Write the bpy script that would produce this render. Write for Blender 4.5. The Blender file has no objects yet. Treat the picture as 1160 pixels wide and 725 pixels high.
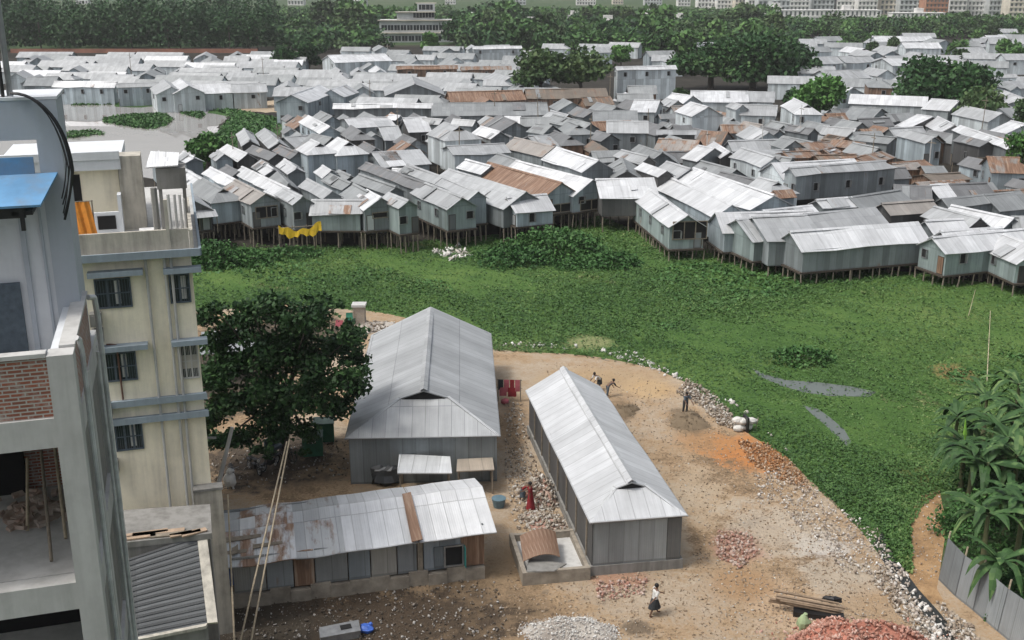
import bpy, bmesh, math, random
import numpy as np
from mathutils import Vector, Matrix
R = math.radians
rnd = random.Random(11)
sc = bpy.context.scene
col = sc.collection

# ------------------------------------------------------------------ camera model (photo survey helper)
F = 1250.0; TH = R(17.35); CH = 29.0
ct, st_ = math.cos(TH), math.sin(TH)
def ray(x, y):
    u = (x-580)/F; v = (y-362.5)/F
    return (u, ct-v*st_, -(st_+v*ct))
def G(x, y, z=0.0):
    r = ray(x, y); t = (z-CH)/r[2]
    return Vector((r[0]*t, r[1]*t, z))
def proj(X, Y, Z):
    d = Y*ct+(CH-Z)*st_
    return (580+F*X/d, 362.5+F*((CH-Z)*ct-Y*st_)/d)

# ------------------------------------------------------------------ materials
def new_mat(name):
    m = bpy.data.materials.new(name); m.use_nodes = True
    nt = m.node_tree; b = nt.nodes['Principled BSDF']
    return m, nt, b
def N(nt, t, **kw):
    n = nt.nodes.new(t)
    for k, v in kw.items():
        if k.startswith('i_'): n.inputs[k[2:]].default_value = v
        else: setattr(n, k, v)
    return n
def L(nt, a, b): nt.links.new(a, b)
def mth(nt, op, a, b=None, c=None, clamp=False):
    n = nt.nodes.new('ShaderNodeMath'); n.operation = op; n.use_clamp = clamp
    for i, v in enumerate((a, b, c)):
        if v is None: continue
        if isinstance(v, (int, float)): n.inputs[i].default_value = v
        else: nt.links.new(v, n.inputs[i])
    return n.outputs[0]
def mixc(nt, fac, a, b, mode='MIX'):
    n = nt.nodes.new('ShaderNodeMix'); n.data_type = 'RGBA'; n.blend_type = mode
    for s, v in ((n.inputs[0], fac), (n.inputs[6], a), (n.inputs[7], b)):
        if isinstance(v, (int, float)): s.default_value = v
        elif isinstance(v, tuple): s.default_value = (*v[:3], 1)
        else: nt.links.new(v, s)
    return n.outputs[2]
def ramp(nt, fac, stops):
    n = nt.nodes.new('ShaderNodeValToRGB'); cr = n.color_ramp
    while len(cr.elements) < len(stops): cr.elements.new(0.5)
    for e, (p, c) in zip(cr.elements, stops):
        e.position = p; e.color = (*c, 1) if isinstance(c, tuple) else (c, c, c, 1)
    nt.links.new(fac, n.inputs[0]); return n.outputs[0]
def noise(nt, vec, scale, detail=3, rough=.55, dist=0.0):
    n = nt.nodes.new('ShaderNodeTexNoise'); n.inputs['Scale'].default_value = scale
    n.inputs['Detail'].default_value = detail; n.inputs['Roughness'].default_value = rough
    n.inputs['Distortion'].default_value = dist
    if vec is not None: nt.links.new(vec, n.inputs['Vector'])
    return n.outputs[0]
def comb(nt, x, y, z=0.0):
    n = nt.nodes.new('ShaderNodeCombineXYZ')
    for i, v in enumerate((x, y, z)):
        if isinstance(v, (int, float)): n.inputs[i].default_value = v
        else: nt.links.new(v, n.inputs[i])
    return n.outputs[0]
def bump(nt, b, h, strength=.3, dist=.05):
    n = nt.nodes.new('ShaderNodeBump'); n.inputs['Strength'].default_value = strength
    n.inputs['Distance'].default_value = dist
    nt.links.new(h, n.inputs['Height']); nt.links.new(n.outputs[0], b.inputs['Normal'])

def tin(name, sheet=.8, row=2.3, corr=False, metal=.25, rough=.5, var=.3, streak=.3):
    """corrugated sheet: tone comes from the object's own colour, alpha = share of rusty sheets"""
    m, nt, b = new_mat(name)
    uv = N(nt, 'ShaderNodeUVMap'); sp = N(nt, 'ShaderNodeSeparateXYZ'); L(nt, uv.outputs[0], sp.inputs[0])
    oi = N(nt, 'ShaderNodeObjectInfo'); rr = mth(nt, 'MULTIPLY', oi.outputs['Random'], 57.0)
    u, v = sp.outputs[0], sp.outputs[1]
    us = mth(nt, 'FLOOR', mth(nt, 'DIVIDE', u, sheet)); vs = mth(nt, 'FLOOR', mth(nt, 'DIVIDE', v, row))
    wn = N(nt, 'ShaderNodeTexWhiteNoise', noise_dimensions='3D'); L(nt, comb(nt, us, vs, rr), wn.inputs['Vector'])
    wg = N(nt, 'ShaderNodeTexWhiteNoise', noise_dimensions='3D')
    L(nt, comb(nt, mth(nt, 'FLOOR', mth(nt, 'DIVIDE', u, sheet*3.2)), 3.0, rr), wg.inputs['Vector'])
    base = oi.outputs['Color']
    f1 = mth(nt, 'MULTIPLY_ADD', wn.outputs[0], var, 1-var*.62)
    f1 = mth(nt, 'MULTIPLY', f1, mth(nt, 'MULTIPLY_ADD', wg.outputs[0], var*.8, 1-var*.45))
    st = noise(nt, comb(nt, mth(nt, 'MULTIPLY', u, 5.0), mth(nt, 'MULTIPLY', v, .35), rr), 1.0, 4, .6)
    f2 = mth(nt, 'MULTIPLY_ADD', st, streak*2, 1-streak)
    bl = noise(nt, comb(nt, u, v, rr), .55, 4, .6)
    f3 = mth(nt, 'MULTIPLY_ADD', bl, .5, .75)
    fac = mth(nt, 'MULTIPLY', mth(nt, 'MULTIPLY', f1, f2), f3)
    # lap joints between sheets: a thin dark line of dirt
    fu = mth(nt, 'FRACT', mth(nt, 'DIVIDE', u, sheet)); fv = mth(nt, 'FRACT', mth(nt, 'DIVIDE', v, row))
    ln = mth(nt, 'MAXIMUM', mth(nt, 'LESS_THAN', fu, .055), mth(nt, 'LESS_THAN', fv, .025))
    fac = mth(nt, 'MULTIPLY', fac, mth(nt, 'MULTIPLY_ADD', ln, -.30 if corr else -.17, 1.0))
    sc_ = N(nt, 'ShaderNodeVectorMath', operation='SCALE'); L(nt, base, sc_.inputs[0]); L(nt, fac, sc_.inputs['Scale'])
    # rust
    rn = noise(nt, comb(nt, mth(nt, 'MULTIPLY', u, 1.3), mth(nt, 'MULTIPLY', v, .5), rr), 1.0, 5, .65)
    rv = mth(nt, 'ADD', mth(nt, 'MULTIPLY', rn, .95), mth(nt, 'MULTIPLY', wn.outputs[0], .22))
    thr = mth(nt, 'SUBTRACT', 1.0, mth(nt, 'MULTIPLY', oi.outputs['Alpha'], .75))
    mask = mth(nt, 'MULTIPLY', mth(nt, 'SUBTRACT', rv, thr), 7.0, clamp=True)
    rc = ramp(nt, st, [(.3, (.12, .07, .045)), (.52, (.24, .145, .095)), (.72, (.38, .29, .22))])
    c = mixc(nt, mask, sc_.outputs[0], rc)
    L(nt, c, b.inputs['Base Color'])
    b.inputs['Metallic'].default_value = metal
    L(nt, mth(nt, 'MULTIPLY_ADD', st, .25, rough-.1), b.inputs['Roughness'])
    if corr:
        w = mth(nt, 'SINE', mth(nt, 'MULTIPLY', u, 2*math.pi/.11))
        h = mth(nt, 'ADD', mth(nt, 'MULTIPLY', w, .35), mth(nt, 'MULTIPLY', bl, 3.0))
        bump(nt, b, h, .3, .02)
    else:
        bump(nt, b, mth(nt, 'ADD', mth(nt, 'MULTIPLY', wn.outputs[0], .3), bl), .35, .12)
    return m
def plain(name, c, rough=.8, metal=0, var=.25, scale=3.0, bmp=.15, c2=None, dark=None, dscale=.6):
    m, nt, b = new_mat(name)
    tc = N(nt, 'ShaderNodeTexCoord'); v = tc.outputs['Object']
    n1 = noise(nt, v, scale, 5, .6)
    c2 = c2 or tuple(x*(1-var*1.6) for x in c)
    cc = mixc(nt, ramp(nt, n1, [(.3, 0.0), (.7, 1.0)]), c2, c)
    if dark:
        n2 = noise(nt, v, dscale, 6, .68)
        cc = mixc(nt, ramp(nt, n2, [(.48, 0.0), (.66, .8)]), cc, dark)
    L(nt, cc, b.inputs['Base Color'])
    b.inputs['Roughness'].default_value = rough; b.inputs['Metallic'].default_value = metal
    if bmp: bump(nt, b, noise(nt, v, scale*6, 4), bmp, .03)
    return m
def plaster(name, c, stain, amt=.5, panel=None):
    """weathered render: rain streaks that run down the wall"""
    m, nt, b = new_mat(name)
    tc = N(nt, 'ShaderNodeTexCoord'); v = tc.outputs['Object']
    mp = N(nt, 'ShaderNodeMapping'); mp.inputs['Scale'].default_value = (2.6, 2.6, .22); L(nt, v, mp.inputs['Vector'])
    s1 = noise(nt, mp.outputs[0], 1.0, 6, .65); s2 = noise(nt, v, .8, 6, .65); s3 = noise(nt, v, 7, 4, .6)
    a = mth(nt, 'ADD', mth(nt, 'MULTIPLY', s1, .55), mth(nt, 'MULTIPLY', s2, .45))
    f = ramp(nt, a, [(.5-.1*amt, 0.0), (.66, min(1, amt*1.3))])
    cc = mixc(nt, f, c, stain)
    cc = mixc(nt, mth(nt, 'MULTIPLY', s3, .35), cc, tuple(x*.72 for x in c))
    L(nt, cc, b.inputs['Base Color']); b.inputs['Roughness'].default_value = .85
    bump(nt, b, s3, .25, .02)
    return m
def brickm(name, c1, c2, mortar, scale=1.0, uvmap=True, bw=.25, bh=.075):
    m, nt, b = new_mat(name)
    uv = N(nt, 'ShaderNodeUVMap')
    t = N(nt, 'ShaderNodeTexBrick'); L(nt, uv.outputs[0], t.inputs['Vector'])
    t.inputs['Color1'].default_value = (*c1, 1); t.inputs['Color2'].default_value = (*c2, 1); t.inputs['Mortar'].default_value = (*mortar, 1)
    t.inputs['Scale'].default_value = scale; t.inputs['Mortar Size'].default_value = .014
    t.inputs['Brick Width'].default_value = bw; t.inputs['Row Height'].default_value = bh
    n = noise(nt, uv.outputs[0], 3.0, 5, .7)
    cc = mixc(nt, ramp(nt, n, [(.5, 0.0), (.68, .75)]), t.outputs['Color'], tuple(x*1.05 for x in mortar))
    L(nt, cc, b.inputs['Base Color']); b.inputs['Roughness'].default_value = .9
    bump(nt, b, mth(nt, 'SUBTRACT', 1.0, t.outputs['Fac']), .5, .02)
    return m
def leafm(name, c1, c2, c3=None, pos=.12, trans=.25):
    m, nt, b = new_mat(name)
    ge = N(nt, 'ShaderNodeNewGeometry'); tc = N(nt, 'ShaderNodeTexCoord'); oi = N(nt, 'ShaderNodeObjectInfo')
    n = noise(nt, ge.outputs['Position'], pos, 3, .6)
    if trans > .9: n = mth(nt, 'ADD', mth(nt, 'MULTIPLY', n, .6), mth(nt, 'MULTIPLY', noise(nt, ge.outputs['Position'], .22, 4, .65), .4)); n = mth(nt, 'MULTIPLY_ADD', mth(nt, 'SUBTRACT', n, .5), 1.5, .5)
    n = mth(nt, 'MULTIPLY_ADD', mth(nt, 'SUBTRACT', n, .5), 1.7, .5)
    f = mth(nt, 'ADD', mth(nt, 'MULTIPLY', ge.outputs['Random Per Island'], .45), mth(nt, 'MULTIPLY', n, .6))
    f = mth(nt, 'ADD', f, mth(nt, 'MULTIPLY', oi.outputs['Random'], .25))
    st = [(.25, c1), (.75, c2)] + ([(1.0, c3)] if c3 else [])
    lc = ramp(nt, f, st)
    if trans > .9:
        dn_ = noise(nt, ge.outputs['Position'], .11, 5, .7, .6); lc = mixc(nt, ramp(nt, dn_, [(.62, 0.0), (.70, .75)]), lc, (.24, .215, .10)); lc = mixc(nt, ramp(nt, noise(nt, ge.outputs['Position'], .16, 5, .7), [(.60, 0.0), (.70, .7)]), lc, (.022, .062, .02))
    L(nt, lc, b.inputs['Base Color'])
    b.inputs['Roughness'].default_value = .6; b.inputs['Specular IOR Level'].default_value = .25
    return m
M = {}
def mats():
    M['roof'] = tin('tin_roof_sheet', .82, 2.3, False, .25, .5, .20, .26)
    M['roofn'] = tin('tin_roof_corrugated', .78, 2.6, True, .3, .5, .19, .22)
    M['wall'] = tin('tin_wall_sheet', .75, 5.0, False, .1, .6, .5, .35)
    M['roofs'] = tin('slatted_sheet', .42, 9.0, True, .1, .7, .2, .2)
    M['walln'] = tin('tin_wall_corrugated', .78, 5.0, True, .15, .6, .4, .3)
    M['dark'] = plain('painted_dark_interior', (.012, .012, .013), .9, bmp=0)  # near-black colour painted for the unlit inside of openings
    M['wood'] = plain('weathered_wood', (.27, .23, .18), .9, scale=5)
    M['woodk'] = plain('dark_timber', (.07, .055, .042), .9, scale=4)
    M['bamboo'] = plain('dry_bamboo', (.50, .42, .30), .6, scale=6)
    M['conc'] = plaster('grey_concrete', (.52, .52, .505), (.25, .245, .23), .5)
    M['concd'] = plaster('old_concrete', (.26, .255, .24), (.10, .095, .085), .7)
    M['cream'] = plaster('cream_plaster', (.90, .83, .66), (.42, .39, .32), .45)
    M['greyblue'] = plaster('greyblue_paint', (.42, .46, .51), (.30, .32, .34), .35)
    M['palepaint'] = plaster('pale_wall_paint', (.66, .69, .72), (.44, .45, .46), .3)
    M['ledge'] = plaster('blue_ledge_paint', (.27, .33, .38), (.15, .17, .18), .5)
    M['parapet'] = plaster('mouldy_parapet', (.54, .51, .44), (.17, .16, .14), .75)
    M['blue'] = plain('blue_sheet', (.15, .35, .60), .5, scale=1.2, var=.2, dark=(.17, .24, .33), dscale=1.3)
    M['brick'] = brickm('red_brick', (.30, .10, .06), (.20, .08, .055), (.38, .36, .33))
    M['brickp'] = plain('broken_brick', (.46, .20, .14), .9, scale=2.5, c2=(.30, .11, .075))
    M['brickr'] = plain('rubble_brick', (.40, .30, .25), .9, scale=1.4, c2=(.30, .13, .09))
    M['stone'] = plain('pale_rubble', (.46, .43, .39), .9, scale=1.2, c2=(.25, .22, .19))
    M['trash'] = plain('white_trash', (.62, .62, .60), .7, scale=1.6, c2=(.30, .27, .24))
    M['black'] = plain('black_plastic', (.015, .015, .016), .45, bmp=0)
    M['steel'] = plain('dull_steel', (.40, .41, .42), .45, .6)
    M['white'] = plain('white_paint', (.75, .75, .74), .6)
    M['pvc'] = plain('white_pipe', (.62, .63, .63), .5)
    M['glass'] = plain('window_glass', (.03, .04, .045), .15, bmp=0)
    M['cityglass'] = plain('city_window', (.15, .17, .18), .3, bmp=0)
    M['green'] = plain('green_paint', (.03, .16, .085), .6)
    M['orange'] = plain('orange_cloth', (.80, .30, .04), .85, scale=2)
    M['yellow'] = plain('yellow_cloth', (.72, .47, .02), .85, scale=2, c2=(.50, .34, .02))
    M['red'] = plain('red_cloth', (.30, .02, .03), .85)
    M['pink'] = plain('pink_cloth', (.50, .13, .16), .85, scale=2)
    M['tarp'] = plain('blue_tarp', (.02, .06, .20), .6, scale=1.5)
    M['sack'] = plain('white_sack', (.72, .71, .67), .8, scale=2)
    M['teal'] = plain('teal_paint', (.04, .26, .24), .6)
    M['skin'] = plain('brown_skin', (.17, .09, .055), .6, bmp=0)
    M['hair'] = plain('black_hair', (.012, .010, .010), .7, bmp=0)
    M['shirtw'] = plain('white_shirt', (.68, .68, .66), .85, scale=8)
    M['clothk'] = plain('dark_cloth', (.03, .035, .04), .85, scale=8)
    M['clothb'] = plain('slate_cloth', (.10, .13, .16), .85, scale=8)
    M['rubber'] = plain('tyre_rubber', (.02, .02, .02), .8, bmp=0)
    M['bark'] = plain('tree_bark', (.10, .085, .07), .9, scale=4)
    M['cityw'] = plain('city_render', (.84, .83, .81), .8, scale=.15)
    M['cityg'] = plain('city_grey', (.62, .645, .65), .8, scale=.15)
    M['cityo'] = plain('city_brickred', (.50, .25, .16), .8, scale=.15)
    M['cityb'] = plain('city_beige', (.74, .68, .58), .8, scale=.15)
    M['lf'] = leafm('tree_foliage', (.020, .060, .018), (.062, .145, .036), (.11, .21, .055), .05)
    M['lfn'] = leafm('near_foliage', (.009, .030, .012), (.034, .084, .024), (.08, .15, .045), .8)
    M['lfb'] = leafm('bright_foliage', (.028, .085, .018), (.075, .18, .04), (.11, .23, .06), .3)
    M['lfd'] = leafm('dark_foliage', (.011, .040, .014), (.032, .088, .026), (.06, .125, .035), .05)
    M['lfo'] = leafm('olive_foliage', (.022, .052, .02), (.06, .11, .038), (.10, .15, .055), .12)
    M['lfw'] = leafm('water_plant', (.024, .070, .018), (.082, .162, .042), (.23, .27, .10), .045, 1.0)
    M['lfm'] = leafm('bush_foliage', (.018, .060, .016), (.048, .125, .032), (.085, .18, .05), .5)
    M['ban'] = leafm('banana_leaf', (.014, .042, .012), (.045, .10, .03), (.13, .20, .07), .8)
    M['banb'] = leafm('young_banana_leaf', (.10, .24, .03), (.17, .34, .05), None, .8)
mats()

# ------------------------------------------------------------------ mesh building
class MB:
    def __init__(s): s.v = []; s.f = []; s.uv = []; s.m = []; s.sm = []
    def face(s, pts, mat=0, uv=None, smooth=False):
        i = len(s.v); s.v += [tuple(p) for p in pts]; s.f.append(tuple(range(i, i+len(pts)))); s.m.append(mat); s.sm.append(smooth)
        if uv is None:
            p0 = Vector(pts[0]); e = (Vector(pts[1])-p0); l = e.length or 1; e = e/l
            n = Vector((0, 0, 0))
            for k in range(1, len(pts)-1): n += (Vector(pts[k])-p0).cross(Vector(pts[k+1])-p0)
            n = n.normalized() if n.length > 1e-9 else Vector((0, 0, 1)); t = n.cross(e)
            uv = [((Vector(p)-p0).dot(e), (Vector(p)-p0).dot(t)) for p in pts]
        s.uv += uv
    def slab(s, pts, th, mat=0, uv=None, edge=None):
        """a thick sheet: pts on top, th metres thick downward along the normal"""
        n = Vector((0, 0, 0)); p0 = Vector(pts[0])
        for k in range(1, len(pts)-1): n += (Vector(pts[k])-p0).cross(Vector(pts[k+1])-p0)
        n.normalize(); q = [Vector(p)-n*th for p in pts]
        s.face(pts, mat, uv); s.face(q[::-1], mat, uv[::-1] if uv else None)
        for k in range(len(pts)):
            a, b = pts[k], pts[(k+1) % len(pts)]
            s.face([b, a, q[k], q[(k+1) % len(pts)]], mat if edge is None else edge)
    def box(s, x0, y0, z0, x1, y1, z1, mat=0, T=None):
        c = [Vector((x, y, z)) for z in (z0, z1) for y in (y0, y1) for x in (x0, x1)]
        if T is not None: c = [T @ p for p in c]
        for q in ((0, 1, 5, 4), (1, 3, 7, 5), (3, 2, 6, 7), (2, 0, 4, 6), (4, 5, 7, 6), (0, 2, 3, 1)):
            s.face([c[k] for k in q], mat)
    def tube(s, p0, p1, r0, r1=None, n=8, mat=0, cap=True):
        r1 = r0 if r1 is None else r1
        p0 = Vector(p0); p1 = Vector(p1); d = (p1-p0).normalized()
        a = d.orthogonal().normalized(); b = d.cross(a)
        A = [p0+(a*math.cos(2*math.pi*k/n)+b*math.sin(2*math.pi*k/n))*r0 for k in range(n)]
        B = [p1+(a*math.cos(2*math.pi*k/n)+b*math.sin(2*math.pi*k/n))*r1 for k in range(n)]
        for k in range(n): s.face([A[k], A[(k+1) % n], B[(k+1) % n], B[k]], mat, None, True)
        if cap: s.face(B, mat); s.face(A[::-1], mat)
    def path(s, pts, r, n=6, mat=0):
        for a, b in zip(pts, pts[1:]): s.tube(a, b, r, r, n, mat)
    def torus(s, c, R_, r, axis='x', n=16, k=6, mat=0):
        c = Vector(c)
        def P(i, j):
            a = 2*math.pi*i/n; b = 2*math.pi*j/k
            rad = R_+r*math.cos(b); h = r*math.sin(b)
            return c+(Vector((h, rad*math.cos(a), rad*math.sin(a))) if axis == 'x' else Vector((rad*math.cos(a), h, rad*math.sin(a))))
        for i in range(n):
            for j in range(k): s.face([P(i, j), P(i+1, j), P(i+1, j+1), P(i, j+1)], mat, None, True)
    def blob(s, c, rx, ry, rz, mat=0, jit=.15, nu=9, nv=6, seed=None):
        r = random.Random(seed if seed is not None else rnd.random()); c = Vector(c)
        g = []
        for j in range(nv+1):
            t = math.pi*j/nv; row = []
            for i in range(nu):
                k = 1+r.uniform(-jit, jit); a = 2*math.pi*i/nu
                row.append(c+Vector((rx*k*math.sin(t)*math.cos(a), ry*k*math.sin(t)*math.sin(a), rz*k*math.cos(t))))
            if j in (0, nv): row = [row[0]]*nu
            g.append(row)
        for j in range(nv):
            for i in range(nu):
                q = [g[j+1][i], g[j+1][(i+1) % nu], g[j][(i+1) % nu], g[j][i]]
                if j == 0: q = q[:3]
                elif j == nv-1: q = [q[0], q[2], q[3]]
                s.face(q, mat, [(0, 0)]*len(q), True)
    def build(s, name, mat, parent=None, color=None):
        me = bpy.data.meshes.new(name); me.from_pydata(s.v, [], s.f)
        ul = me.uv_layers.new(name='UVMap'); ul.data.foreach_set('uv', np.array(s.uv, 'f').ravel())
        for m in (mat if isinstance(mat, list) else [mat]): me.materials.append(m)
        me.polygons.foreach_set('material_index', s.m); me.polygons.foreach_set('use_smooth', s.sm)
        me.update()
        return link(name, me, parent, color)
def link(name, me, parent=None, color=None):
    o = bpy.data.objects.new(name, me); col.objects.link(o)
    if parent: o.parent = parent
    if color: o.color = color
    return o
def npmesh(name, V, Fq, mat, parent=None):
    me = bpy.data.meshes.new(name); k = Fq.shape[1]
    me.vertices.add(len(V)); me.vertices.foreach_set('co', np.ascontiguousarray(V, 'f').ravel())
    me.loops.add(Fq.size); me.loops.foreach_set('vertex_index', np.ascontiguousarray(Fq, 'i').ravel())
    me.polygons.add(len(Fq)); me.polygons.foreach_set('loop_start', np.arange(0, Fq.size, k, dtype='i'))
    me.update(calc_edges=True); me.materials.append(mat)
    return link(name, me, parent)
def tag(o, label, cat, group=None, kind=None):
    if kind: o['kind'] = kind
    if label: o['label'] = label
    if cat: o['category'] = cat
    if group: o['group'] = group
    return o
def empty(name, loc, rz=0.0, label=None, cat=None, group=None):
    o = bpy.data.objects.new(name, None); col.objects.link(o); o.location = loc; o.rotation_euler = (0, 0, rz)
    o.empty_display_size = .2
    return tag(o, label, cat, group)
def struct(o): o['kind'] = 'structure'; return o
def inpoly(x, y, P):
    c = False; j = len(P)-1
    for i in range(len(P)):
        if (P[i][1] > y) != (P[j][1] > y) and x < (P[j][0]-P[i][0])*(y-P[i][1])/(P[j][1]-P[i][1])+P[i][0]: c = not c
        j = i
    return c
def dup(root, loc, rz=0.0, scale=None, label=None, cat=None, group=None):
    r = root.copy(); col.objects.link(r); r.location = loc; r.rotation_euler = (0, 0, rz)
    if scale: r.scale = scale if isinstance(scale, tuple) else (scale,)*3
    tag(r, label, cat, group)
    for ch in root.children:
        c = ch.copy(); col.objects.link(c); c.parent = r
        for g in ch.children:
            d = g.copy(); col.objects.link(d); d.parent = c
    return r
HAZE = 0.00013; EXPO = 0.27
# ------------------------------------------------------------------ terrain
def sheet(name, pxpoly, z, mat, sub=0, jit=0.0):
    r = random.Random(hash(name) % 999 if False else len(name)*7)
    pts = []
    n = len(pxpoly)
    for i in range(n):                                    # densify and roughen the outline
        a = G(*pxpoly[i]); b = G(*pxpoly[(i+1) % n])
        k = max(1, min(40, int((b-a).length/2.0))) if jit else 1
        for q in range(k):
            p = a.lerp(b, q/k); pts.append(Vector((p.x+r.uniform(-jit, jit), p.y+r.uniform(-jit, jit), z)))
    bm = bmesh.new(); vs = [bm.verts.new(p) for p in pts]; f = bm.faces.new(vs)
    if f.normal.z < 0: f.normal_flip()
    bmesh.ops.triangulate(bm, faces=bm.faces[:])
    bmesh.ops.recalc_face_normals(bm, faces=bm.faces[:])
    me = bpy.data.meshes.new(name); bm.to_mesh(me); bm.free(); me.materials.append(mat)
    return struct(link(name, me))
def ground_mat(name, stops, s1=.03, s2=.5, blobs=(), rough=.95, bmp=.4, fine=4.0):
    m, nt, b = new_mat(name)
    ge = N(nt, 'ShaderNodeNewGeometry'); P = ge.outputs['Position']
    a = noise(nt, P, s1, 5, .62, .4); c = noise(nt, P, s2, 9, .74); d = noise(nt, P, fine, 5, .7)
    f = mth(nt, 'ADD', mth(nt, 'ADD', mth(nt, 'MULTIPLY', a, .45), mth(nt, 'MULTIPLY', c, .38)), mth(nt, 'MULTIPLY', d, .17))
    cc = ramp(nt, f, stops)
    for (px, py, rx, ry, colr, amt) in blobs:              # patches of other ground tone, each where it lies
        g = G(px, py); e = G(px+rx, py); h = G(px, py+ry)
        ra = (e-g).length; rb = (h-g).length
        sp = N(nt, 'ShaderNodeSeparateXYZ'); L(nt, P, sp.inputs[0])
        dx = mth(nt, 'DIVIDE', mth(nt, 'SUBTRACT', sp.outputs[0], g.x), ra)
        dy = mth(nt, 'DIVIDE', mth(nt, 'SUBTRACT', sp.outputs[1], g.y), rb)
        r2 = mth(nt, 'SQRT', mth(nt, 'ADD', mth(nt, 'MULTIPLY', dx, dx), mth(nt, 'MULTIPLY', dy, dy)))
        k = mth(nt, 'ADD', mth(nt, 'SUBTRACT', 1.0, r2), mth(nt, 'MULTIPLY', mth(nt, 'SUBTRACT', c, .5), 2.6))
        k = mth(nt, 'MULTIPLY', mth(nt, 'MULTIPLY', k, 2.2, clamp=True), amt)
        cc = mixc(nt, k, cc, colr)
    L(nt, cc, b.inputs['Base Color']); b.inputs['Roughness'].default_value = rough
    b.inputs['Specular IOR Level'].default_value = .2
    bump(nt, b, mth(nt, 'ADD', c, mth(nt, 'MULTIPLY', d, .4)), bmp, .35)
    return m
gm = ground_mat('open_ground', [(.35, (.025, .055, .02)), (.5, (.045, .08, .03)), (.68, (.10, .11, .06))], .01, .1)
S = 2300
me = bpy.data.meshes.new('ground'); me.from_pydata([(-S, -100, 0), (S, -100, 0), (S, 3600, 0), (-S, 3600, 0)], [], [(0, 1, 2, 3)]); me.materials.append(gm)
struct(link('ground', me))
mud = ground_mat('slum_mud_with_shade', [(.35, (.012, .011, .009)), (.52, (.03, .027, .022)), (.70, (.085, .075, .06))], .05, .3)  # mud colour darkened to carry the shade under and between huts
SLUM = [(150, 283), (215, 278), (300, 281), (420, 278), (520, 270), (600, 262), (680, 246), (735, 266), (800, 284), (860, 297), (950, 302), (1040, 309), (1160, 327), (1500, 370),
        (1500, 130), (1200, 38), (860, 34), (640, 50), (330, 52), (-40, 58), (-40, 120), (60, 118), (205, 118), (262, 128), (240, 150), (215, 185), (120, 200), (60, 220)]
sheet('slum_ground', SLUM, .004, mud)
marshm = ground_mat('marsh_green', [(.34, (.03, .07, .016)), (.48, (.06, .125, .028)), (.58, (.10, .17, .042)), (.70, (.19, .22, .09))], .035, .25,
    [(512, 286, 22, 5, (.34, .32, .26), .9), (668, 388, 30, 12, (.26, .27, .13), .8), (1085, 424, 30, 12, (.26, .19, .08), .9), (1040, 540, 35, 12, (.20, .19, .07), .6), (590, 394, 40, 8, (.22, .22, .12), .5), (900, 408, 40, 10, (.10, .13, .04), .5)], bmp=.8)
MARSH = [(120, 300), (215, 277), (300, 281), (420, 278), (520, 270), (600, 262), (680, 246), (735, 266), (800, 284), (860, 297), (950, 302), (1040, 309), (1160, 327), (1500, 375), (1700, 620), (1250, 560), (1110, 560),
         (1062, 560), (1045, 575), (1030, 600), (1030, 640), (1003, 636), (978, 604), (945, 572), (915, 545), (884, 516), (852, 494), (826, 474), (803, 452), (776, 434), (745, 419), (700, 411), (640, 402), (560, 398), (500, 375), (440, 356), (330, 346), (120, 350)]
sheet('marsh', MARSH, .008, marshm, jit=.35)
dirtm = ground_mat('yard_dirt', [(.32, (.10, .072, .045)), (.41, (.22, .155, .095)), (.47, (.38, .27, .165)), (.52, (.38, .30, .215)), (.58, (.43, .355, .27)), (.66, (.47, .40, .31)), (.78, (.55, .52, .46))], .12, .75,
    [(850, 512, 60, 26, (.46, .20, .07), .95), (735, 440, 40, 14, (.48, .33, .17), .7), (900, 690, 60, 30, (.50, .36, .24), .6), (760, 600, 25, 60, (.48, .40, .30), .6), (840, 660, 40, 25, (.34, .21, .11), .7), (930, 620, 40, 18, (.50, .47, .43), .9), (800, 500, 45, 16, (.40, .22, .10), .6), (880, 600, 75, 42, (.45, .40, .33), .6), (790, 560, 45, 45, (.44, .36, .26), .5),
     (780, 478, 26, 18, (.17, .125, .08), .85), (705, 465, 20, 14, (.17, .12, .075), .85), (390, 704, 270, 66, (.075, .055, .038), 1.0), (300, 520, 110, 42, (.07, .055, .042), .95), (245, 415, 120, 80, (.06, .052, .04), 1.0), (330, 380, 75, 40, (.07, .06, .045), .95), (250, 720, 160, 60, (.06, .05, .038), .95),  # includes dark patches under and behind the tree
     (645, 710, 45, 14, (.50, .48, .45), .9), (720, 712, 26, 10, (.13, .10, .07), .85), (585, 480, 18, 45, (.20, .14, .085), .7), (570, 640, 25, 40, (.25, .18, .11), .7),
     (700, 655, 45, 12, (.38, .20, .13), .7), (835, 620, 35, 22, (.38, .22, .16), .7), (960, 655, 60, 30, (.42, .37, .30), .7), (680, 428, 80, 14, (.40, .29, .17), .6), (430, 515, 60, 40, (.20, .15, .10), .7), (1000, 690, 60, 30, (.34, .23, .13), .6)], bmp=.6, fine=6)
DIRT = [(440, 355), (500, 374), (560, 397), (640, 401), (700, 410), (745, 418), (776, 433), (803, 451), (826, 473), (852, 493), (884, 515), (915, 544), (945, 571), (978, 603), (1003, 635), (1030, 668), (1060, 704), (1100, 760), (1150, 860), (-80, 860), (-80, 520), (120, 420), (220, 352), (330, 345)]
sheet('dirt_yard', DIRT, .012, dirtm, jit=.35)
bankm = ground_mat('orange_bank', [(.36, (.16, .10, .055)), (.46, (.30, .19, .10)), (.54, (.39, .25, .13)), (.68, (.47, .35, .22))], .4, 1.1, bmp=.7)
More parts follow.
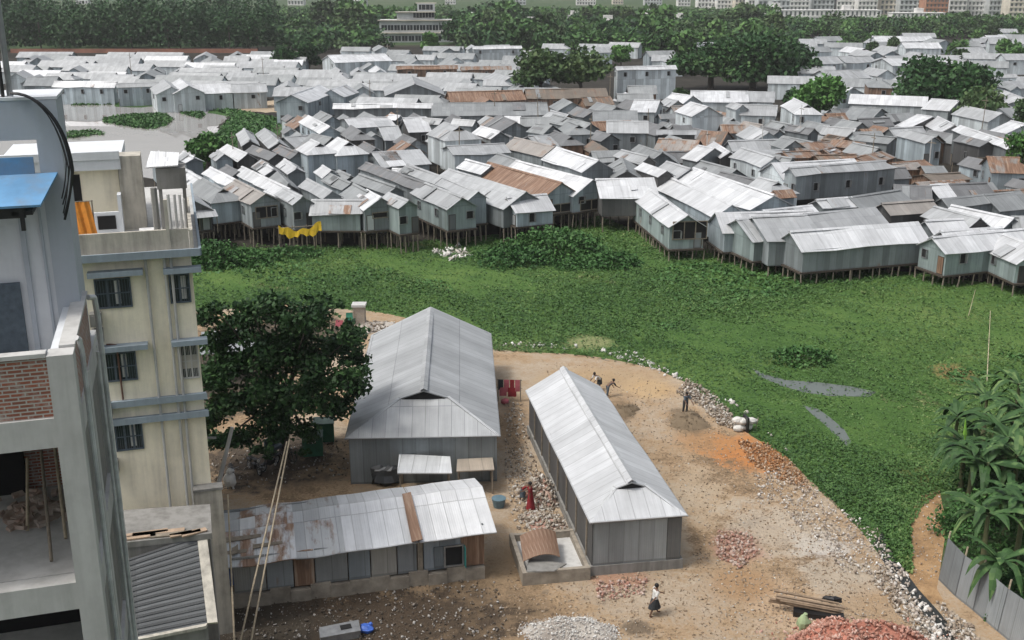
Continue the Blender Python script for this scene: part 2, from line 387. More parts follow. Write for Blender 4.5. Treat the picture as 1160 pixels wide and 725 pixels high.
# earth track beside the drain, right
sheet('earth_track', [(1040, 562), (1066, 556), (1072, 585), (1068, 640), (1062, 668), (1072, 682), (1060, 686), (1046, 682), (1034, 668), (1030, 640), (1026, 600)], .020, bankm, jit=.12)
sheet('earth_bank', [(1050, 640), (1066, 655), (1090, 676), (1130, 712), (1200, 770), (1240, 830), (1140, 830), (1090, 728), (1055, 690), (1036, 668)], .016, dirtm, jit=.15)
def water(name, c, rough=.05):
    m, nt, b = new_mat(name)
    ge = N(nt, 'ShaderNodeNewGeometry'); n = noise(nt, ge.outputs['Position'], .25, 4, .6)
    L(nt, mixc(nt, n, tuple(x*.8 for x in c), c), b.inputs['Base Color'])
    b.inputs['Roughness'].default_value = rough; b.inputs['IOR'].default_value = 1.5
    b.inputs['Specular IOR Level'].default_value = .8 if rough < .1 else .2
    if rough > .1: bump(nt, b, noise(nt, ge.outputs['Position'], 1.5, 3), .02, .05)
    return m
pondm = water('pond_water', (.40, .385, .37), .015)
sheet('pond_water', [(60, 116), (210, 119), (262, 128), (250, 140), (240, 156), (222, 186), (200, 205), (150, 200), (40, 210), (-60, 215), (-60, 118)], .010, pondm, jit=.5)
drm = water('drain_water', (.03, .033, .032), .3)
sheet('drain_water', [(1000, 600), (1018, 612), (1022, 640), (1040, 668), (1066, 694), (1100, 740), (1140, 800), (1110, 800), (1070, 740), (1040, 704), (1016, 668), (1002, 640), (990, 615)], .024, drm, jit=.12)
chm = water('channel_water', (.13, .15, .14), .25)
sheet('marsh_channel', [(853, 417), (866, 424), (890, 431), (925, 433), (965, 438), (992, 444), (985, 450), (940, 449), (908, 444), (880, 436), (858, 425)], .016, chm, jit=.08)
sheet('marsh_channel', [(910, 459), (926, 463), (940, 474), (956, 487), (963, 500), (960, 506), (948, 496), (936, 482), (920, 470)], .016, chm, jit=.08)
grs = ground_mat('bank_grass', [(.35, (.02, .055, .016)), (.5, (.045, .10, .028)), (.66, (.10, .15, .06))], .08, .4)
sheet('grass_bank', [(238, 122), (270, 124), (318, 134), (325, 142), (312, 156), (296, 172), (262, 180), (232, 188), (226, 176), (250, 146), (262, 132), (236, 128)], .020, grs, jit=.3)
sheet('grass_islet', [(120, 133), (150, 129), (185, 128), (196, 134), (188, 142), (168, 146), (140, 142), (118, 138)], .020, grs, jit=.4)
sheet('grass_islet', [(130, 118), (165, 117), (178, 120), (160, 122), (132, 121)], .020, grs, jit=.4)
sandm = ground_mat('dry_earth', [(.35, (.26, .20, .14)), (.5, (.36, .29, .21)), (.66, (.46, .40, .32))], .1, .5)
sheet('shore_path', [(60, 113), (205, 115.5), (262, 121), (330, 124), (330, 127.5), (262, 126), (205, 118.5), (60, 116.5)], .016, sandm, jit=.1)
sheet('dry_clearing', [(285, 116), (318, 113), (330, 124), (300, 128), (280, 123)], .018, sandm, jit=.2)

# water hyacinth and grass: nobody could count the leaves
rg = np.random.default_rng(5)
def leafcloud(C, size, flat=.6, per=2, asp=.55):
    """C (n,3) centres; random leaf quads, `flat` biases them toward lying level"""
    n = len(C)*per; C = np.repeat(C, per, 0)+rg.normal(0, .25, (n, 3))*np.repeat(size, per)[:, None]*np.array([1, 1, .35])
    s = np.repeat(size, per)*rg.uniform(.6, 1.3, n)
    nrm = rg.normal(0, 1, (n, 3)); nrm[:, 2] = np.abs(nrm[:, 2])+flat*2; nrm /= np.linalg.norm(nrm, axis=1)[:, None]
    t = np.cross(nrm, rg.normal(0, 1, (n, 3))); t /= np.linalg.norm(t, axis=1)[:, None]; b = np.cross(nrm, t)
    a = t*s[:, None]*.5; b = b*s[:, None]*.5*asp
    V = np.stack([C-a, C-a*.1-b, C+a, C-a*.1+b], 1).reshape(-1, 3)
    Fq = np.arange(n*4).reshape(n, 4)
    return V, Fq
def scatter_px(poly, n, seed, holes=()):
    r = random.Random(seed); xs = [p[0] for p in poly]; ys = [p[1] for p in poly]
    x0, x1, y0, y1 = max(-30, min(xs)), min(1320, max(xs)), min(ys), max(ys); out = []
    while len(out) < n:
        x = r.uniform(x0, x1); y = r.uniform(y0, y1)
        if inpoly(x, y, poly) and not (any(inpoly(x, y, h) for h in holes) and r.random() < .82): out.append((x, y))
    return out
CH1 = [(855, 418), (870, 427), (895, 432), (930, 434), (985, 443), (975, 449), (930, 446), (900, 440), (866, 427)]; CH2 = [(914, 461), (930, 466), (944, 478), (960, 494), (960, 503), (948, 493), (934, 478)]
pts = scatter_px(MARSH, 162000, 3, (CH1, CH2))
BARE1 = [(640, 384), (668, 380), (698, 386), (690, 396), (650, 397)]
def pnoise(x, y): return math.sin(x*.21+1.3*math.sin(y*.17))+math.sin(y*.33+1.1*math.sin(x*.27+2))+.6*math.sin(x*.9+y*.7)
C = []; sz = []
for (x, y) in pts:
    p = G(x, y); k = pnoise(p.x, p.y)
    k2 = math.sin(p.x*.055+2*math.sin(p.y*.04))+math.sin(p.y*.08+1.5*math.sin(p.x*.05+1))
    if (k < -1.2 and rnd.random() < .75) or (k2 > .6 and rnd.random() < .25+.4*min(1, k2-.6)): continue
    if inpoly(x, y, BARE1) and rnd.random() < .8: continue
    C.append((p.x, p.y, .04+.16*max(0, k+.9)*rnd.random())); sz.append((.08+.0011*p.y)*rnd.uniform(.6, 1.5))
V, Fq = leafcloud(np.array(C), np.array(sz), .55, 2)
o = npmesh('water_plants', V, Fq, M['lfw']); tag(o, 'low green water plants carpeting the marsh between the stilt huts and the dirt yard', 'water plants', kind='stuff')
C2 = []; s2_ = []
for (x, y) in scatter_px(MARSH, 26000, 17, (CH1, CH2)):
    p = G(x, y); k = math.sin(p.x*.13+2.1*math.sin(p.y*.11))+math.sin(p.y*.19+1.7*math.sin(p.x*.09+1))+.5*math.sin(p.x*.6)*math.sin(p.y*.5)
    if k > .75: C2.append((p.x, p.y, .10+.30*min(1, k-.75)*rnd.random())); s2_.append(rnd.uniform(.16, .30)+.0012*p.y)
V, Fq = leafcloud(np.array(C2), np.array(s2_), .35, 2, .7); tag(npmesh('hyacinth_clumps', V, Fq, M['lfm']), 'taller darker clumps of water hyacinth scattered over the marsh', 'water plants', kind='stuff')
def grass_on(poly, n, seed, size, mat, label):
    C = np.array([G(x, y, .12) for x, y in scatter_px(poly, n, seed)]); V, Fq = leafcloud(C, np.full(len(C), size), .2, 2)
    tag(npmesh('grass', V, Fq, mat), label, 'grass', kind='stuff')
grass_on([(238, 122), (270, 124), (318, 134), (312, 156), (296, 172), (262, 180), (232, 188), (226, 176), (250, 146), (262, 132)], 3500, 8, .8, M['lfm'], 'rough green weeds on the bank right of the pond')
grass_on([(120, 133), (150, 129), (185, 128), (196, 134), (188, 142), (168, 146), (140, 142), (118, 138)], 1500, 9, .9, M['lfm'], 'floating green weed islet in the middle of the pond')
for pl_, n_, sd_ in (([(60, 150), (110, 146), (118, 152), (64, 158)], 300, 21), ([(196, 122), (214, 122), (232, 128), (228, 134), (205, 128)], 500, 22), ([(196, 186), (226, 176), (232, 190), (206, 198)], 600, 23), ([(82, 114), (140, 114), (140, 118), (82, 119)], 350, 24)):
    grass_on(pl_, n_, sd_, .8, M['lfm'], ('green weeds on the near left shore of the pond', 'green weeds on the right shore of the pond by the huts', 'green weeds below the round bushy tree by the pond', 'thin green weeds along the far left pond bank')[sd_-21])
grass_on([(1000, 600), (1030, 590), (1032, 650), (1012, 628)], 700, 12, .3, M['lfw'], 'short green weeds between the drain and the orange earth track')

# bushes on the marsh edge
def bush(px, py, rx, ry, rz, n, mat, label, size=.35, group=None):
    c = G(px, py); r = rg
    u = r.normal(0, 1, (n, 3)); u /= np.linalg.norm(u, axis=1)[:, None]; u[:, 2] = np.abs(u[:, 2])
    k = r.uniform(.75, 1.05, n)[:, None]*(1+.18*np.sin(u[:, :1]*7+u[:, 1:2]*9))
    P = u*k*np.array([rx, ry, rz])
    e = empty('bush', c, 0, label, 'bush', group)
    V, Fq = leafcloud(P, np.full(n, size), .1, 2, .6)
    npmesh('crown', V, Fq, mat, e)
    s = MB()
    for q in range(5):
        a = q*1.26; s.tube((0, 0, 0), (rx*.5*math.cos(a), ry*.5*math.sin(a), rz*.6), .04, .02, 5)
    s.build('stem', M['bark'], e)
bush(628, 288, 5.2, 4.5, 2.5, 2600, M['lfm'], 'largest dark green bush mound in front of the stilt huts', .42)
bush(585, 296, 4.0, 3.5, 1.5, 1200, M['lfm'], 'low dark bush at the left foot of the largest bush mound', .4)
bush(690, 300, 3.2, 2.6, 1.2, 900, M['lfm'], 'low leafy bush at the right foot of the largest bush mound', .4)
bush(238, 300, 3.2, 3.0, 2.4, 1200, M['lfm'], 'dark bush beside the cream building below the huts', .38)
bush(275, 297, 3.5, 3.0, 1.2, 900, M['lfm'], 'low dark bush under the stilts left of the yellow cloth', .38)
bush(330, 290, 3.2, 2.2, .9, 700, M['lfm'], 'low spreading weeds under the hut with yellow cloth', .35)
bush(910, 408, 2.4, 1.8, .9, 700, M['lfm'], 'dark weed clump in the open marsh above the long water channel', .3)
bush(655, 303, 2.4, 1.6, .8, 600, M['lfm'], 'small leafy clump just in front of the largest bush mound', .36)
bush(1010, 300, 2.5, 1.5, .8, 500, M['lfw'], 'low green weeds below the bamboo landing', .36)
# ------------------------------------------------------------------ tin huts
K = 160/1160
TO = {1:(180,130),2:(180,200),3:(320,110),4:(320,190),5:(460,110),6:(460,190),7:(600,110),8:(600,190),9:(740,100),10:(740,190),11:(880,100),12:(880,180),13:(1000,100),14:(1000,180),15:(780,240),16:(1000,245)}
TONE = {'W':(.585,.60,.615),'L':(.385,.40,.41),'G':(.265,.28,.285),'D':(.18,.185,.19),'R':(.31,.29,.27),'B':(.19,.16,.13)}
TWORD = {'W':'bright white','L':'pale grey','G':'mid grey','D':'dark grey','R':'rust-streaked','B':'brown'}
WALL = {'b':(.32,.375,.405),'g':(.255,.31,.31),'k':(.10,.10,.10),'n':(.15,.11,.08),'w':(.52,.57,.59),'m':(.20,.225,.235)}
FOOT = []; HUTS = []; NH = [0]
def tz(t, x, y):
    if t == 0: return (x, y)
    o = TO[t]; return (o[0]+x*K, o[1]+y*K)
stilt_me = {}
def stilt_mesh(h):
    k = round(h, 1)
    if k not in stilt_me:
        mb = MB(); r = random.Random(int(k*10))
        mid = (r.uniform(-.05, .05), r.uniform(-.05, .05), h*.5)
        mb.tube((r.uniform(-.06, .06), r.uniform(-.06, .06), -.1), mid, .085, .075, 6); mb.tube(mid, (0, 0, h), .075, .07, 6)
        o = mb.build('stilt', M['wood']); stilt_me[k] = o.data; bpy.data.objects.remove(o)
    return stilt_me[k]
win_me = {}
def win_mesh(w, h):
    k = (w, h)
    if k not in win_me:
        mb = MB(); t = .07      # frame around a near-black face painted for the unlit opening; outward = -y
        for (a, b, c, d) in ((-w/2-t, -h/2-t, w/2+t, -h/2), (-w/2-t, h/2, w/2+t, h/2+t), (-w/2-t, -h/2, -w/2, h/2), (w/2, -h/2, w/2+t, h/2)):
            mb.box(a, -.07, b, c, .02, d, 0)
        mb.face([(-w/2, -.012, -h/2), (w/2, -.012, -h/2), (w/2, -.012, h/2), (-w/2, -.012, h/2)], 1)
        mb.box(w/2+t, -.28, -h/2, w/2+t+.04, -.02, h/2, 0)      # shutter standing open
        o = mb.build('window', [M['steel'], M['dark']]); win_me[k] = o.data; bpy.data.objects.remove(o)
    return win_me[k]
def sat(a, b, sh=.0):
    def cor(r):
        (x, y, hl, hw, an) = r; c, s = math.cos(an), math.sin(an)
        return [(x+c*i*(hl-sh)-s*j*(hw-sh), y+s*i*(hl-sh)+c*j*(hw-sh)) for i in (-1, 1) for j in (-1, 1)]
    A, B_ = cor(a), cor(b)
    for an in (a[4], a[4]+math.pi/2, b[4], b[4]+math.pi/2):
        c, s = math.cos(an), math.sin(an)
        pa = [p[0]*c+p[1]*s for p in A]; pb = [p[0]*c+p[1]*s for p in B_]
        if max(pa) < min(pb) or max(pb) < min(pa): return False
    return True
def hut_geo(r, L_, w, zr, rise, hip, hipb, floor, far):
    """roof + wall builders, ridge along +y from the near gable at y=0"""
    ze = zr-rise; ov = .32; hx = w/2; mb = MB(); th = .06
    nseg = 1 if far else max(1, int(L_/3.2))
    ys = [-ov+(L_+2*ov)*k/nseg for k in range(nseg+1)]
    jz = [0.0 if far else r.uniform(-.12, .10) for _ in ys]; je = [0.0 if far else r.uniform(-.14, .11) for _ in ys]
    yg = min(w*.30, L_*.4)
    for sgn in (-1, 1):
        for k in range(nseg):
            y0, y1 = ys[k], ys[k+1]
            a = (sgn*hx, y0, ze+je[k]); b = (sgn*hx, y1, ze+je[k+1]); c = (0, y1, zr+jz[k+1]); d = (0, y0, zr+jz[k])
            sl = math.hypot(hx, rise)
            pts = [a, b, c, d]; uv = [(y0, 0), (y1, 0), (y1, sl), (y0, sl)]
            if hip and k == 0:
                g = (sgn*hx*.34, yg, ze+rise*.66); d2 = (0, yg-.25, zr+jz[k])
                pts = [a, b, c, d2, g]; uv = [(y0, 0), (y1, 0), (y1, sl), (yg, sl), (yg, sl*.66)]
                if nseg > 1 and y1 < yg+.3: pts = [a, b, c, d2, g]
            if hipb and k == nseg-1:
                g = (sgn*hx*.34, L_-yg, ze+rise*.66); c2 = (0, L_-yg+.25, zr)
                i = pts.index(c); pts[i:i+1] = [g, c2]; uv[i:i+1] = [(L_-yg, sl*.66), (L_-yg, sl)]
            if sgn < 0: pts = pts[::-1]; uv = uv[::-1]
            mb.slab(pts, th, 0, uv)
    if hip:
        sk = [(-hx, -ov, ze+je[0]+.02), (hx, -ov, ze+je[0]+.02), (hx*.34, yg+.01, ze+rise*.66+.02), (-hx*.34, yg+.01, ze+rise*.66+.02)]
        mb.slab(sk, th)
    if hipb:
        sk = [(hx, L_+ov, ze+.02), (-hx, L_+ov, ze+.02), (-hx*.34, L_-yg-.01, ze+rise*.66+.02), (hx*.34, L_-yg-.01, ze+rise*.66+.02)]
        mb.slab(sk, th)
    if not far:                                               # ridge capping
        y0 = (yg-.25) if hip else -ov; y1 = L_+ov if not hipb else L_-yg+.25
        for sgn in (-1, 1):
            p = [(sgn*.24, y0, zr-.24*rise/hx+.06), (sgn*.24, y1, zr-.24*rise/hx+.06), (0, y1, zr+.075), (0, y0, zr+.075)]
            mb.slab(p if sgn > 0 else p[::-1], .03, 0, [(y0, .3), (y1, .3), (y1, .5), (y0, .5)] if sgn > 0 else [(y0, .5), (y1, .5), (y1, .3), (y0, .3)])
    wb = MB(); ix = hx-.22; zi = ze+.22*rise/hx-.07; top = zr-.09
    A = [(-ix, 0, floor), (ix, 0, floor), (ix, L_, floor), (-ix, L_, floor)]
    wb.face([A[0], A[1], (ix, 0, zi), (-ix, 0, zi)]); wb.face([A[1], A[2], (ix, L_, zi), (ix, 0, zi)])
    wb.face([A[2], A[3], (-ix, L_, zi), (ix, L_, zi)]); wb.face([A[3], A[0], (-ix, 0, zi), (-ix, L_, zi)])
    wb.face([A[3], A[2], A[1], A[0]])
    if not hip: wb.face([(-ix, 0, zi), (ix, 0, zi), (0, 0, top)], 0)
    else:
        q = hx*.34-.04; wb.face([(-q, yg-.06, ze+rise*.62), (q, yg-.06, ze+rise*.62), (0, yg-.06, zr-.08)], 1)
        wb.face([(-ix, 0, zi), (ix, 0, zi), (q, yg-.06, ze+rise*.60), (-q, yg-.06, ze+rise*.60)])
    if not hipb: wb.face([(ix, L_, zi), (-ix, L_, zi), (0, L_, top)], 0)
    else: wb.face([(ix, L_, zi), (-ix, L_, zi), (-hx*.3, L_-yg, ze+rise*.6), (hx*.3, L_-yg, ze+rise*.6)])
    return mb, wb, ze
def hut(p1, p2, w=4.6, e=None, zr=6.0, tone='G', wall='b', hip=False, hipb=False, st=False, floor=None, label=None, rust=None, rise=None,
        far=False, wins=None, name='tin_hut', door=True, group='tin huts of the shanty town', cat='hut', near=False, fprobe=True, open_=None, awn=None):
    NH[0] += 1; r = random.Random(NH[0]*13+5)
    a = G(*p1, zr); b = G(*p2, zr)
    if (b-a).x*a.x+(b-a).y*a.y < 0: a, b = b, a; p1, p2 = p2, p1
    d = b-a; Lh = max(2.2, d.length); dn = Vector((d.x, d.y)).normalized()
    if e is not None:
        for _ in range(4):
            rs = rise or min(1.7, max(.8, .30*w)); q = G(*e, zr-rs); v = Vector((q.x-a.x, q.y-a.y))
            w = min(13, max(2.6, 2*abs(v.x*dn.y-v.y*dn.x)))
    rs = rise or min(1.7, max(.8, .30*w))
    rz = math.atan2(-dn.x, dn.y)
    fl = floor if floor is not None else (2.1 if st else ((1.9 if zr > 5.3 else 1.1) if a.y < 165 and zr > 4.2 and not far else 0.0))
    root = empty(name, (a.x, a.y, 0), rz, label, cat, group)
    mb, wb, ze = hut_geo(r, Lh, w, zr, rs, hip, hipb, fl, far)
    k = r.uniform(.9, 1.07); tn = TONE[tone]; ru = rust if rust is not None else {'W':.12,'L':.2,'G':.3,'D':.38,'R':.85,'B':.75}[tone]*r.uniform(.5, 1.2)
    mb.build('roof', M['roofn'] if near else M['roof'], root, (*[min(.86, c*k) for c in tn], ru))
    ppm = F/(a.y*ct)
    if ppm > 4.2 and not near and not far:                     # odd sheets nailed over leaks
        sl = math.hypot(w/2, rs)
        for q in range(r.choice((0, 1, 1, 2))):
            u0 = r.uniform(.2, max(.3, Lh-2)); v0 = r.choice((-.02, -.02, .35))*sl; du = r.choice((.8, .8, 1.6, 2.4)); dv = sl*r.choice((.93, .93, .6))-max(0, v0); sg = r.choice((-1, 1))
            f = lambda u, v: (sg*(w/2)*(1-v/sl), u, ze+rs*v/sl+.10)
            pm_ = MB(); pt = [f(u0, v0), f(u0+du, v0+.1), f(u0+du, v0+dv), f(u0-.05, v0+dv)]
            if sg < 0: pt = pt[::-1]
            if hip and u0 < w*.34: continue
            pm_.slab(pt, .03); nxt = {'W':'WLL','L':'WGLG','G':'LDGR','D':'GGR','R':'GBLR','B':'GDR'}[tone]; tq = TONE[r.choice(nxt)]; pm_.build('patch', M['roof'], root, (*tq, r.uniform(.1, .6)))
    wk = r.uniform(.8, 1.2); wc = WALL[wall]
    W = wb.build('wall', [M['walln'] if near else M['wall'], M['dark']], root, (*[c*wk for c in wc], .75 if wall == 'n' else r.uniform(.1, .35)))
    c = Vector((a.x, a.y, 0))+Vector((dn.x, dn.y, 0))*Lh/2
    FOOT.append((c.x, c.y, Lh/2+.1, w/2, math.atan2(dn.y, dn.x)))
    pxm = proj(c.x, c.y, zr); HUTS.append((root, tone, pxm, label, p1))
    ppm = F/(c.y*ct)*1.0
    ix = w/2-.22
    def put(me, nm, loc, rot, color=None):
        o = bpy.data.objects.new(nm, me); col.objects.link(o); o.parent = root; o.location = loc; o.rotation_euler = (0, 0, rot)
        return o
    if not far and ppm > 3.4 and wins != 0:
        # which long side looks toward the camera
        side = 1 if (a.x*dn.y-a.y*dn.x) < 0 else -1
        hh = min(fl+1.55 if fl > 0 else zr-rs-1.0, ze-.6)
        slots = []
        if not hip or True: slots.append((r.choice((-.25, .25))*w, 0, 0))
        for q in range(1 if Lh < 7 else min(6, int(Lh/4.2))): slots.append((None, (q+.5+r.uniform(-.15, .15))*Lh/(1 if Lh < 7 else min(6, int(Lh/4.2))), side))
        for (lx, ly, sd) in slots:
            if wins is None and r.random() < .3: continue
            me = win_mesh(.75, .8) if r.random() < .6 else win_mesh(.6, .95)
            if sd == 0: put(me, 'window', (lx, 0, hh), 0)
            else: put(me, 'window', (sd*ix, ly, hh), math.pi/2*sd)
        if door and r.random() < .75:
            dm = MB(); dh = min(1.75, ze-fl-.3); dm.box(-.42, -.06, 0, .42, .02, dh, 0); dm.box(-.36, -.075, .06, .36, -.055, dh-.06, 1)
            if slots and r.random() < .5 or True:
                o = dm.build('door', [M['woodk'], M['wall']], root, r.choice(((.10, .10, .10, .1), (.20, .22, .23, .3), (.16, .09, .06, .8), (.42, .44, .45, .2), (.05, .05, .05, 0)))); o.location = (-.3*w if slots[0][0] > 0 else .3*w, 0, fl+.03)
    if st:
        fb = MB(); fb.box(-ix-.12, -.25, fl-.18, ix+.12, Lh+.1, fl-.004, 0); fb.build('floor', M['woodk'], root)
        nx = max(4, int(w/.95)); ny = max(3, min(4, int(Lh/1.4)))
        for i in range(nx):
            for j in range(ny):
                x = -ix+2*ix*i/(nx-1)+r.uniform(-.15, .15); y = -.1+min(Lh, 5.5)*j/max(1, ny-1)
                o = put(stilt_mesh(fl-.15), 'stilt', (x, y, 0), r.uniform(0, 6)); o.rotation_euler = (r.uniform(-.05, .05), r.uniform(-.06, .06), r.uniform(0, 6))
        if Lh > 6:
            side = 1 if (a.x*dn.y-a.y*dn.x) < 0 else -1
            for q in range(int((Lh-5)/1.15)):
                o = put(stilt_mesh(fl-.15), 'stilt', (side*ix, 5.5+1.15*q+r.uniform(-.3, .3), 0), 0); o.rotation_euler = (r.uniform(-.09, .09), r.uniform(-.06, .06), r.uniform(0, 6))
                if q % 2: put(stilt_mesh(fl-.15), 'stilt', (side*(ix-1.4), 5.5+1.15*q+r.uniform(-.3, .3), 0), r.uniform(0, 6))
        # under the hut only the row behind and the shade-darkened mud show
    elif fl > 1 and not far:
        for i in (-1, 1):
            for j in range(3): put(stilt_mesh(fl-.1), 'stilt', (i*(ix-.1), .15+(Lh-.3)*j/2, 0), r.uniform(0, 6))
    if open_:                                                   # front bay under the gable: near-black face painted for the unlit veranda
        x0, x1, z0, z1 = open_
        ob = MB(); ob.face([(x0, -.02, z0), (x1, -.02, z0), (x1, -.02, z1), (x0, -.02, z1)], 1)
        for (p, q) in (((x0, z0), (x1, z0)), ((x0, z1), (x1, z1))): ob.box(p[0]-.05, -.08, p[1]-.05, q[0]+.05, .0-.025, q[1]+.05, 0)
        n = max(1, int((x1-x0)/1.1))
        for q in range(n+1): ob.box(x0+(x1-x0)*q/n-.05, -.1, z0, x0+(x1-x0)*q/n+.05, -.03, z1, 0)
        ob.build('veranda', [M['wood'], M['dark']], root)
    if awn:                                                     # lean-to awning over the front
        x0, x1, z, dep, tn2 = awn
        ab = MB(); ab.slab([(x0, -dep, z-dep*.35), (x1, -dep, z-dep*.35), (x1, .02, z), (x0, .02, z)], .05)
        ab.build('awning', M['roof'], root, (*TONE[tn2], .15))
        pb = MB()
        for x in (x0+.15, x1-.15): pb.tube((x, -dep+.15, max(0, fl-.1)), (x, -dep+.15, z-dep*.35-.03), .05, .05, 6)
        pb.build('awning_post', M['wood'], root)
    return root
def H(t, x1, y1, x2, y2, e=None, w=4.6, t2=None, **k):
    if t >= 9:
        z_ = k.get('zr', 0); k['zr'] = 4.9 if not z_ else (z_-.5 if z_ <= 5.8 else z_-.3)
        if k.get('st'): k['floor'] = 1.25
        if k.get('floor') == 1.5: k['floor'] = 1.1
    elif t > 0 and 'zr' not in k: k['zr'] = 5.8
    ee = tz(e[2] if e and len(e) > 2 else t, e[0], e[1]) if e else None
    return hut(tz(t, x1, y1), tz(t2 or t, x2, y2), w=w, e=ee, **k)

# --- front row and the rows behind it, left to right
S = dict(st=True)
H(2,270,180,150,80,w=4.4,tone='L',wall='k',label='pale gabled stilt hut with a long front awning, beside the cream building',awn=(-2.2,2.4,4.4,1.5,'L'),open_=(-1.7,.6,2.2,4.0),**S)
H(1,350,522,130,395,(20,490),tone='W',wall='b',label='white tin long roof nearest the cream building, behind the awning hut',wins=0)
H(2,555,112,350,12,(260,105),tone='G',wall='b',hip=True,label='grey hipped stilt hut with a brown-red door, third from the cream building',**S)
H(1,622,525,430,430,(330,475),tone='W',wall='b',label='white tin roof wedged behind the grey hipped stilt hut with red door',wins=0)
H(2,870,142,632,22,(545,110),tone='R',rust=.35,wall='m',label='brown-grey stilt hut with a dark open veranda left of the yellow cloth hut',open_=(-1.2,1.3,3.1,4.4),**S)
H(1,850,500,690,425,(610,480),tone='W',wall='b',label='white roof sheet over the second long row behind the veranda hut',wins=0)
H(1,952,547,858,505,(775,568),tone='W',wall='b',label='small white roof just in front of the second white roof sheet of the long row',wins=0)
H(1,1075,605,960,552,(905,640),tone='W',wall='b',label='white roof directly behind the hut with yellow cloth, last white one of its row',wins=0)
H(4,160,232,20,165,(0,255),tone='L',wall='m',label='stilt hut with grey plank gable and yellow cloth hung on its platform',**S)
H(4,405,190,210,90,(150,150),tone='L',wall='m',wins=0,label='pale striped roof standing behind the long green-walled front shed')
H(4,650,262,260,262,(660,352),tone='L',wall='g',zr=5.2,st=True,label='broad stilt shed with pale roof and green tin wall, right of yellow cloth',wins=0)
H(4,805,240,700,180,(690,350),tone='W',wall='m',label='narrow stilt hut with one very white roof slope and broken front panel',open_=(-1.0,1.1,3.5,4.1),**S)
H(4,400,20,335,-20,(240,-60),w=3,tone='W',wall='b',wins=0)
H(4,560,120,400,50,(330,90),tone='G',wall='b',wins=0)
H(4,700,190,590,130,(470,210),tone='G',wall='b',wins=0)
H(4,925,150,640,50,(560,110),tone='G',wall='m',wins=0,label='long grey striped roof leading to the two small green-grey stilt huts')
H(4,1030,265,880,205,(940,315),tone='L',wall='g',label='small stilt hut with pale roof, second right of the green-walled shed',**S)
H(6,455,235,160,120,(340,315),tone='L',wall='g',label='blue-green gabled stilt hut at the end of the grey striped roof row',**S)
H(6,160,120,-320,-45,(-40,110),tone='D',wall='m',wins=0,label='very long dark grey striped roof running back up from the stilt front')
H(6,585,195,300,72,(480,250),tone='L',wall='b',label='gabled stilt hut with a boxed-out pale blue front room on poles',wins=0,**S)
H(6,300,72,20,-30,(140,95),tone='L',wall='b',wins=0)
H(6,975,195,360,10,(600,215),tone='L',wall='m',wins=0,label='long pale grey roof behind the boxed-out blue front room')
H(6,1135,215,845,240,(870,335),zr=5.2,tone='W',wall='b',st=True,floor=2.2,label='broadside stilt hut with white roof and two dark doorways, left of big bush',open_=(-.1,.1,2.3,2.4))
H(8,255,118,-330,-45,(150,205),tone='R',rust=.95,wall='b',label='long roof striped with rust-brown sheets, front wall pale blue above a veranda',st=True,open_=(-1.6,1.6,2.2,3.2))
H(8,510,98,-100,-60,(390,185),tone='W',wall='b',label='long white roof with patched brown gable beside the rust-striped roof',st=True,open_=(-1.6,1.6,2.2,3.4))
H(8,1000,84,560,92,(590,190),tone='W',wall='k',label='broad white roof with a small white porch above the brown gap',wins=0,awn=None)  # near-black wall colour stands in for the shaded gap under the roof
H(10,280,388,-30,170,(150,500),tone='W',wall='g',label='big white stilt hut standing out in front right of the bushes',open_=(-1.5,2.2,2.3,4.2),**S)
H(10,640,303,110,62,(460,412),tone='W',wall='b',label='long white roof directly right of the big white stilt hut',wins=0,floor=1.5)
H(10,985,218,340,0,(845,318),tone='W',wall='b',label='longest white striped roof slanting down to the right, third in its set',wins=0,floor=1.5)
H(7,560,515,230,412,(350,612),tone='W',wall='m',zr=6.6,label='large white roof with a big plain grey gable, above the patched brown gable')
H(7,200,405,-115,330,(95,515),tone='R',rust=.45,wall='m',wins=0)
H(5,470,255,320,205,(350,375),tone='L',wall='w',zr=7.6,hip=True,w=7,label='tall pale blue two-storey house with a hipped grey roof in mid slum')
H(5,790,378,350,400,(800,400),w=4,zr=5.6,tone='L',wall='w',rise=.9,label='pale lean-to wing with two dark windows on the tall pale blue house')
H(5,770,280,620,238,(690,330),tone='W',wall='m',wins=0)
H(5,900,200,770,150,(690,240),tone='D',wall='m',wins=0,w=7)
H(5,690,560,500,510,(600,620),tone='W',wall='m',wins=0)
H(5,940,520,760,460,(840,575),tone='G',wall='m',wins=0,zr=5.2)
# upper left group
H(1,748,204,700,112,(680,270),tone='L',wall='k',wins=0)
H(1,985,218,870,112,(905,280),tone='L',wall='k',wins=0)
H(1,965,322,775,252,(890,372),tone='D',wall='k',wins=0)
H(1,1140,305,1000,250,(1095,360),tone='D',wall='m',wins=0)
H(1,725,315,565,245,(640,372),tone='W',wall='k',wins=0)
H(1,535,325,485,290,(480,380),tone='L',wall='b',w=3.4)
H(1,905,403,845,370,(795,450),tone='G',wall='m',wins=0)
H(1,940,440,895,410,(860,490),tone='W',wall='m',wins=0)
H(1,1130,432,1035,362,(1060,490),tone='W',wall='m',wins=0)
H(1,1065,560,975,470,(1040,560),w=4,tone='G',wall='k',wins=0,zr=5.6)
H(1,290,345,205,300,(200,392),tone='W',wall='b',wins=0)
H(1,112,395,0,300,(20,420),tone='W',wall='b',wins=0,w=4)
H(1,650,465,560,410,w=3.5,tone='D',wall='m',wins=0,zr=5.4)
H(3,390,240,215,150,(300,288),tone='W',wall='b',label='white roofed house with pale blue side wall at the back of the left slum')
H(3,330,388,240,346,(240,478),tone='W',wall='b',zr=7.2,hip=True,label='tall pale blue hip-fronted house with one dark door, left of its twin')
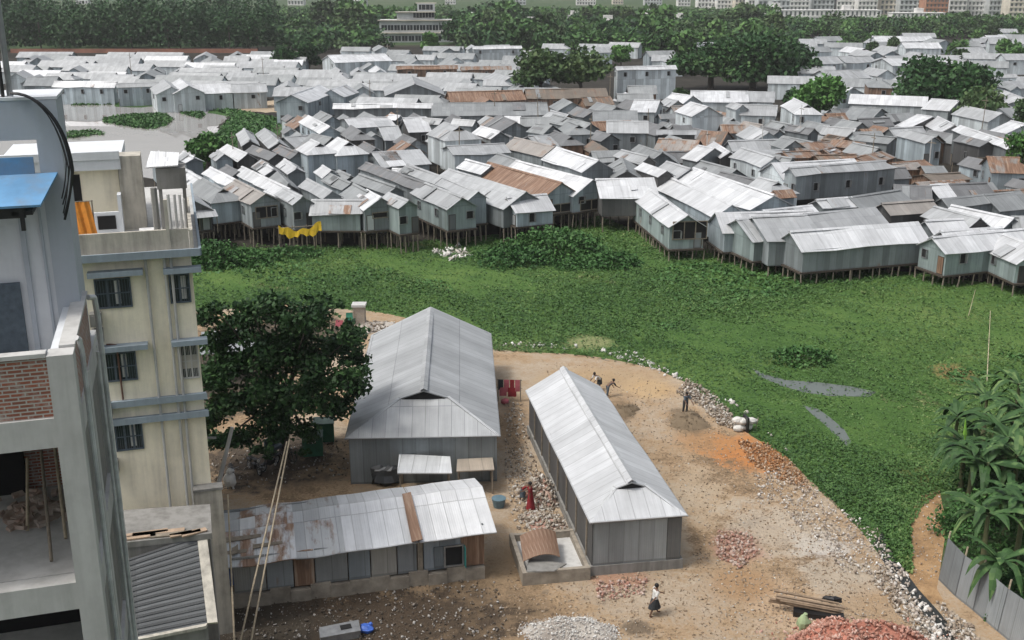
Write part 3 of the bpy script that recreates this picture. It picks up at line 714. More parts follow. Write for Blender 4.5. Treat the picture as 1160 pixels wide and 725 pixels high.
H(3,570,380,458,330,(460,452),tone='W',wall='b',zr=7.2,hip=True,label='tall pale blue hip-fronted house with a white pillar, right of its twin')
H(3,660,290,565,232,(580,358),tone='D',wall='k',hip=True,label='dark grey hipped roof with an open brown porch behind the twin blue houses',open_=(-1.4,1.4,2.4,3.9))
H(3,230,310,20,330,(50,372),tone='L',wall='m',zr=4.6,wins=0)
H(3,860,162,520,175,(640,275),tone='W',wall='m',wins=0,rise=.9,zr=5.4)
H(3,960,150,890,142,(900,190),tone='W',wall='m',wins=0,w=3)
H(3,935,235,800,240,(870,360),tone='L',wall='m',zr=5,wins=0)
H(3,1160,165,1000,170,(950,216),tone='W',wall='k',open_=(-1,1,2,3))
H(3,1110,432,745,452,(890,575),tone='L',wall='m',wins=0,rise=1.2)
H(3,1060,590,920,585,(1000,640),tone='W',wall='m',w=3,wins=0,zr=5)
H(3,560,640,470,600,w=3.6,tone='G',wall='m',wins=0,zr=5.4)
H(3,400,330,250,300,w=4,tone='G',wall='m',wins=0,zr=5.2)
H(0,489,117,379,117.5,(489,127.5),tone='W',wall='m',wins=0,zr=5.5,label='long white tin shed lying broadside behind the slum, left half of the pair',cat='shed')
H(0,618,116,491,116.5,(618,130.5),tone='G',wall='m',wins=0,zr=5.5,label='long grey tin shed lying broadside, butted to the white shed',cat='shed')
H(5,150,162,0,170,(0,232),tone='W',wall='m',wins=0)
H(5,290,180,150,170,(205,262),tone='L',wall='m',wins=0)
H(5,560,190,400,180,(500,240),tone='L',wall='m',wins=0)
H(5,930,160,820,158,(900,212),tone='W',wall='m',wins=0)
H(5,1160,165,950,165,(1000,235),tone='G',wall='m',wins=0)
# middle
H(7,870,112,530,110,(520,180),tone='G',wall='m',wins=0,zr=5.4)
H(7,960,198,645,195,(700,300),tone='L',wall='m',zr=6.2,label='long grey house lying broadside with a dark shaded front and one pale door')
H(7,430,237,330,200,(330,290),tone='G',wall='w',hip=True,label='grey hip-roofed house with pale blue walls, left of the shaded long house')
H(7,60,215,180,232,(80,280),tone='G',wall='m',wins=0,w=4.5)
H(7,500,215,200,140,(190,240),tone='G',wall='m',wins=0,zr=5)
H(7,150,310,0,318,(150,335),tone='L',wall='m',wins=0,zr=5,w=3.4)
H(7,970,482,765,432,(880,535),tone='L',wall='k',wins=0)
H(7,800,595,760,500,w=4,tone='G',wall='k',wins=0,zr=5.6)
H(7,1085,450,905,392,(1000,490),tone='G',wall='m',wins=0)
H(7,1120,605,940,542,(1020,655),tone='W',wall='k',wins=0)
H(7,1060,25,870,20,(870,60),tone='W',wall='w')
H(7,640,430,520,360,w=3.5,tone='B',wall='n',wins=0,zr=4.4)
H(7,720,440,520,445,w=4.4,tone='G',wall='m',wins=0,zr=4.8)
# right half
H(9,450,150,312,112,(380,212),tone='W',wall='w',zr=7.2,label='tall pale house with white roof and one square window, left of the hip-roofed pair')
H(9,730,135,650,115,(620,200),tone='L',wall='w',zr=6.6,label='pale house with a pointed front gable and one window, left of the bright green tree')
H(9,1010,140,735,132,(1140,238),tone='L',wall='w',zr=6.4,label='low pale broadside house with three windows below the bright green tree')
H(9,765,24,318,18,(310,110),tone='W',wall='w',wins=0,label='long bright white roof under the wide dark tree, left end')
H(9,990,30,770,25,(960,115),tone='L',wall='w',wins=0)
H(9,320,60,160,38,(320,110),tone='W',wall='w',w=5)
H(9,200,100,110,80,w=4,tone='L',wall='m')
H(9,945,360,805,305,(825,455),tone='L',wall='b',label='pale-roofed house with a broad blank blue gable, above the doors house')
H(9,990,562,735,487,(850,662),tone='L',wall='w',label='long pale house with dark doorways and red laundry along its left wall',zr=5.6)
H(9,600,360,410,350,(500,440),tone='B',wall='k',wins=0,zr=5.4,label='brown mossy roof with a dark side, right of the rusty low roofs')
H(9,630,520,500,440,w=3.0,tone='W',wall='k',wins=0,zr=5)
H(9,495,490,380,468,(300,540),tone='W',wall='m',wins=0)
H(9,340,350,40,345,w=3.4,tone='L',wall='k',wins=0,zr=4.8,rise=.5)
H(9,370,430,60,410,w=6,tone='R',rust=.6,wall='m',wins=0,zr=5)
H(9,120,560,60,500,w=4.5,tone='G',wall='m',wins=0)
H(9,300,655,120,600,w=4.5,tone='L',wall='m',wins=0)
H(9,1130,570,960,545,w=4.5,tone='G',wall='m',wins=0)
H(9,1160,430,1060,400,w=4,tone='G',wall='m',wins=0)
H(9,740,300,560,300,w=4,tone='R',rust=.7,wall='m',wins=0,zr=4.6)
H(12,925,8,118,70,(110,200),tone='L',wall='m',zr=6.2,hipb=True,label='long grey house with a row of five small windows, hipped at its left end',wins=1)
H(12,620,0,-30,35,(0,100),tone='W',wall='w',wins=0,w=6,zr=6)
H(12,1000,250,600,312,(640,402),tone='G',wall='m',wins=0,zr=5.6)
H(12,595,312,340,332,(400,410),tone='W',wall='m',wins=0,zr=5.6)
H(12,790,400,240,450,(310,570),tone='L',wall='k',wins=0,label='white striped roof with one dark gable, second row behind the right stilt front')
H(12,270,380,-100,420,(0,460),tone='W',wall='m',wins=0,w=5)
H(12,200,460,-180,475,(0,610),tone='L',wall='m',wins=0,zr=5.8)
H(15,1000,-15,240,10,(320,115),tone='W',wall='b',st=True,label='white broadside stilt hut tucked behind the striped-roof stilt hut',wins=0)
H(15,950,22,412,62,(465,192),tone='L',wall='g',st=True,floor=2.0,label='long striped-roof stilt hut with green gable and pale side door')
H(12,1140,520,128,592,(215,705),tone='W',wall='m',st=True,floor=2.0,label='longest white stilt hut facing the marsh, grey walls on many short stilts',wins=0)
H(16,1160,100,425,168,(530,328),tone='W',wall='g',st=True,floor=2.0,zr=5.2,label='green-walled stilt house with white roof at the right edge',wins=1)
H(16,1290,260,1010,150,(1160,365),w=5,tone='W',wall='g',st=True,floor=2.0,zr=5.1,label='green-walled side wing bending off the right end of the green-walled stilt house',wins=1)
H(14,960,560,495,588,w=5,tone='W',wall='k',wins=0)
H(14,1060,482,585,380,(985,570),tone='W',wall='m',wins=0,label='long white roof running down right to a small grey gable at the right edge')
H(14,785,482,440,390,(650,552),tone='L',wall='k',wins=0)
H(14,640,490,368,503,(440,600),tone='W',wall='m',wins=0,w=5)
H(14,395,335,10,362,(140,495),tone='R',rust=.3,wall='k',wins=0)
H(14,845,290,495,328,(560,392),tone='G',wall='m',wins=0,zr=5.6)
H(14,1112,265,850,292,(915,390),tone='G',wall='m',wins=0,zr=5.6)
H(14,835,192,560,205,(645,298),tone='D',wall='m',wins=0,zr=5.2)
H(14,500,205,400,210,(420,310),tone='W',wall='m',wins=0,zr=5.2)
H(14,380,225,110,212,(200,330),tone='D',wall='m',wins=0,zr=5.2)
H(14,1300,480,1080,470,w=5,tone='G',wall='m',wins=0)
H(13,1250,570,870,560,(862,700),tone='R',rust=.8,wall='b',hipb=True,zr=6.4,label='brown rust-striped hip roof with dark plank side at the far right')
H(13,420,402,185,345,(300,490),tone='L',wall='b',zr=6.4,label='pale blue gabled house with an orange rusty side wall')
H(13,860,440,650,385,(850,505),tone='D',wall='k',zr=6.2,label='dark grey hipped roof with deep shaded front, right of the orange-walled house',open_=(-2,2,1.6,3.6))
H(13,1110,460,640,305,(1060,510),tone='W',wall='m',wins=0,zr=6.6,label='long white roof rising behind the dark grey hipped house')
H(13,590,295,455,230,(490,365),tone='W',wall='m',wins=0)
H(13,400,230,290,215,(320,297),tone='W',wall='k',wins=0)
H(13,620,100,410,85,(560,190),tone='W',wall='m',wins=0,label='broad pale roof at the foot of the dome-shaped tree')
H(13,1170,290,1060,265,(1120,362),tone='W',wall='w')
H(13,1160,80,1000,20,(1080,60),tone='W',wall='m',w=6)
H(11,850,165,630,150,(690,262),tone='G',wall='m',label='grey house with a wide gable on its left, between the two round trees')
H(11,270,142,140,80,(150,190),tone='W',wall='w',hip=True,zr=7,label='tall white-roofed house with a pale blue raised room beside the bright green tree')
H(11,300,330,110,300,(190,410),tone='D',wall='m',wins=0,zr=5.2)
H(11,960,400,690,372,(880,452),tone='G',wall='m',wins=0,zr=5,rise=.8)
H(11,640,330,400,310,w=4,tone='L',wall='m',wins=0,zr=4.8)
for (a,b,c,d,w_,tn) in ((420,440,120,450,5,'R'),(640,540,330,545,5,'B'),(720,450,480,420,4,'R'),(330,510,60,520,4.5,'G'),(860,520,660,560,4.5,'R'),(560,400,430,380,4,'R'),(460,480,380,500,3,'L')):
    H(11,a,b,c,d,w=w_,tone=tn,wall='n',wins=0,zr=4.8,rise=.7,rust=.7)
H(12,1140,30,960,40,w=4,tone='R',wall='n',wins=0,zr=4.6,rise=.6)
H(13,330,590,90,610,w=4.5,tone='R',wall='n',wins=0,zr=4.6,rise=.6)
H(13,480,640,330,640,w=4,tone='G',wall='n',wins=0,zr=4.6,rise=.6)
H(14,620,110,340,130,w=5,tone='B',wall='n',wins=0,zr=4.6,rise=.6,rust=.2,label='low roof of tan boards in the gap left of the brown rust-striped roof')

# --- far field: landmarks first (photo pixels)
A_ = dict(zr=5.0)
hut((65,86.5),(33,87),e=(65,91),tone='G',wall='b',zr=5,label='grey long hut at the pond corner beside the left tower')
hut((131,92.2),(63,92),e=(131,101.5),tone='W',wall='b',zr=5.2,label='long white-roofed hut with dark doorways on the pond bank, left end',wins=1)
hut((178,93),(133,94.5),e=(178,102),tone='L',wall='b',zr=5.2,label='pale long hut on the pond bank between the door hut and the gables')
hut((194,98),(185,90),w=7,tone='L',wall='w',zr=5.6,label='pale gabled hut on the pond bank, left of the two gable ends')
hut((213.5,97),(204,89),w=7,tone='W',wall='w',zr=5.8,label='pale gabled hut with one window on the pond bank, right of the two gable ends')
hut((260,94.5),(216,96),e=(260,105),tone='W',wall='w',zr=5.4,label='broad white hut on the pond bank with a blank pale wall')
hut((300,94),(263,95),e=(300,104),tone='L',wall='w',zr=5.4,label='pale hut on the pond bank with a dark doorway, near the red figures')
hut((330,107),(362,96),w=7,tone='W',wall='b',zr=6,label='white-roofed hut turned end-on, right end of the pond bank')
hut((375,101),(392,96),w=6,tone='W',wall='b',zr=5.6,label='small white hut beside the end-on hut at the right of the pond bank')
hut((470,94.5),(466,86),w=13,tone='L',wall='m',zr=7,rise=2.6,label='wide grey house with a great plain gable facing the camera')
hut((435,60.5),(372,62.5),e=(435,70),tone='W',wall='w',zr=6.5,label='long white barn roof above the crowded left huts, beside the round trees')
hut((590,52),(536,52.5),e=(590,58),tone='W',wall='w',zr=7,label='white-roofed blue-walled shed at the foot of the far trees, mid picture')
hut((517,74),(450,75),e=(517,81),tone='R',wall='n',zr=5.5,rust=.8,label='long rusty brown shed behind the wide grey gable house')
hut((578,75),(523,75.5),e=(578,82),tone='R',wall='n',zr=5.5,rust=.7,label='rusty brown roof left of the twin spreading trees')
hut((590,102),(508,104),e=(590,109),tone='R',wall='n',zr=5.5,rust=.95,label='long brick-brown shed behind the grey broadside shed')
hut((764,74),(698,75.5),e=(764,82),tone='W',wall='w',zr=8,label='pale two-storey row with white roof between twin trees and dark banyan')
hut((685,100),(596,101),e=(685,107),tone='B',wall='n',zr=5.6,label='long dark brown shed in the shade of the twin spreading trees')
hut((690,109),(660,110),w=5,tone='B',wall='n',zr=5)
hut((742,97),(712,97),w=6,tone='R',wall='n',zr=5)
hut((738,106),(700,106),w=5,tone='G',wall='m',zr=5)
hut((1009,88),(983,87.5),e=(1009,102),tone='G',wall='n',hip=True,hipb=True,zr=7,label='hip-roofed grey house with a dark red-brown front, left of the dome-shaped tree')
hut((947,64),(900,65),e=(947,70),tone='W',wall='w',zr=6)
hut((985,63),(950,64),e=(985,71),tone='W',wall='w',zr=6)
hut((1067,65),(1000,66),e=(1067,74),tone='W',wall='w',zr=6.5,label='biggest white roof among the far huts above the dome-shaped tree')
hut((975,79),(930,80),e=(975,89),tone='W',wall='w',zr=6)
hut((965,99),(940,97),e=(965,105),tone='W',wall='w',zr=6)
hut((1098,68),(1070,67),e=(1098,74),tone='W',wall='w',zr=6)
hut((1120,82),(1090,81),e=(1120,87),tone='W',wall='w',zr=6)
hut((1150,84),(1132,84),e=(1150,92),tone='W',wall='w',zr=6)
hut((1152,98),(1135,93),e=(1140,100),tone='D',wall='m',zr=6)
hut((1113,54),(1093,54),w=8,tone='W',wall='w',zr=6)
hut((1160,44),(1120,43.5),w=9,tone='W',wall='w',zr=7)
hut((1062,48),(1022,48),w=9,tone='W',wall='w',zr=7)
hut((1021,41),(990,41),w=9,tone='W',wall='w',zr=7)
hut((1160,61),(1135,61),w=8,tone='W',wall='w',zr=6)

# --- the packed huts in between
MAINP = [(212,205),(262,182),(318,150),(330,128),(376,128),(620,130),(700,112),(782,118),(880,128),(960,122),(1010,125),(1060,150),(1160,150),(1160,262),(1050,268),(905,262),(800,240),(700,212),(590,214),(420,215),(330,215),(250,205)]
LEFTP = [(14,58),(318,58),(345,76),(440,68),(450,94),(400,99),(372,104),(345,100),(262,93),(60,86),(14,86)]
MIDP = [(445,72),(590,62),(600,92),(690,104),(775,104),(780,118),(622,128),(620,112),(480,112),(400,110),(445,98)]
RIGHTP = [(880,58),(930,40),(1000,34),(1160,30),(1160,150),(1110,150),(1118,128),(1060,78),(1015,110),(1005,132),(960,132),(956,92),(900,88)]
TREEP = [(918,140,14),(1066,130,20),(1104,146,14),(618,118,10),(650,118,10),(800,100,14),(850,104,16),(890,96,12),(236,188,10),(320,80,9),(346,79,9)]
NOFILL = [[(195, 168), (690, 160), (690, 225), (195, 225)], [(890, 200), (1030, 190), (1040, 262), (890, 262)], [(990, 160), (1110, 150), (1110, 205), (990, 200)], [(500, 170), (575, 165), (575, 190), (500, 190)], [(690, 140), (740, 140), (740, 172), (690, 172)], [(345, 175), (410, 172), (410, 205), (345, 205)]]
def near_tree(p):
    for (x, y, rad) in TREEP:
        g = G(x, y)
        if (g-p).length < rad*.35: return True
    return False
def fill(poly, n, seed, zr, sizes, yaws, tones, far, gap=.1, cap=9999):
    r = random.Random(seed); xs = [p[0] for p in poly]; ys = [p[1] for p in poly]; made = 0
    for _ in range(n):
        if made >= cap: break
        x, y = r.uniform(min(xs), max(xs)), r.uniform(min(ys), max(ys))
        if not inpoly(x, y, poly) or any(inpoly(x, y, q) for q in NOFILL): continue
        z = zr+r.uniform(-.5, .5)-(.6 if x > 700 and y > 110 else 0); c = G(x, y, z)
        if near_tree(Vector((c.x, c.y, 0))): continue
        Lh = r.uniform(*sizes[0]); w = r.uniform(*sizes[1]); an = R((r.choice(yaws) if len(yaws) > 2 or x < 690 else r.choice((24, -76)))+r.uniform(-4, 4))
        f = (c.x, c.y, Lh/2+.2, w/2, an+math.pi/2)
        if any(abs(f[0]-g[0]) < 26 and abs(f[1]-g[1]) < 26 and sat(f, g, gap) for g in FOOT): continue
        dx, dy = -math.sin(an), math.cos(an)
        p1 = proj(c.x-dx*Lh/2, c.y-dy*Lh/2, z); p2 = proj(c.x+dx*Lh/2, c.y+dy*Lh/2, z)
        hut(p1, p2, w=w, zr=z, tone=r.choice(tones), wall=r.choice('mmbkwn' if not far else 'wwwb'), far=far, wins=0 if r.random() < .6 else None, hip=r.random() < .15)
        made += 1
    return made
n1 = fill(MAINP, 5000, 21, 4.7, ((4.5, 9), (3.6, 5.2)), (20, 21), 'GGDDDLR', False, .25, 75)
FARSTART = len(HUTS)
fill([(1175,110),(1320,120),(1330,300),(1180,290)], 600, 29, 4.6, ((6, 11), (4, 6)), (20, 21), 'LGGDW', False, .3, 16)
n2 = fill(LEFTP, 5000, 22, 4.6, ((7, 18), (4.5, 7.5)), (80, 86, 84, 12), 'WWLLLLGG', True, .15, 85)
n3 = fill(MIDP, 3000, 23, 4.8, ((6, 16), (4.5, 7)), (80, 75, 15), 'WLLGGGDR', True, .2, 40)
n4 = fill(RIGHTP, 3000, 24, 5.2, ((7, 15), (5, 8)), (80, 70, 10, -70), 'WWLLLG', True, .6, 50)
n6 = fill([(560,50),(700,48),(870,44),(870,58),(780,66),(700,72),(600,62)], 2500, 27, 5.2, ((7, 14), (5, 8)), (80, 70, 10, -70), 'WWLLG', True, .8, 14)
n7 = fill([(375,52),(560,49),(600,62),(445,68),(436,58)], 1500, 28, 4.8, ((7, 14), (4.5, 7)), (80, 75, 12), 'LGGDR', True, .5, 16)
n5 = fill(MAINP, 5000, 25, 4.2, ((2.6, 4.5), (2.4, 3.4)), (20, 22), 'GGDDDR', True, .15, 40)
print('huts', len(HUTS), n1, n2, n3, n4, n5)
# ------------------------------------------------------------------ big sheds in the yard
def shed(name, c_fl, c_fr, c_bl, c_br, ze, rise, tone, wall, hip, label, plinth=0.0, rust=.1, wins=()):
    """c_*: eave corners in world coordinates at height ze"""
    fm = (c_fl+c_fr)/2; bm_ = (c_bl+c_br)/2; d = Vector((bm_.x-fm.x, bm_.y-fm.y)); Lh = d.length-.64; dn = d.normalized()
    w = ((c_fr-c_fl).length+(c_br-c_bl).length)/2
    a = Vector((fm.x, fm.y))+dn*.32
    rz = math.atan2(-dn.x, dn.y); root = empty(name, (a.x, a.y, 0), rz, label, 'shed')
    r = random.Random(4)
    mb, wb, z = hut_geo(r, Lh, w, ze+rise, rise, hip, False, plinth, False)
    mb.build('roof', M['roofn'], root, (*TONE[tone], rust))
    wb.build('wall', [M['walln'], M['dark']], root, (*WALL[wall], .2))
    FOOT.append((a.x+dn.x*Lh/2, a.y+dn.y*Lh/2, Lh/2+.3, w/2, math.atan2(dn.y, dn.x)))
    hb = MB(); hx = w/2; yg = min(w*.30, Lh*.4)                # bright caps over the hips
    for sg in (-1, 1):
        p0 = Vector((sg*hx, -.32, ze+.07)); p1 = Vector((sg*hx*.34, yg, ze+rise*.66+.09)); sd = Vector((.16, .0, -.03)); se = Vector((0, .22, -.02))
        q = [p0-sd*sg, p0+se*.6, p1+se, p1-sd*sg]
        hb.slab(q if (q[1]-q[0]).cross(q[2]-q[0]).z > 0 else q[::-1], .03)
        hb.build('hip_cap', M['roofn'], root, (.66, .67, .68, 0)); hb = MB()
    if plinth:
        pb = MB(); pb.box(-w/2+.1, -.12, -.05, w/2-.1, Lh+.12, plinth, 0); pb.build('plinth', M['concd'], root)
    return root, w, Lh
zA = 3.0
bigshed, wA, LA = shed('big_shed', G(391, 497, zA), G(567, 497, zA), G(422, 374, zA), G(556, 380, zA), zA, 2.0, 'L', 'm', True, 'broad grey tin shed with a hipped front, between the dark tree and the narrow shed', rust=.05)
longshed, wB, LB_ = shed('long_shed', G(671, 594, zA), G(777, 587, zA), G(592, 437, zA), G(684, 441, zA), zA, 1.45, 'W', 'k', True, 'long narrow bright tin shed with dark plank sides on the dirt yard', plinth=.55, rust=.04)
longshed.children[0].color = (.52, .535, .545, .04)
bigshed.children[0].color = (.35, .37, .38, .05)
# front panel of the long shed: one pale corrugated sheet and a dark end board
pm = MB(); pm.box(-wB/2+.27, -.075, .56, wB/2-1.0, -.02, 2.92); pm.build('front_panel', M['walln'], longshed, (.30, .325, .335, .1))
pm = MB(); pm.box(wB/2-.98, -.07, .56, wB/2-.24, -.02, 2.9); pm.build('end_board', M['walln'], longshed, (.13, .135, .135, .1))
for k in range(7):
    pm = MB(); y0 = 1.0+k*2.5; pm.box(-wB/2+.15, y0, .5, -wB/2+.215, y0+.16, 2.95); pm.build('side_post', M['wood'], longshed)
# concrete tank at its near corner
tk = empty('water_tank', G(592, 664), R(9.3), 'low roofless concrete tank at the near left corner of the long narrow shed', 'tank')
b = MB(); W_ = 3.45; D_ = 4.2; h_ = .72
b.box(0, 0, 0, W_, .22, h_); b.box(0, .223, 0, .22, D_, h_); b.box(.223, D_-.22, 0, W_, D_, h_*.95); b.box(W_-.2, .223, 0, W_, D_-.223, h_*.9)
b.build('wall', bpy.data.materials.get('mud_wall') or plain('mud_wall', (.36, .32, .26), .95, scale=1.5, c2=(.18, .155, .125), bmp=.5), tk)
b = MB(); b.box(.22, .22, .0, W_-.2, D_-.22, .30); b.build('floor', M['conc'], tk)
bs = empty('bent_sheet', tk.location+Vector((0, 0, 0)), R(9.3), 'bent brown tin sheet curled up over the left wall of the concrete tank', 'tin sheet')
b = MB(); n = 10; pr = None
for k in range(n+1):
    t = k/n; x = -.1+1.9*t; z = .80+.42*math.sin(t*2.2)-.25*t*t
    q = (Vector((x+.3, 1.0, z)), Vector((x+.5, 3.2, z+.25)))
    if pr: b.slab([pr[0], q[0], q[1], pr[1]], .03)
    pr = q
o = b.build('sheet', M['roofn'], bs, (.40, .31, .24, .75))
b = MB(); b.slab([(.2, .05, .76), (1.6, -.1, .78), (2.4, .8, .60), (.6, 1.5, .66)], .06); 
o = b.build('leaning_slab', M['concd'], None); o.location = tk.location; o.rotation_euler = (0, 0, R(9.3)); tag(o, 'thin grey slab lying across the front wall of the concrete tank', 'slab')

# ------------------------------------------------------------------ long front house (patched tin roof)
fh = empty('patched_house', G(238, 691), R(13.3), 'long low house with a patched rusty tin roof and mud-brick base, at the front', 'house')
HL = 13.4; HD = 4.6
b = MB()
zf, zr_, zb = 2.55, 3.5, 3.05
# roof in five patched runs along its length, near edge sagging, all one piece each
runs = [(-.9, 1.7, 2.36, 3.12, 'L', .5), (1.6, 4.2, 2.42, 3.22, 'W', .6), (4.15, 6.6, 2.5, 3.30, 'L', .4), (6.52, 10.05, 2.56, 3.42, 'W', .15), (10.1, HL+.55, 2.68, 3.56, 'W', .0)]
for i, (x0, x1, e_, r_, tn, ru) in enumerate(runs):
    b = MB(); k = 5
    for q in range(k):
        xa, xb = x0+(x1-x0)*q/k, x0+(x1-x0)*(q+1)/k
        def zj(x, base): return (2.38+.024*x if base < 3 else 3.14+.031*x)+.05*math.sin(x*2.1)*(1 if x < 6 else .4)+.012*(i % 2)
        b.slab([(xa, -.55, zj(xa, e_)), (xb, -.55, zj(xb, e_)), (xb, 2.9, zj(xb+.7, r_)), (xa, 2.9, zj(xa+.7, r_))], .05, 0, [(xa, 0), (xb, 0), (xb, 3.5), (xa, 3.5)])
        b.slab([(xa, 2.9, zj(xa+.7, r_)-.002), (xb, 2.9, zj(xb+.7, r_)-.002), (xb, HD+.4, zj(xb+.7, r_)-.5), (xa, HD+.4, zj(xa+.7, r_)-.5)], .05, 0, [(xa, 0), (xb, 0), (xb, 2), (xa, 2)])
    o = b.build('roof', M['roofn'], fh, (*TONE[tn], ru)); 
    if tn == 'W' and i == 4: o.color = (.66, .67, .68, 0)
b = MB(); b.slab([(9.7, -.6, 2.76), (10.25, -.6, 2.82), (10.2, 2.95, 3.66), (9.75, 2.95, 3.60)], .04); b.build('rusty_strip', M['roofn'], fh, (.30, .18, .11, .9))
b = MB()
for (x0, y0, x1, y1, zz) in ((.2, .3, 1.9, .6, 2.6), (.0, 1.2, 2.6, 1.5, 2.85), (1.2, .2, 1.5, 2.3, 2.7), (2.2, .5, 3.6, .72, 2.75)):
    b.slab([(x0, y0, zz), (x1, y0+.1, zz+.05), (x1, y1, zz+.12), (x0, y1, zz+.1)], .05)
b.build('roof_board', M['wood'], fh)
segs = [(0.0, 1.2, 'tarp'), (1.2, 2.7, (.33, .33, .31)), (2.75, 4.0, (.24, .26, .27)), (4.05, 5.0, (.15, .10, .08)), (5.05, 6.6, (.22, .23, .23)), (6.65, 7.7, (.24, .27, .29)), (7.75, 9.0, (.36, .35, .32)), (9.05, 10.0, (.22, .235, .245)), (10.35, 12.2, (.23, .26, .29)), (12.25, HL, (.10, .105, .11))]
for (x0, x1, c_) in segs:
    b = MB(); b.box(x0, -.05+.01*math.sin(x0*9), .75, x1, .05, 2.62)
    if c_ == 'tarp':
        b = MB(); b.slab([(x0, -.25, 1.0), (x1, -.1, 1.25), (x1, .05, 2.3), (x0, .05, 2.3)], .03); b.build('blue_tarp', M['tarp'], fh)
    else: b.build('wall_sheet', M['walln'], fh, (*c_, .3 if c_[0] > .21 else .8))
b = MB(); b.box(10.05, -.07, .3, 10.3, .06, 2.7); b.build('post', M['wood'], fh)
b = MB(); b.box(0, HD-.1, 0, HL, HD, 2.9); b.box(0, .06, .0, .08, HD-.103, 2.6); b.box(HL-.09, .06, .75, HL, HD-.103, 2.9); b.build('wall', M['walln'], fh, (.22, .24, .25, .2))
b = MB()
for q in range(14):
    x0 = HL*q/14; x1 = HL*(q+1)/14; jj = .10*math.sin(q*2.7); b.box(x0, -.22+jj*.4, -.05, x1-.004, .12, .72+jj)
b.build('base', bpy.data.materials['mud_wall'], fh)
wf = MB()
for (a0, c0, a1, c1) in ((11.35, .85, 12.35, .93), (11.35, 1.95, 12.35, 2.03), (11.35, .93, 11.43, 1.95), (12.27, .93, 12.35, 1.95)): wf.box(a0, -.16, c0, a1, .02, c1)
w_ = wf.build('window', M['steel'], fh)
b = MB(); b.box(11.43, -.10, .93, 12.27, -.06, 1.95); b.build('pane', M['dark'], w_)
b = MB(); b.box(10.85, -.12, .85, 11.33, -.06, 2.02); b.build('shutter', M['walln'], w_, (.18, .21, .23, .1))
b = MB(); b.box(12.36, -.45, .88, 12.41, -.1, 1.98); b.build('shutter', M['teal'], w_)

# flat roof bits standing in front of the big shed
def panel(name, p, z, mat, label, cat, color=None, legs=True, th=.06):
    c = sum((G(*q, z) for q in p), Vector())/4
    e = empty(name, (c.x, c.y, 0), 0, label, cat)
    pts = [G(*q, z)-Vector((c.x, c.y, 0)) for q in p]
    b = MB(); b.slab(pts[::-1] if (pts[1]-pts[0]).cross(pts[2]-pts[0]).z < 0 else pts, th); b.build('top', mat, e, color)
    if legs:
        b = MB()
        for q in pts: b.tube((q.x*.9, q.y*.9, 0), (q.x*.9, q.y*.9, z-th), .05, .05, 6)
        b.build('post', M['wood'], e)
    return e
panel('tin_canopy', [(450, 536), (512, 536), (510, 517), (452, 514)], 1.9, M['roofn'], 'white flat tin canopy against the front wall of the broad grey shed', 'canopy', (.70, .72, .73, .0))
panel('board_canopy', [(517, 534), (560, 532), (558, 518), (518, 520)], 1.6, M['roofn'], 'beige board canopy beside the white flat tin canopy', 'canopy', (.52, .45, .37, .2))
e = empty('tarp_heap', G(437, 546), 0, 'dark plastic-covered heap beside the white flat tin canopy', 'heap')
b = MB(); b.blob((0, 0, .5), 1.0, .7, .75, 0, .25, 12, 7, 3); b.blob((.5, .3, .6), .6, .5, .7, 0, .25, 10, 6, 5); b.build('cover', plain('grey_black_plastic', (.05, .055, .06), .35, scale=3), e)
b = MB(); b.slab([(-.6, -.5, .95), (.4, -.6, 1.0), (.6, .2, 1.3), (-.4, .3, 1.2)], .04); b.build('sheet', M['steel'], e)

panel('tin_canopy', [(226, 402), (290, 396), (284, 372), (228, 376)], 2.4, M['roofn'], 'grey tin lean-to canopy behind the big dark tree', 'canopy', (.30, .32, .33, .2))
# ------------------------------------------------------------------ the cream building
YB = empty('cream_building', (-13.4, 44.76, 0), R(16.8), 'weathered cream apartment block with blue-grey ledges and a mouldy roof parapet', 'building')
W0 = -5.2
b = MB(); D = 15
b.box(W0, 0, 0, 0, D, 17.98); b.build('wall', M['cream'], YB)
b = MB(); b.box(W0-.05, -.5, 17.98, .32, D, 18.16); b.build('roof_slab', M['conc'], YB)
b = MB(); b.box(W0-.05, -.62, 17.95, .38, -.503, 18.26); b.box(.323, -.5, 17.95, .43, D, 18.26); b.build('roof_ledge', M['ledge'], YB)
b = MB(); b.box(W0, -.3, 18.165, -.02, -.15, 19.05); b.box(.0, -.3, 18.165, .15, 7, 19.0); b.box(-.9, -.33, 18.165, -.75, -.12, 20.3); b.build('parapet', M['parapet'], YB)
for x0, x1, z in ((-4.1, -1.95, 17.35), (-1.15, .36, 17.30), (-4.1, -2.05, 14.15), (-1.1, .36, 14.15)):
    b = MB(); b.box(x0, -.55, z, x1, .0, z+.12); b.box(x0, -.6, z-.06, x1, -.553, z+.16); b.build('sunshade', M['ledge'], YB)
for z in (11.55, 10.75):
    b = MB(); b.box(W0, -.32, z, .12, -.003, z+.2); b.box(W0, -.36, z-.02, .16, -.323, z+.26); b.build('ledge', M['ledge'], YB)
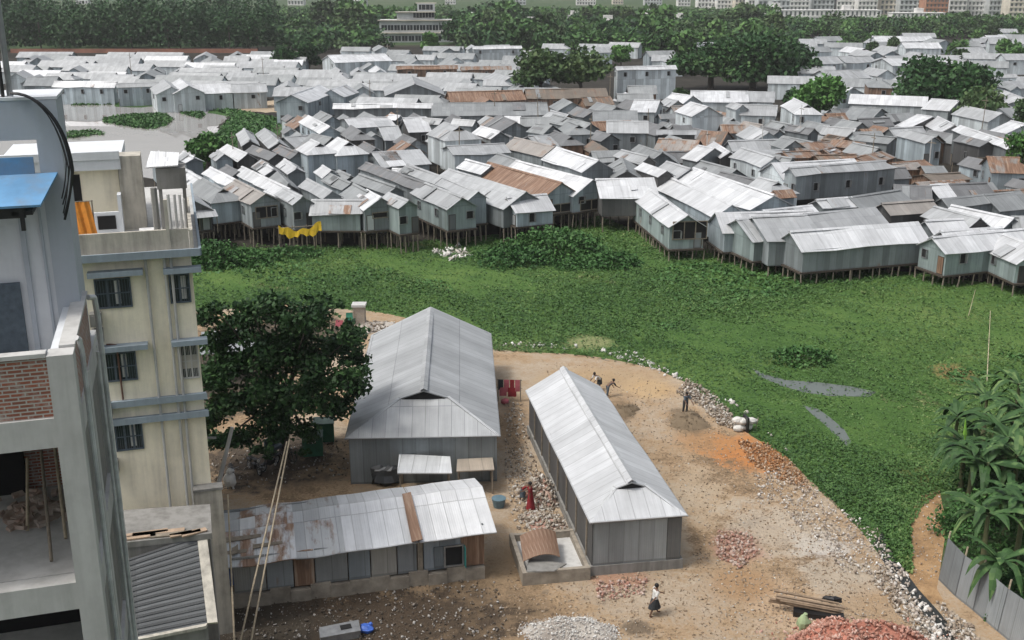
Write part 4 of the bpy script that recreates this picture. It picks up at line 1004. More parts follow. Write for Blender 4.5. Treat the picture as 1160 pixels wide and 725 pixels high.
def cwin(x0, x1, z0, z1, n=3, broken=False):
    f = MB(); t = .06
    f.box(x0-t, -.08, z0-t, x1+t, .02, z0); f.box(x0-t, -.08, z1, x1+t, .02, z1+t); f.box(x0-t, -.08, z0, x0, .02, z1); f.box(x1, -.08, z0, x1+t, .02, z1)
    f.box(x0, -.06, z0+(z1-z0)*.5-.02, x1, -.02, z0+(z1-z0)*.5+.02)
    for k in range(1, n): x = x0+(x1-x0)*k/n; f.box(x-.03, -.07, z0, x+.03, -.015, z1)
    for k in range(n*4): x = x0+(x1-x0)*(k+.5)/(n*4); f.box(x-.008, -.05, z0, x+.008, -.035, z1)
    w = f.build('window', M['clothb'] if not broken else M['conc'], YB)
    g = MB(); g.face([(x0, -.01, z0), (x1, -.01, z0), (x1, -.01, z1), (x0, -.01, z1)]); g.build('pane', M['glass'], w)
    if not broken:
        g = MB(); xc = x0+(x1-x0)*.55; g.slab([(xc, -.013, z0+.1), (xc+.22, -.013, z0+.1), (xc+.22, -.013, z1-.05), (xc, -.013, z1-.05)], .004); g.build('curtain', M['sack'], w)
cwin(-3.85, -2.55, 15.9, 17.05); cwin(-3.85, -2.65, 12.68, 13.85); cwin(-3.72, -2.7, 9.5, 10.65); cwin(-.92, -.2, 15.9, 17.05, 2); cwin(-.85, -.12, 12.5, 13.95, 3, True)
b = MB(); b.box(-.85, -.05, 12.9, -.12, -.013, 13.5); b.build('brick_infill', M['parapet'], YB)
for x in (-1.82, -1.08, -.82):
    b = MB(); b.tube((x, -.12, 5.5), (x, -.12, 17.9), .06, .06, 8); b.build('drain_pipe', M['conc'], YB)
for z in (15.2, 14.5, 11.2, 8.6):
    b = MB(); b.box(-4.2, -.45, z, -3.75, -.02, z+.55); b.box(-4.15, -.47, z+.08, -3.8, -.452, z+.47); b.build('wall_box', M['concd'], YB)
b = MB(); b.path([(-3.7, -.1, 14.3), (-3.55, -.1, 14.3), (-3.3, -.1, 14.25), (-3.28, -.1, 11.8)], .04); b.build('rusty_pipe', plain('rusty_pipe', (.14, .07, .05)), YB)
# roof-top room, stair column, water tanks, orange cloth: the room is part of the building
b = MB(); b.box(-7.5, 4.6, 18.165, -2.75, 10, 20.9); b.build('roof_room', M['cream'], YB)
b = MB(); b.box(-7.6, 4.2, 20.9, -2.6, 10.3, 21.35); b.box(-7.6, 4.15, 21.35, -2.62, 4.45, 21.7); b.build('roof_room_slab', M['palepaint'], YB)
b = MB(); b.box(-5.4, 4.57, 18.2, -4.35, 4.6, 20.7); b.build('door', M['dark'], YB)
b = MB(); b.box(-2.72, 4.3, 18.165, -1.75, 5.6, 21.45); b.build('stair_column', M['parapet'], YB)
b = MB(); b.box(-4.05, 3.6, 18.165, -2.85, 3.75, 19.15); b.box(-2.85, 3.5, 18.165, -2.7, 4.2, 19.9); b.build('low_wall', M['palepaint'], YB)
b = MB(); b.box(-3.75, 3.57, 18.4, -3.0, 3.597, 19.0); b.build('opening', M['dark'], YB)
for (x, y, zt, rr) in ((-1.25, .9, 20.6, .14), (-.7, .3, 20.4, .07), (-.45, .5, 20.35, .06), (-.25, 1.2, 20.2, .06), (-.08, 1.8, 19.9, .05)):
    b = MB(); b.tube((x, y, 18.165), (x, y, zt), rr, rr, 6); b.build('column_stub', M['concd'] if rr > .1 else M['conc'], YB)
b = MB(); b.box(-1.15, 3.2, 20.1, .1, 4.6, 21.0); b.box(-1.1, 3.3, 18.165, -.95, 3.5, 20.1); b.box(-.1, 3.3, 18.165, .05, 3.5, 20.1); b.build('tank_stand', M['concd'], YB)
b = MB(); b.slab([(-1.55, 3.1, 21.1), (-.2, 3.0, 21.15), (-.1, 4.4, 21.5), (-1.3, 4.5, 21.6)], .05); b.build('tin_cover', M['roofn'], YB, (.72, .73, .74, 0))
o = MB(); o.box(-2.0, 1.2, 18.17, -1.35, 1.8, 18.75); q = o.build('white_tub', M['white'], YB)
oc = empty('orange_cloth', YB.matrix_basis @ Vector((-4.05, .9, 18.165)) if False else Vector((-13.4, 44.76, 0))+Matrix.Rotation(R(16.8), 3, 'Z') @ Vector((-4.15, .6, 18.165)), R(16.8), 'orange cloth hung to dry behind the mouldy roof parapet', 'cloth')
b = MB(); k = 8
for q in range(k):
    x0, x1 = -.45+.8*q/k, -.45+.8*(q+1)/k; y0, y1 = .05*math.sin(q*1.9), .05*math.sin((q+1)*1.9)
    b.slab([(x0+.25, y0, .35), (x1+.25, y1, .35), (x1, y1+.3, 2.0), (x0, y0+.3, 2.0)], .015)
b.build('cloth', M['orange'], oc)
b = MB(); b.tube((-.5, .3, 0), (-.5, .3, 2.05), .03, .03, 6); b.tube((.45, .3, 0), (.45, .3, 2.05), .03, .03, 6); b.tube((-.55, .3, 2.02), (.5, .3, 2.02), .02, .02, 6); b.build('drying_rack', M['wood'], oc)
# low annex roof with planks, dark shutter-like lean-to roof in front
c4 = [G(110, 618, 7.6), G(240, 604, 7.6), G(238, 571, 7.6), G(110, 580, 7.6)]
cc = sum(c4, Vector())/4; an = empty('annex', (cc.x, cc.y, 0), 0, 'low flat-roofed annex with loose planks on top, at the foot of the cream building', 'annex')
b = MB(); b.slab([p-Vector((cc.x, cc.y, 0)) for p in c4], .25); b.build('roof_slab', M['concd'], an)
b = MB(); q = [(p-Vector((cc.x, cc.y, 0)))*.96 for p in c4]
for i in range(4):
    a_, b_ = q[i], q[(i+1) % 4]; b.face([(a_.x, a_.y, 0), (b_.x, b_.y, 0), (b_.x, b_.y, 7.44), (a_.x, a_.y, 7.44)])
b.build('wall', M['concd'], an)
for i, (x, y, l, a_) in enumerate(((160, 603, 2.2, .32), (182, 601, 2.0, .25), (196, 603, 1.6, .2), (212, 602, 1.2, .42), (152, 607, 1.8, .28), (222, 601, 1.0, .6))):
    p = G(x, y, 7.6); e = empty('plank', p+Vector((0, -.25, .02)), a_, ['longest tan plank lying on the annex roof', 'second tan plank, nearest the annex roof edge', 'grey plank skewed back on the annex roof', 'short tan plank lying toward the patched house', 'plank at the back of the annex roof', 'short crosswise plank at the right of the annex roof'][i], 'plank', 'planks on the annex roof')
    b = MB(); b.box(-l/2, -.14, .0, l/2, .14, .06); b.build('board', plain('tan_plank', (.42, .31, .22), .85, scale=3) if i == 0 else bpy.data.materials['tan_plank'] if i != 2 else M['wood'], e)
c4 = [G(150, 724, 5.2), G(235, 707, 5.2), G(223, 607, 7.15), G(146, 633, 7.15)]
pn = (c4[1]-c4[0]).cross(c4[3]-c4[0]); ry = Vector(ray(223, 607)); c4[2] = Vector((0, 0, CH))+ry*((c4[0]-Vector((0, 0, CH))).dot(pn)/ry.dot(pn))
cc = sum(c4, Vector())/4; pq = MB(); pq.box(-.75, -.55, 0, .42, -.06, 7.3); pq.build('corner_pier', M['parapet'], YB); pq = MB(); pq.box(-.8, -.6, 7.3, .47, -.02, 7.42); pq.build('pier_cap', M['concd'], YB)
lt = empty('lean_to', (cc.x, cc.y, 0), 0, 'steep dark grey slatted lean-to roof with a pale edge strip, left of the patched house', 'lean-to')
loc4 = [p-Vector((cc.x, cc.y, 0)) for p in c4]
b = MB(); b.slab(loc4, .06, 0, [(0, 0), (0, 2.4), (4.2, 2.4), (4.2, 0)]); b.build('roof', M['roofs'], lt, (.12, .128, .133, .1))
b = MB()
for q in range(15):
    t = (q+.5)/15; a_, c_ = loc4[0].lerp(loc4[3], t), loc4[1].lerp(loc4[2], t); a2, c2_ = loc4[0].lerp(loc4[3], t+.028), loc4[1].lerp(loc4[2], t+.028); up_ = Vector((0, -.01, .035))
    b.slab([a_+up_, c_+up_, c2_+up_, a2+up_], .03)
b.build('slats', M['roofs'], lt, (.09, .096, .10, .1))
b = MB(); up = Vector((0, 0, .05))
b.slab([loc4[1]+up, loc4[1]+up+Vector((.38, .06, 0)), loc4[2]+up+Vector((.38, .06, 0)), loc4[2]+up], .14); b.slab([loc4[0]+up-Vector((0, .2, 0)), loc4[1]+up-Vector((0, .2, 0)), loc4[1]+up, loc4[0]+up], .12); b.build('edge_strip', M['parapet'], lt)
b = MB()
for (a_, b_) in ((loc4[0], loc4[1]), (loc4[1], loc4[2]), (loc4[3], loc4[0]), (loc4[2], loc4[3])):
    b.face([(a_.x, a_.y, 0), (b_.x, b_.y, 0), (b_.x, b_.y, b_.z-.07), (a_.x, a_.y, a_.z-.07)])
b.build('wall', M['concd'], lt)

# ------------------------------------------------------------------ the unfinished tower at the left
TB = empty('unfinished_tower', (-7.97, 18.89, 0), R(16.8), 'unfinished concrete and brick tower with open floors at the left edge', 'building')
TW = -7.5; TD = 5.4
for z in (21.25, 17.85, 14.45, 11.05):
    b = MB(); b.box(TW, .42, z-.16, -.02, TD, z); b.build('floor_slab', M['conc'], TB)
    b = MB(); b.box(TW, 0, z-.58, -.42, .40, z-.004 if z < 21 else z); b.build('beam', M['conc'], TB)
    b = MB(); b.box(-.32, .44, z-.58, 0.0, TD, z-.004); b.build('beam', M['conc'], TB)
for (x0, x1) in ((-.44, .015), (-4.9, -4.45)):
    b = MB(); b.box(x0, -.015, 0, x1, .43, 22.45); b.build('column', M['conc'], TB)
for y in (2.35, 5.0):
    b = MB(); b.box(-.42, y, 0, .012, y+.4, 21.0); b.build('column', M['conc'], TB)
def bwall(x0, y0, x1, y1, z0, z1, th=.16):
    b = MB(); d = Vector((x1-x0, y1-y0)).normalized(); n = Vector((-d.y, d.x))*th
    P0, P1, P2, P3 = Vector((x0, y0)), Vector((x1, y1)), Vector((x1+n.x, y1+n.y)), Vector((x0+n.x, y0+n.y))
    for a_, c_ in ((P0, P1), (P1, P2), (P2, P3), (P3, P0)):
        l = (c_-a_).length; b.face([(a_.x, a_.y, z0), (c_.x, c_.y, z0), (c_.x, c_.y, z1), (a_.x, a_.y, z1)], 0, [(0, 0), (l, 0), (l, z1-z0), (0, z1-z0)])
    b.face([(*P0, z1), (*P1, z1), (*P2, z1), (*P3, z1)], 0, [(0, 0), ((P1-P0).length, 0), ((P1-P0).length, th), (0, th)])
    return b
bwall(TW, .06, -.45, .06, 21.255, 22.42).build('brick_parapet', M['brick'], TB)
bwall(-.03, .45, -.03, 4.2, 21.255, 22.42, .17).build('brick_parapet', M['brick'], TB)
b = MB(); b.box(TW, .02, 22.42, -.45, .26, 22.5); b.box(-.26, .44, 22.42, .02, 4.2, 22.5); b.build('coping', M['conc'], TB)
b = MB(); b.box(-.42, .46, 21.26, -.21, 4.2, 22.40); b.build('parapet_plaster', M['palepaint'], TB)
bwall(TW, 4.6, -.4, 4.6, 17.855, 20.7).build('back_wall', M['brick'], TB)
bwall(TW, 4.6, -.4, 4.6, 14.455, 17.2).build('back_wall', M['brick'], TB)
b = MB(); b.box(-3.2, 4.4, 17.86, -1.75, 4.58, 20.69); b.box(TW, 4.3, 14.46, -.45, 4.58, 17.19); b.build('painted_dark_opening', M['dark'], TB)  # near-black boxes stand in for the unlit depth of the floors
for (y0, y1) in ((.5, 2.3), (2.8, 4.95)):
    for z in (17.9, 14.5, 11.1):
        b = MB(); b.box(-.2, y0, z, -.08, y1, z+2.75); b.build('side_panel', M['concd'], TB)
# stair house on the roof
b = MB(); b.box(-.52, 3.4, 21.25, -.07, 3.85, 26.65); b.box(-.50, 3.86, 21.25, -.09, 5.0, 26.60); b.build('stair_house_pillar', M['greyblue'], TB)
b = MB(); b.box(TW, 3.42, 25.88, -.523, 3.83, 26.66); b.build('stair_house_beam', M['greyblue'], TB)
b = MB(); b.box(TW, 3.40, 26.66, -.05, 5.0, 26.72); b.build('stair_house_roof', M['palepaint'], TB)
b = MB(); b.box(TW, 3.42, 21.25, -.523, 3.6, 25.2); b.build('stair_house_wall', M['palepaint'], TB)
for x, w_ in ((-.62, .05), (-.95, .1)):
    b = MB(); b.box(x-w_, 3.36, 21.25, x, 3.417, 24.6); b.build('wall_rib', M['greyblue'], TB)
b = MB(); b.box(-2.1, 3.34, 21.3, -1.18, 3.415, 23.0); b.build('door', M['clothb'], TB)
b = MB(); b.slab([(TW, 2.2, 24.80), (-.46, 2.2, 24.80), (-.20, 3.38, 25.22), (TW, 3.38, 25.22)], .05)
b.box(TW, 3.36, 25.2, -.62, 3.41, 25.55); b.build('blue_roof', M['blue'], TB)
b = MB(); b.box(TW, 2.25, 24.55, -.75, 2.33, 24.74); b.box(-.86, 2.24, 24.3, -.78, 2.31, 24.74); b.box(-1.0, 2.25, 24.60, -.62, 3.4, 24.68); b.build('bracket_black_strip', M['black'], TB)  # black strip runs under the front roof edge, beside the bracket
b = MB(); b.path([(.06, .5, 22.6), (.10, .55, 22.55), (.12, .58, 22.3), (.12, .6, 12)], .05, 8); b.path([(.05, 3.85, 22.45), (.16, 4.0, 22.4), (.18, 4.1, 21.9), (.18, 4.1, 10)], .06, 8); b.path([(.12, 4.6, 21.0), (.12, 4.6, 10)], .04, 8); b.path([(.16, 3.3, 21.4), (.16, 3.3, 10)], .035, 8); b.build('drain_pipe', M['pvc'], TB)
# loose things on the open floor
def onTB(name, x, y, z, label, cat, rz=0, group=None):
    p = Vector((-7.97, 18.89, 0))+Matrix.Rotation(R(16.8), 3, 'Z') @ Vector((x, y, z)); return empty(name, p, R(16.8)+rz, label, cat, group)
for i, (x0, y0, x1, y1, zz, mt, lb) in enumerate(((-1.3, 4.2, -.95, .9, 1.9, 'wood', 'grey timber prop leaning down the open tower floor'), (-1.05, 4.3, -.75, 1.8, 1.7, 'bamboo', 'tan bamboo prop leaning beside the grey timber prop'), (-1.6, 4.0, -1.55, 2.4, 1.0, 'bamboo', 'short bamboo prop at the left of the open tower floor'))):
    e = onTB('prop', x1, y1, 17.855, lb, 'prop', 0, 'props on the open tower floor'); b = MB(); b.tube((0, 0, .05), (x0-x1, y0-y1, zz), .035, .035, 8); b.build('pole', M[mt], e)
e = onTB('brick_heap', -1.5, 3.3, 17.855, 'scatter of broken bricks on the open tower floor', 'bricks')
b = MB(); rr = random.Random(3)
b.blob((0, 0, -.06), .8, .8, .14, 0, .1)
for k in range(45):
    T = Matrix.Translation((rr.gauss(0, .35), rr.gauss(0, .4), .08+abs(rr.gauss(0, .03)))) @ Matrix.Rotation(rr.uniform(0, 6), 4, 'Z') @ Matrix.Rotation(rr.uniform(-.5, .5), 4, 'X'); b.box(-.12, -.06, -.04, .12, .06, .04, 0, T)
b.build('bricks', plain('dusty_brick', (.42, .37, .32), .9, scale=3, c2=(.26, .16, .12)), e)
# pole and drooping cables above the stair house
e = onTB('steel_pole', -.92, 3.62, 26.72, 'steel pole rising from the stair house roof at the top left corner', 'pole')
b = MB(); b.tube((0, 0, 0), (0, 0, 4), .06, .055, 10); b.build('pole', M['steel'], e)
b = MB(); b.tube((-.12, -.08, 0), (-.1, -.08, 4), .035, .035, 8); b.build('black_conduit', M['black'], e)
b = MB(); b.box(-.35, -.05, 1.35, .0, .03, 1.42); b.box(-.5, -.1, -.05+.1, -.12, .1, .22); b.build('bracket', M['steel'], e)
e = onTB('cable_bundle', -.85, 3.3, 26.75, 'loop of black cables drooping from the steel pole over the grey wall', 'cables')
b = MB()
for q in range(5):
    o_ = .035*(q-2); P_ = []
    for k in range(17):
        t = k/16; a_ = t*math.pi*.62
        P_.append(Vector((-.02+1.02*math.sin(a_)**.9*(.90+(.0, .07, .03, .09, -.05)[q]*math.sin(t*3)), -.25*t+o_, .06-(1-math.cos(a_))*(1.32+(.0, .1, -.12, .05, -.2)[q]*t)-.55*t*t)))
    P_ = [p-Vector((max(0, k-12)*.035, 0, 0)) for k, p in enumerate(P_)]
    b.path(P_, .014+.012*(q % 2), 6)
b.build('cables', M['black'], e)

# ------------------------------------------------------------------ poles at the front
def pole(name, p0, z0, p1, z1, r0, r1, mat, label, cat, group=None):
    a = G(*p0, z0); c = G(*p1, z1); e = empty(name, a, 0, label, cat, group); b = MB(); b.tube((0, 0, 0), c-a, r0, r1, 8); b.build('shaft', mat, e); return e
ut = pole('utility_pole', (240, 580), 0, (263, 484), 5.0, .15, .10, M['conc'], 'leaning grey concrete pole beside the dark tree', 'pole')
b = MB(); b.box(-.5, -.05, 4.5, .6, .05, 4.6); b.build('cross_arm', M['steel'], ut)
pole('bamboo_pole', (262, 770), 0, (325, 500), 8.4, .045, .035, M['bamboo'], 'left one of two long bamboo poles leaning together at the front', 'pole', 'bamboo poles at the front')
pole('bamboo_pole', (276, 770), 0, (328, 497), 8.5, .045, .035, M['bamboo'], 'right one of two long bamboo poles leaning together at the front', 'pole', 'bamboo poles at the front')
pole('bamboo_pole', (266, 735), 0, (258, 560), 6.0, .05, .035, M['bamboo'], 'thin single bamboo pole left of the leaning pair', 'pole', 'bamboo poles at the front')
pole('bamboo_stick', (1118, 432), 0, (1122, 352), 4.2, .035, .02, M['bamboo'], 'tall thin bamboo stick standing in the marsh above the banana plants', 'stick')
pole('bamboo_stick', (1097, 358), 0, (1105, 328), 2.3, .035, .02, M['bamboo'], 'short bamboo stick standing below the green-walled house', 'stick')
# ------------------------------------------------------------------ rubble, heaps and small things in the yard
def debris(pts, sizes, aspect, seed, z0=.0):
    """random little blocks merged into one mesh: pts (n,3), sizes (n,)"""
    g = np.random.default_rng(seed); n = len(pts); P = np.array(pts)
    base = np.array([[x, y, z] for z in (-.5, .5) for y in (-.5, .5) for x in (-.5, .5)])
    dim = np.array(sizes)[:, None]*np.array(aspect)[None]*g.uniform(.65, 1.35, (n, 3))
    ax = g.normal(0, 1, (n, 4)); ax /= np.linalg.norm(ax, axis=1)[:, None]; w, x, y, z = ax.T
    Rm = np.stack([np.stack([1-2*(y*y+z*z), 2*(x*y-z*w), 2*(x*z+y*w)], 1), np.stack([2*(x*y+z*w), 1-2*(x*x+z*z), 2*(y*z-x*w)], 1), np.stack([2*(x*z-y*w), 2*(y*z+x*w), 1-2*(x*x+y*y)], 1)], 1)
    V = np.einsum('nij,nkj->nki', Rm, base[None]*dim[:, None]*g.uniform(.85, 1.1, (n, 8, 1)))+P[:, None]
    Q = np.array([(0, 2, 3, 1), (4, 5, 7, 6), (0, 1, 5, 4), (1, 3, 7, 5), (3, 2, 6, 7), (2, 0, 4, 6)])
    Fq = (np.arange(n)[:, None, None]*8+Q[None]).reshape(-1, 4)
    return V.reshape(-1, 3), Fq
def island_col(m, c1, c2, c3):
    mt, nt, b = new_mat(m); ge = N(nt, 'ShaderNodeNewGeometry')
    n = noise(nt, ge.outputs['Position'], 6, 4, .6)
    c = ramp(nt, ge.outputs['Random Per Island'], [(.1, c1), (.6, c2), (.95, c3)])
    L(nt, mixc(nt, mth(nt, 'MULTIPLY', n, .5), c, tuple(x*.5 for x in c2)), b.inputs['Base Color']); b.inputs['Roughness'].default_value = .9
    return mt
M['soil'] = plain('dark_soil', (.20, .15, .095), .95, scale=2)
M['rub'] = island_col('mixed_rubble', (.20, .15, .11), (.40, .34, .27), (.64, .62, .58))
M['rubo'] = island_col('orange_rubble', (.26, .12, .05), (.42, .24, .12), (.56, .46, .36))
M['rubw'] = island_col('pale_rubbish', (.42, .38, .34), (.62, .60, .57), (.82, .82, .80))
M['rubx'] = island_col('mixed_rubbish', (.28, .22, .17), (.52, .47, .42), (.82, .81, .78))
M['brk'] = island_col('brick_chips', (.36, .13, .09), (.50, .22, .16), (.60, .36, .28))
M['brkm'] = island_col('dusty_brick_chips', (.36, .18, .13), (.46, .30, .24), (.56, .48, .42))
M['brkb'] = island_col('pile_brick_chips', (.34, .16, .11), (.50, .27, .21), (.62, .44, .37))
M['grit'] = island_col('earth_grit', (.20, .14, .09), (.36, .27, .18), (.48, .40, .31))
M['litter'] = island_col('dark_litter', (.06, .048, .036), (.15, .12, .09), (.55, .53, .50))
def rub_px(name, poly, n, smin, smax, mat, label, seed, asp=(1, .8, .5), zj=.06, kind='stuff', cat='rubble', hill=None):
    r = random.Random(seed); pts = []; ss = []
    for x, y in scatter_px(poly, n, seed):
        p = G(x, y, 0); z = .02+abs(r.gauss(0, zj))
        if hill: z += hill(x, y)
        pts.append((p.x, p.y, z)); ss.append(smin+(smax-smin)*r.random()**2.5)
    V, Fq = debris(pts, ss, asp, seed); o = npmesh(name, V, Fq, mat); tag(o, label, cat, kind=kind); return o
rub_px('rubble_edge', [(852, 545), (885, 528), (905, 545), (925, 558), (940, 572), (962, 586), (996, 604), (1012, 640), (990, 652), (950, 650), (936, 618), (905, 600), (885, 572), (858, 572)], 1700, .02, .15, M['rubx'], 'pale rubbish and broken stone strewn along the marsh edge of the yard', 31, zj=.12)
rub_px('rubble_edge', [(835, 500), (870, 505), (905, 535), (920, 556), (890, 548), (850, 525)], 1600, .03, .17, M['rubo'], 'orange-brown broken rubble on the marsh edge below the white sacks', 32, zj=.12)
rub_px('rubble_edge', [(778, 432), (800, 442), (826, 466), (835, 488), (815, 482), (795, 462), (765, 445)], 1300, .04, .22, M['rub'], 'grey-white rubble on the marsh edge beside the standing worker', 33, zj=.15)
rub_px('rubble_edge', [(1005, 640), (1040, 690), (1085, 740), (1060, 745), (1020, 700), (985, 655)], 1000, .04, .2, M['rub'], 'pale rubble on the yard side of the dark drain', 34)
rub_px('yard_stones', [(690, 440), (770, 450), (860, 520), (960, 610), (1040, 720), (800, 740), (780, 600)], 2200, .02, .10, M['rub'], 'small pale stones scattered over the open yard', 35, zj=.02)
rub_px('yard_grit', [(600, 405), (690, 415), (770, 440), (860, 520), (960, 610), (1040, 720), (570, 740), (570, 640), (680, 645), (780, 640), (790, 600)], 7000, .02, .12, M['grit'], 'earth clods and grit scattered over the open yard', 46, (1, .8, .45), zj=.01)
rub_px('brick_scatter', [(812, 602), (850, 606), (858, 628), (838, 645), (812, 632)], 420, .06, .2, M['brkm'], 'broken red bricks scattered in a patch in the open yard', 36, zj=.08)
rub_px('brick_scatter', [(672, 662), (735, 655), (730, 675), (680, 682)], 260, .06, .18, M['brkm'], 'broken red bricks along the foot of the long narrow shed', 37, zj=.06)
rub_px('litter', [(245, 690), (400, 668), (560, 655), (575, 700), (560, 740), (260, 760)], 2400, .02, .13, M['litter'], 'dark household litter in front of the patched house', 38, zj=.05)
rub_px('litter', [(235, 520), (330, 500), (395, 500), (395, 540), (300, 550), (240, 560)], 700, .03, .16, M['litter'], 'dark litter under the big dark tree', 39, zj=.05)
rub_px('rubble_lane', [(572, 455), (592, 458), (600, 505), (640, 600), (585, 600), (572, 540)], 1300, .04, .17, M['rub'], 'broken brick and stones in the lane between the two tin sheds', 40, zj=.06)
rub_px('rubble_drain', [(1058, 678), (1100, 710), (1130, 760), (1100, 760), (1075, 715)], 600, .05, .2, M['rub'], 'stones and rubbish on the fence side of the dark drain', 41, zj=.05)
rub_px('rubble_drain', [(992, 612), (1020, 640), (1045, 680), (1075, 712), (1110, 760), (1080, 760), (1048, 715), (1012, 668)], 420, .05, .26, M['rubx'], 'stones and rubbish lying in the dark drain', 44)
rub_px('track_stones', [(1036, 570), (1066, 562), (1070, 600), (1064, 660), (1036, 664), (1028, 610)], 220, .03, .12, M['rub'], 'small stones on the orange earth track', 45, zj=.02)
rub_px('marsh_debris', [(488, 285), (520, 280), (536, 290), (510, 296)], 120, .15, .8, M['rubw'], 'pale scattered debris in the grass below the stilt huts', 42, (1, .7, .2))
rub_px('white_litter', [(560, 392), (680, 398), (830, 455), (900, 520), (850, 470), (720, 400), (600, 388)], 160, .08, .35, M['rubw'], 'white litter specks along the top edge of the yard', 43)
def heap(name, px, py, rx, ry, hz, n, smin, smax, mat, base, label, cat, seed, asp=(1, .5, .32)):
    c = G(px, py); e = empty(name, c, 0, label, cat); r = random.Random(seed); pts = []; ss = []
    b = MB(); nn = 20; rings = 7; prev = None
    def wob(a): return 1+.22*math.sin(2*a+seed)+.13*math.sin(3*a+seed*2)+.07*math.sin(7*a)
    def hgt(t, a): return hz*max(0, (1-t*t))*(1+.16*math.sin(a*3+seed)+.08*math.sin(a*7))
    for j in range(rings+1):
        t = j/rings; row = [Vector((rx*t*wob(2*math.pi*i/nn)*math.cos(2*math.pi*i/nn), ry*t*wob(2*math.pi*i/nn)*math.sin(2*math.pi*i/nn), hgt(t, 2*math.pi*i/nn)-.02)) for i in range(nn)]
        if prev:
            for i in range(nn): b.face([prev[i], row[i], row[(i+1) % nn], prev[(i+1) % nn]] if j > 1 else [prev[0], row[i], row[(i+1) % nn]], 0, None, True)
        prev = row
    b.build('heap_core', base, e)
    for k in range(n):
        t = math.sqrt(r.random())*1.03; a = r.uniform(0, 6.283); far_ = 1+(abs(r.gauss(0, .35)) if r.random() < .18 else 0); pts.append((rx*t*far_*wob(a)*math.cos(a), ry*t*far_*wob(a)*math.sin(a), (hgt(t, a) if far_ == 1 else .02)+r.uniform(-.02, .06))); ss.append(smin+(smax-smin)*r.random()**1.6)
    V, Fq = debris(pts, ss, asp, seed); npmesh('pieces', V, Fq, mat, e)['kind'] = 'stuff'; return e
heap('brick_pile', 963, 738, 2.9, 2.2, 1.25, 3400, .06, .24, M['brkb'], M['brickp'], 'big heap of broken red bricks at the bottom of the yard', 'brick heap', 51)
heap('sand_heap', 647, 715, 1.9, 1.2, .45, 1400, .03, .09, M['rubw'], M['stone'], 'pale grey gravel heap in front of the long narrow shed', 'gravel heap', 52, (1, .8, .7))
heap('brick_pile', 612, 562, 1.0, 1.7, 1.1, 700, .14, .3, M['rub'], M['brickr'], 'stack of tan broken bricks beside the woman in red', 'brick heap', 53)
heap('brick_pile', 616, 592, 1.4, 1.0, .35, 500, .12, .26, M['rub'], M['brickr'], 'low spread of bricks just behind the concrete tank', 'brick heap', 54)
heap('earth_heap', 780, 478, 1.6, 1.4, .5, 200, .04, .12, M['soil'], M['soil'], 'dark earth heap just in front of the standing worker', 'earth heap', 55)
heap('earth_heap', 706, 466, 1.3, 1.0, .4, 160, .04, .12, M['soil'], M['soil'], 'dark earth heap by the right eave of the long narrow shed', 'earth heap', 56)
heap('earth_heap', 420, 372, 2.6, 1.6, .5, 500, .06, .25, M['rub'], M['stone'], 'low pale earth heap behind the broad grey shed', 'earth heap', 57)
# timber wreck by the brick heap
e = empty('timber_wreck', G(918, 694), R(-14), 'brown splintered timbers propped over a dark hollow, behind the red brick heap', 'timber')
b = MB(); r = random.Random(8)
for k in range(9):
    y = r.uniform(-.3, .35); z = .30+.07*k*.6; l = r.uniform(1.2, 1.75); x = r.uniform(-.3, .2)
    b.tube((x-l, y-.05, z+.18), (x+l, y+.05, z-.12+r.uniform(-.04, .08)), .07, .05, 6)
b.build('timber', plain('brown_timber', (.30, .22, .15), .9, scale=3), e)
b = MB(); b.box(-.8, -.6, 0, 1.5, -.1, .28); b.blob((.95, .55, .55), .45, .2, .18, 0, .3); b.build('dark_sheet', M['black'], e)
e = empty('green_sack', G(910, 712), .3, 'pale green sack slumped at the left foot of the brick heap', 'sack')
b = MB(); b.blob((0, 0, .3), .32, .28, .42, 0, .18, 10, 7, 2); b.blob((.05, .02, .7), .12, .1, .12, 0, .2); b.build('sack', plain('pale_green_cloth', (.36, .46, .26), .8), e)
# heap of white sacks on the marsh edge
e = empty('sack_pile', G(843, 488), .2, 'pile of white sacks tied with a dark strap, at the yard edge by the marsh', 'sacks')
for i, (x, y, z) in enumerate(((-.5, 0, .28), (.3, .1, .28), (-.1, .1, .75), (.55, 0, .8), (-.55, .2, .85))):
    b = MB(); b.blob((x*.8, y, z*.85), .40, .30, .23, 0, .10, 12, 9, i); b.build('sack', M['sack'], e)
b = MB(); b.box(.02, -.42, .0, .14, .42, 1.06); b.build('strap', M['black'], e)
b = MB(); b.tube((.7, -.2, 0), (.9, -.1, .95), .03, .03, 6); b.build('stake', M['wood'], e)
# grey crate and blue bag in the litter
e = empty('grey_crate', G(385, 722), R(18), 'battered grey box with a torn opening, lying in the litter at the bottom', 'box')
b = MB(); b.box(-.9, -.35, 0, .9, .35, .38); b.slab([(-.95, -.4, .42), (.9, -.45, .46), (.95, .4, .50), (-.85, .42, .44)], .035); b.build('box', M['steel'], e)
b = MB(); b.box(.05, -.15, .482, .55, .2, .50); b.build('opening', M['dark'], e)
e = empty('blue_bag', G(415, 716), 0, 'bright blue plastic bag lying in the litter', 'bag'); b = MB(); b.blob((0, 0, .18), .36, .28, .2, 0, .22, 10, 7, 4); b.blob((.2, .1, .36), .1, .08, .1, 0, .2); b.build('bag', plain('blue_plastic', (.06, .16, .60), .5), e)
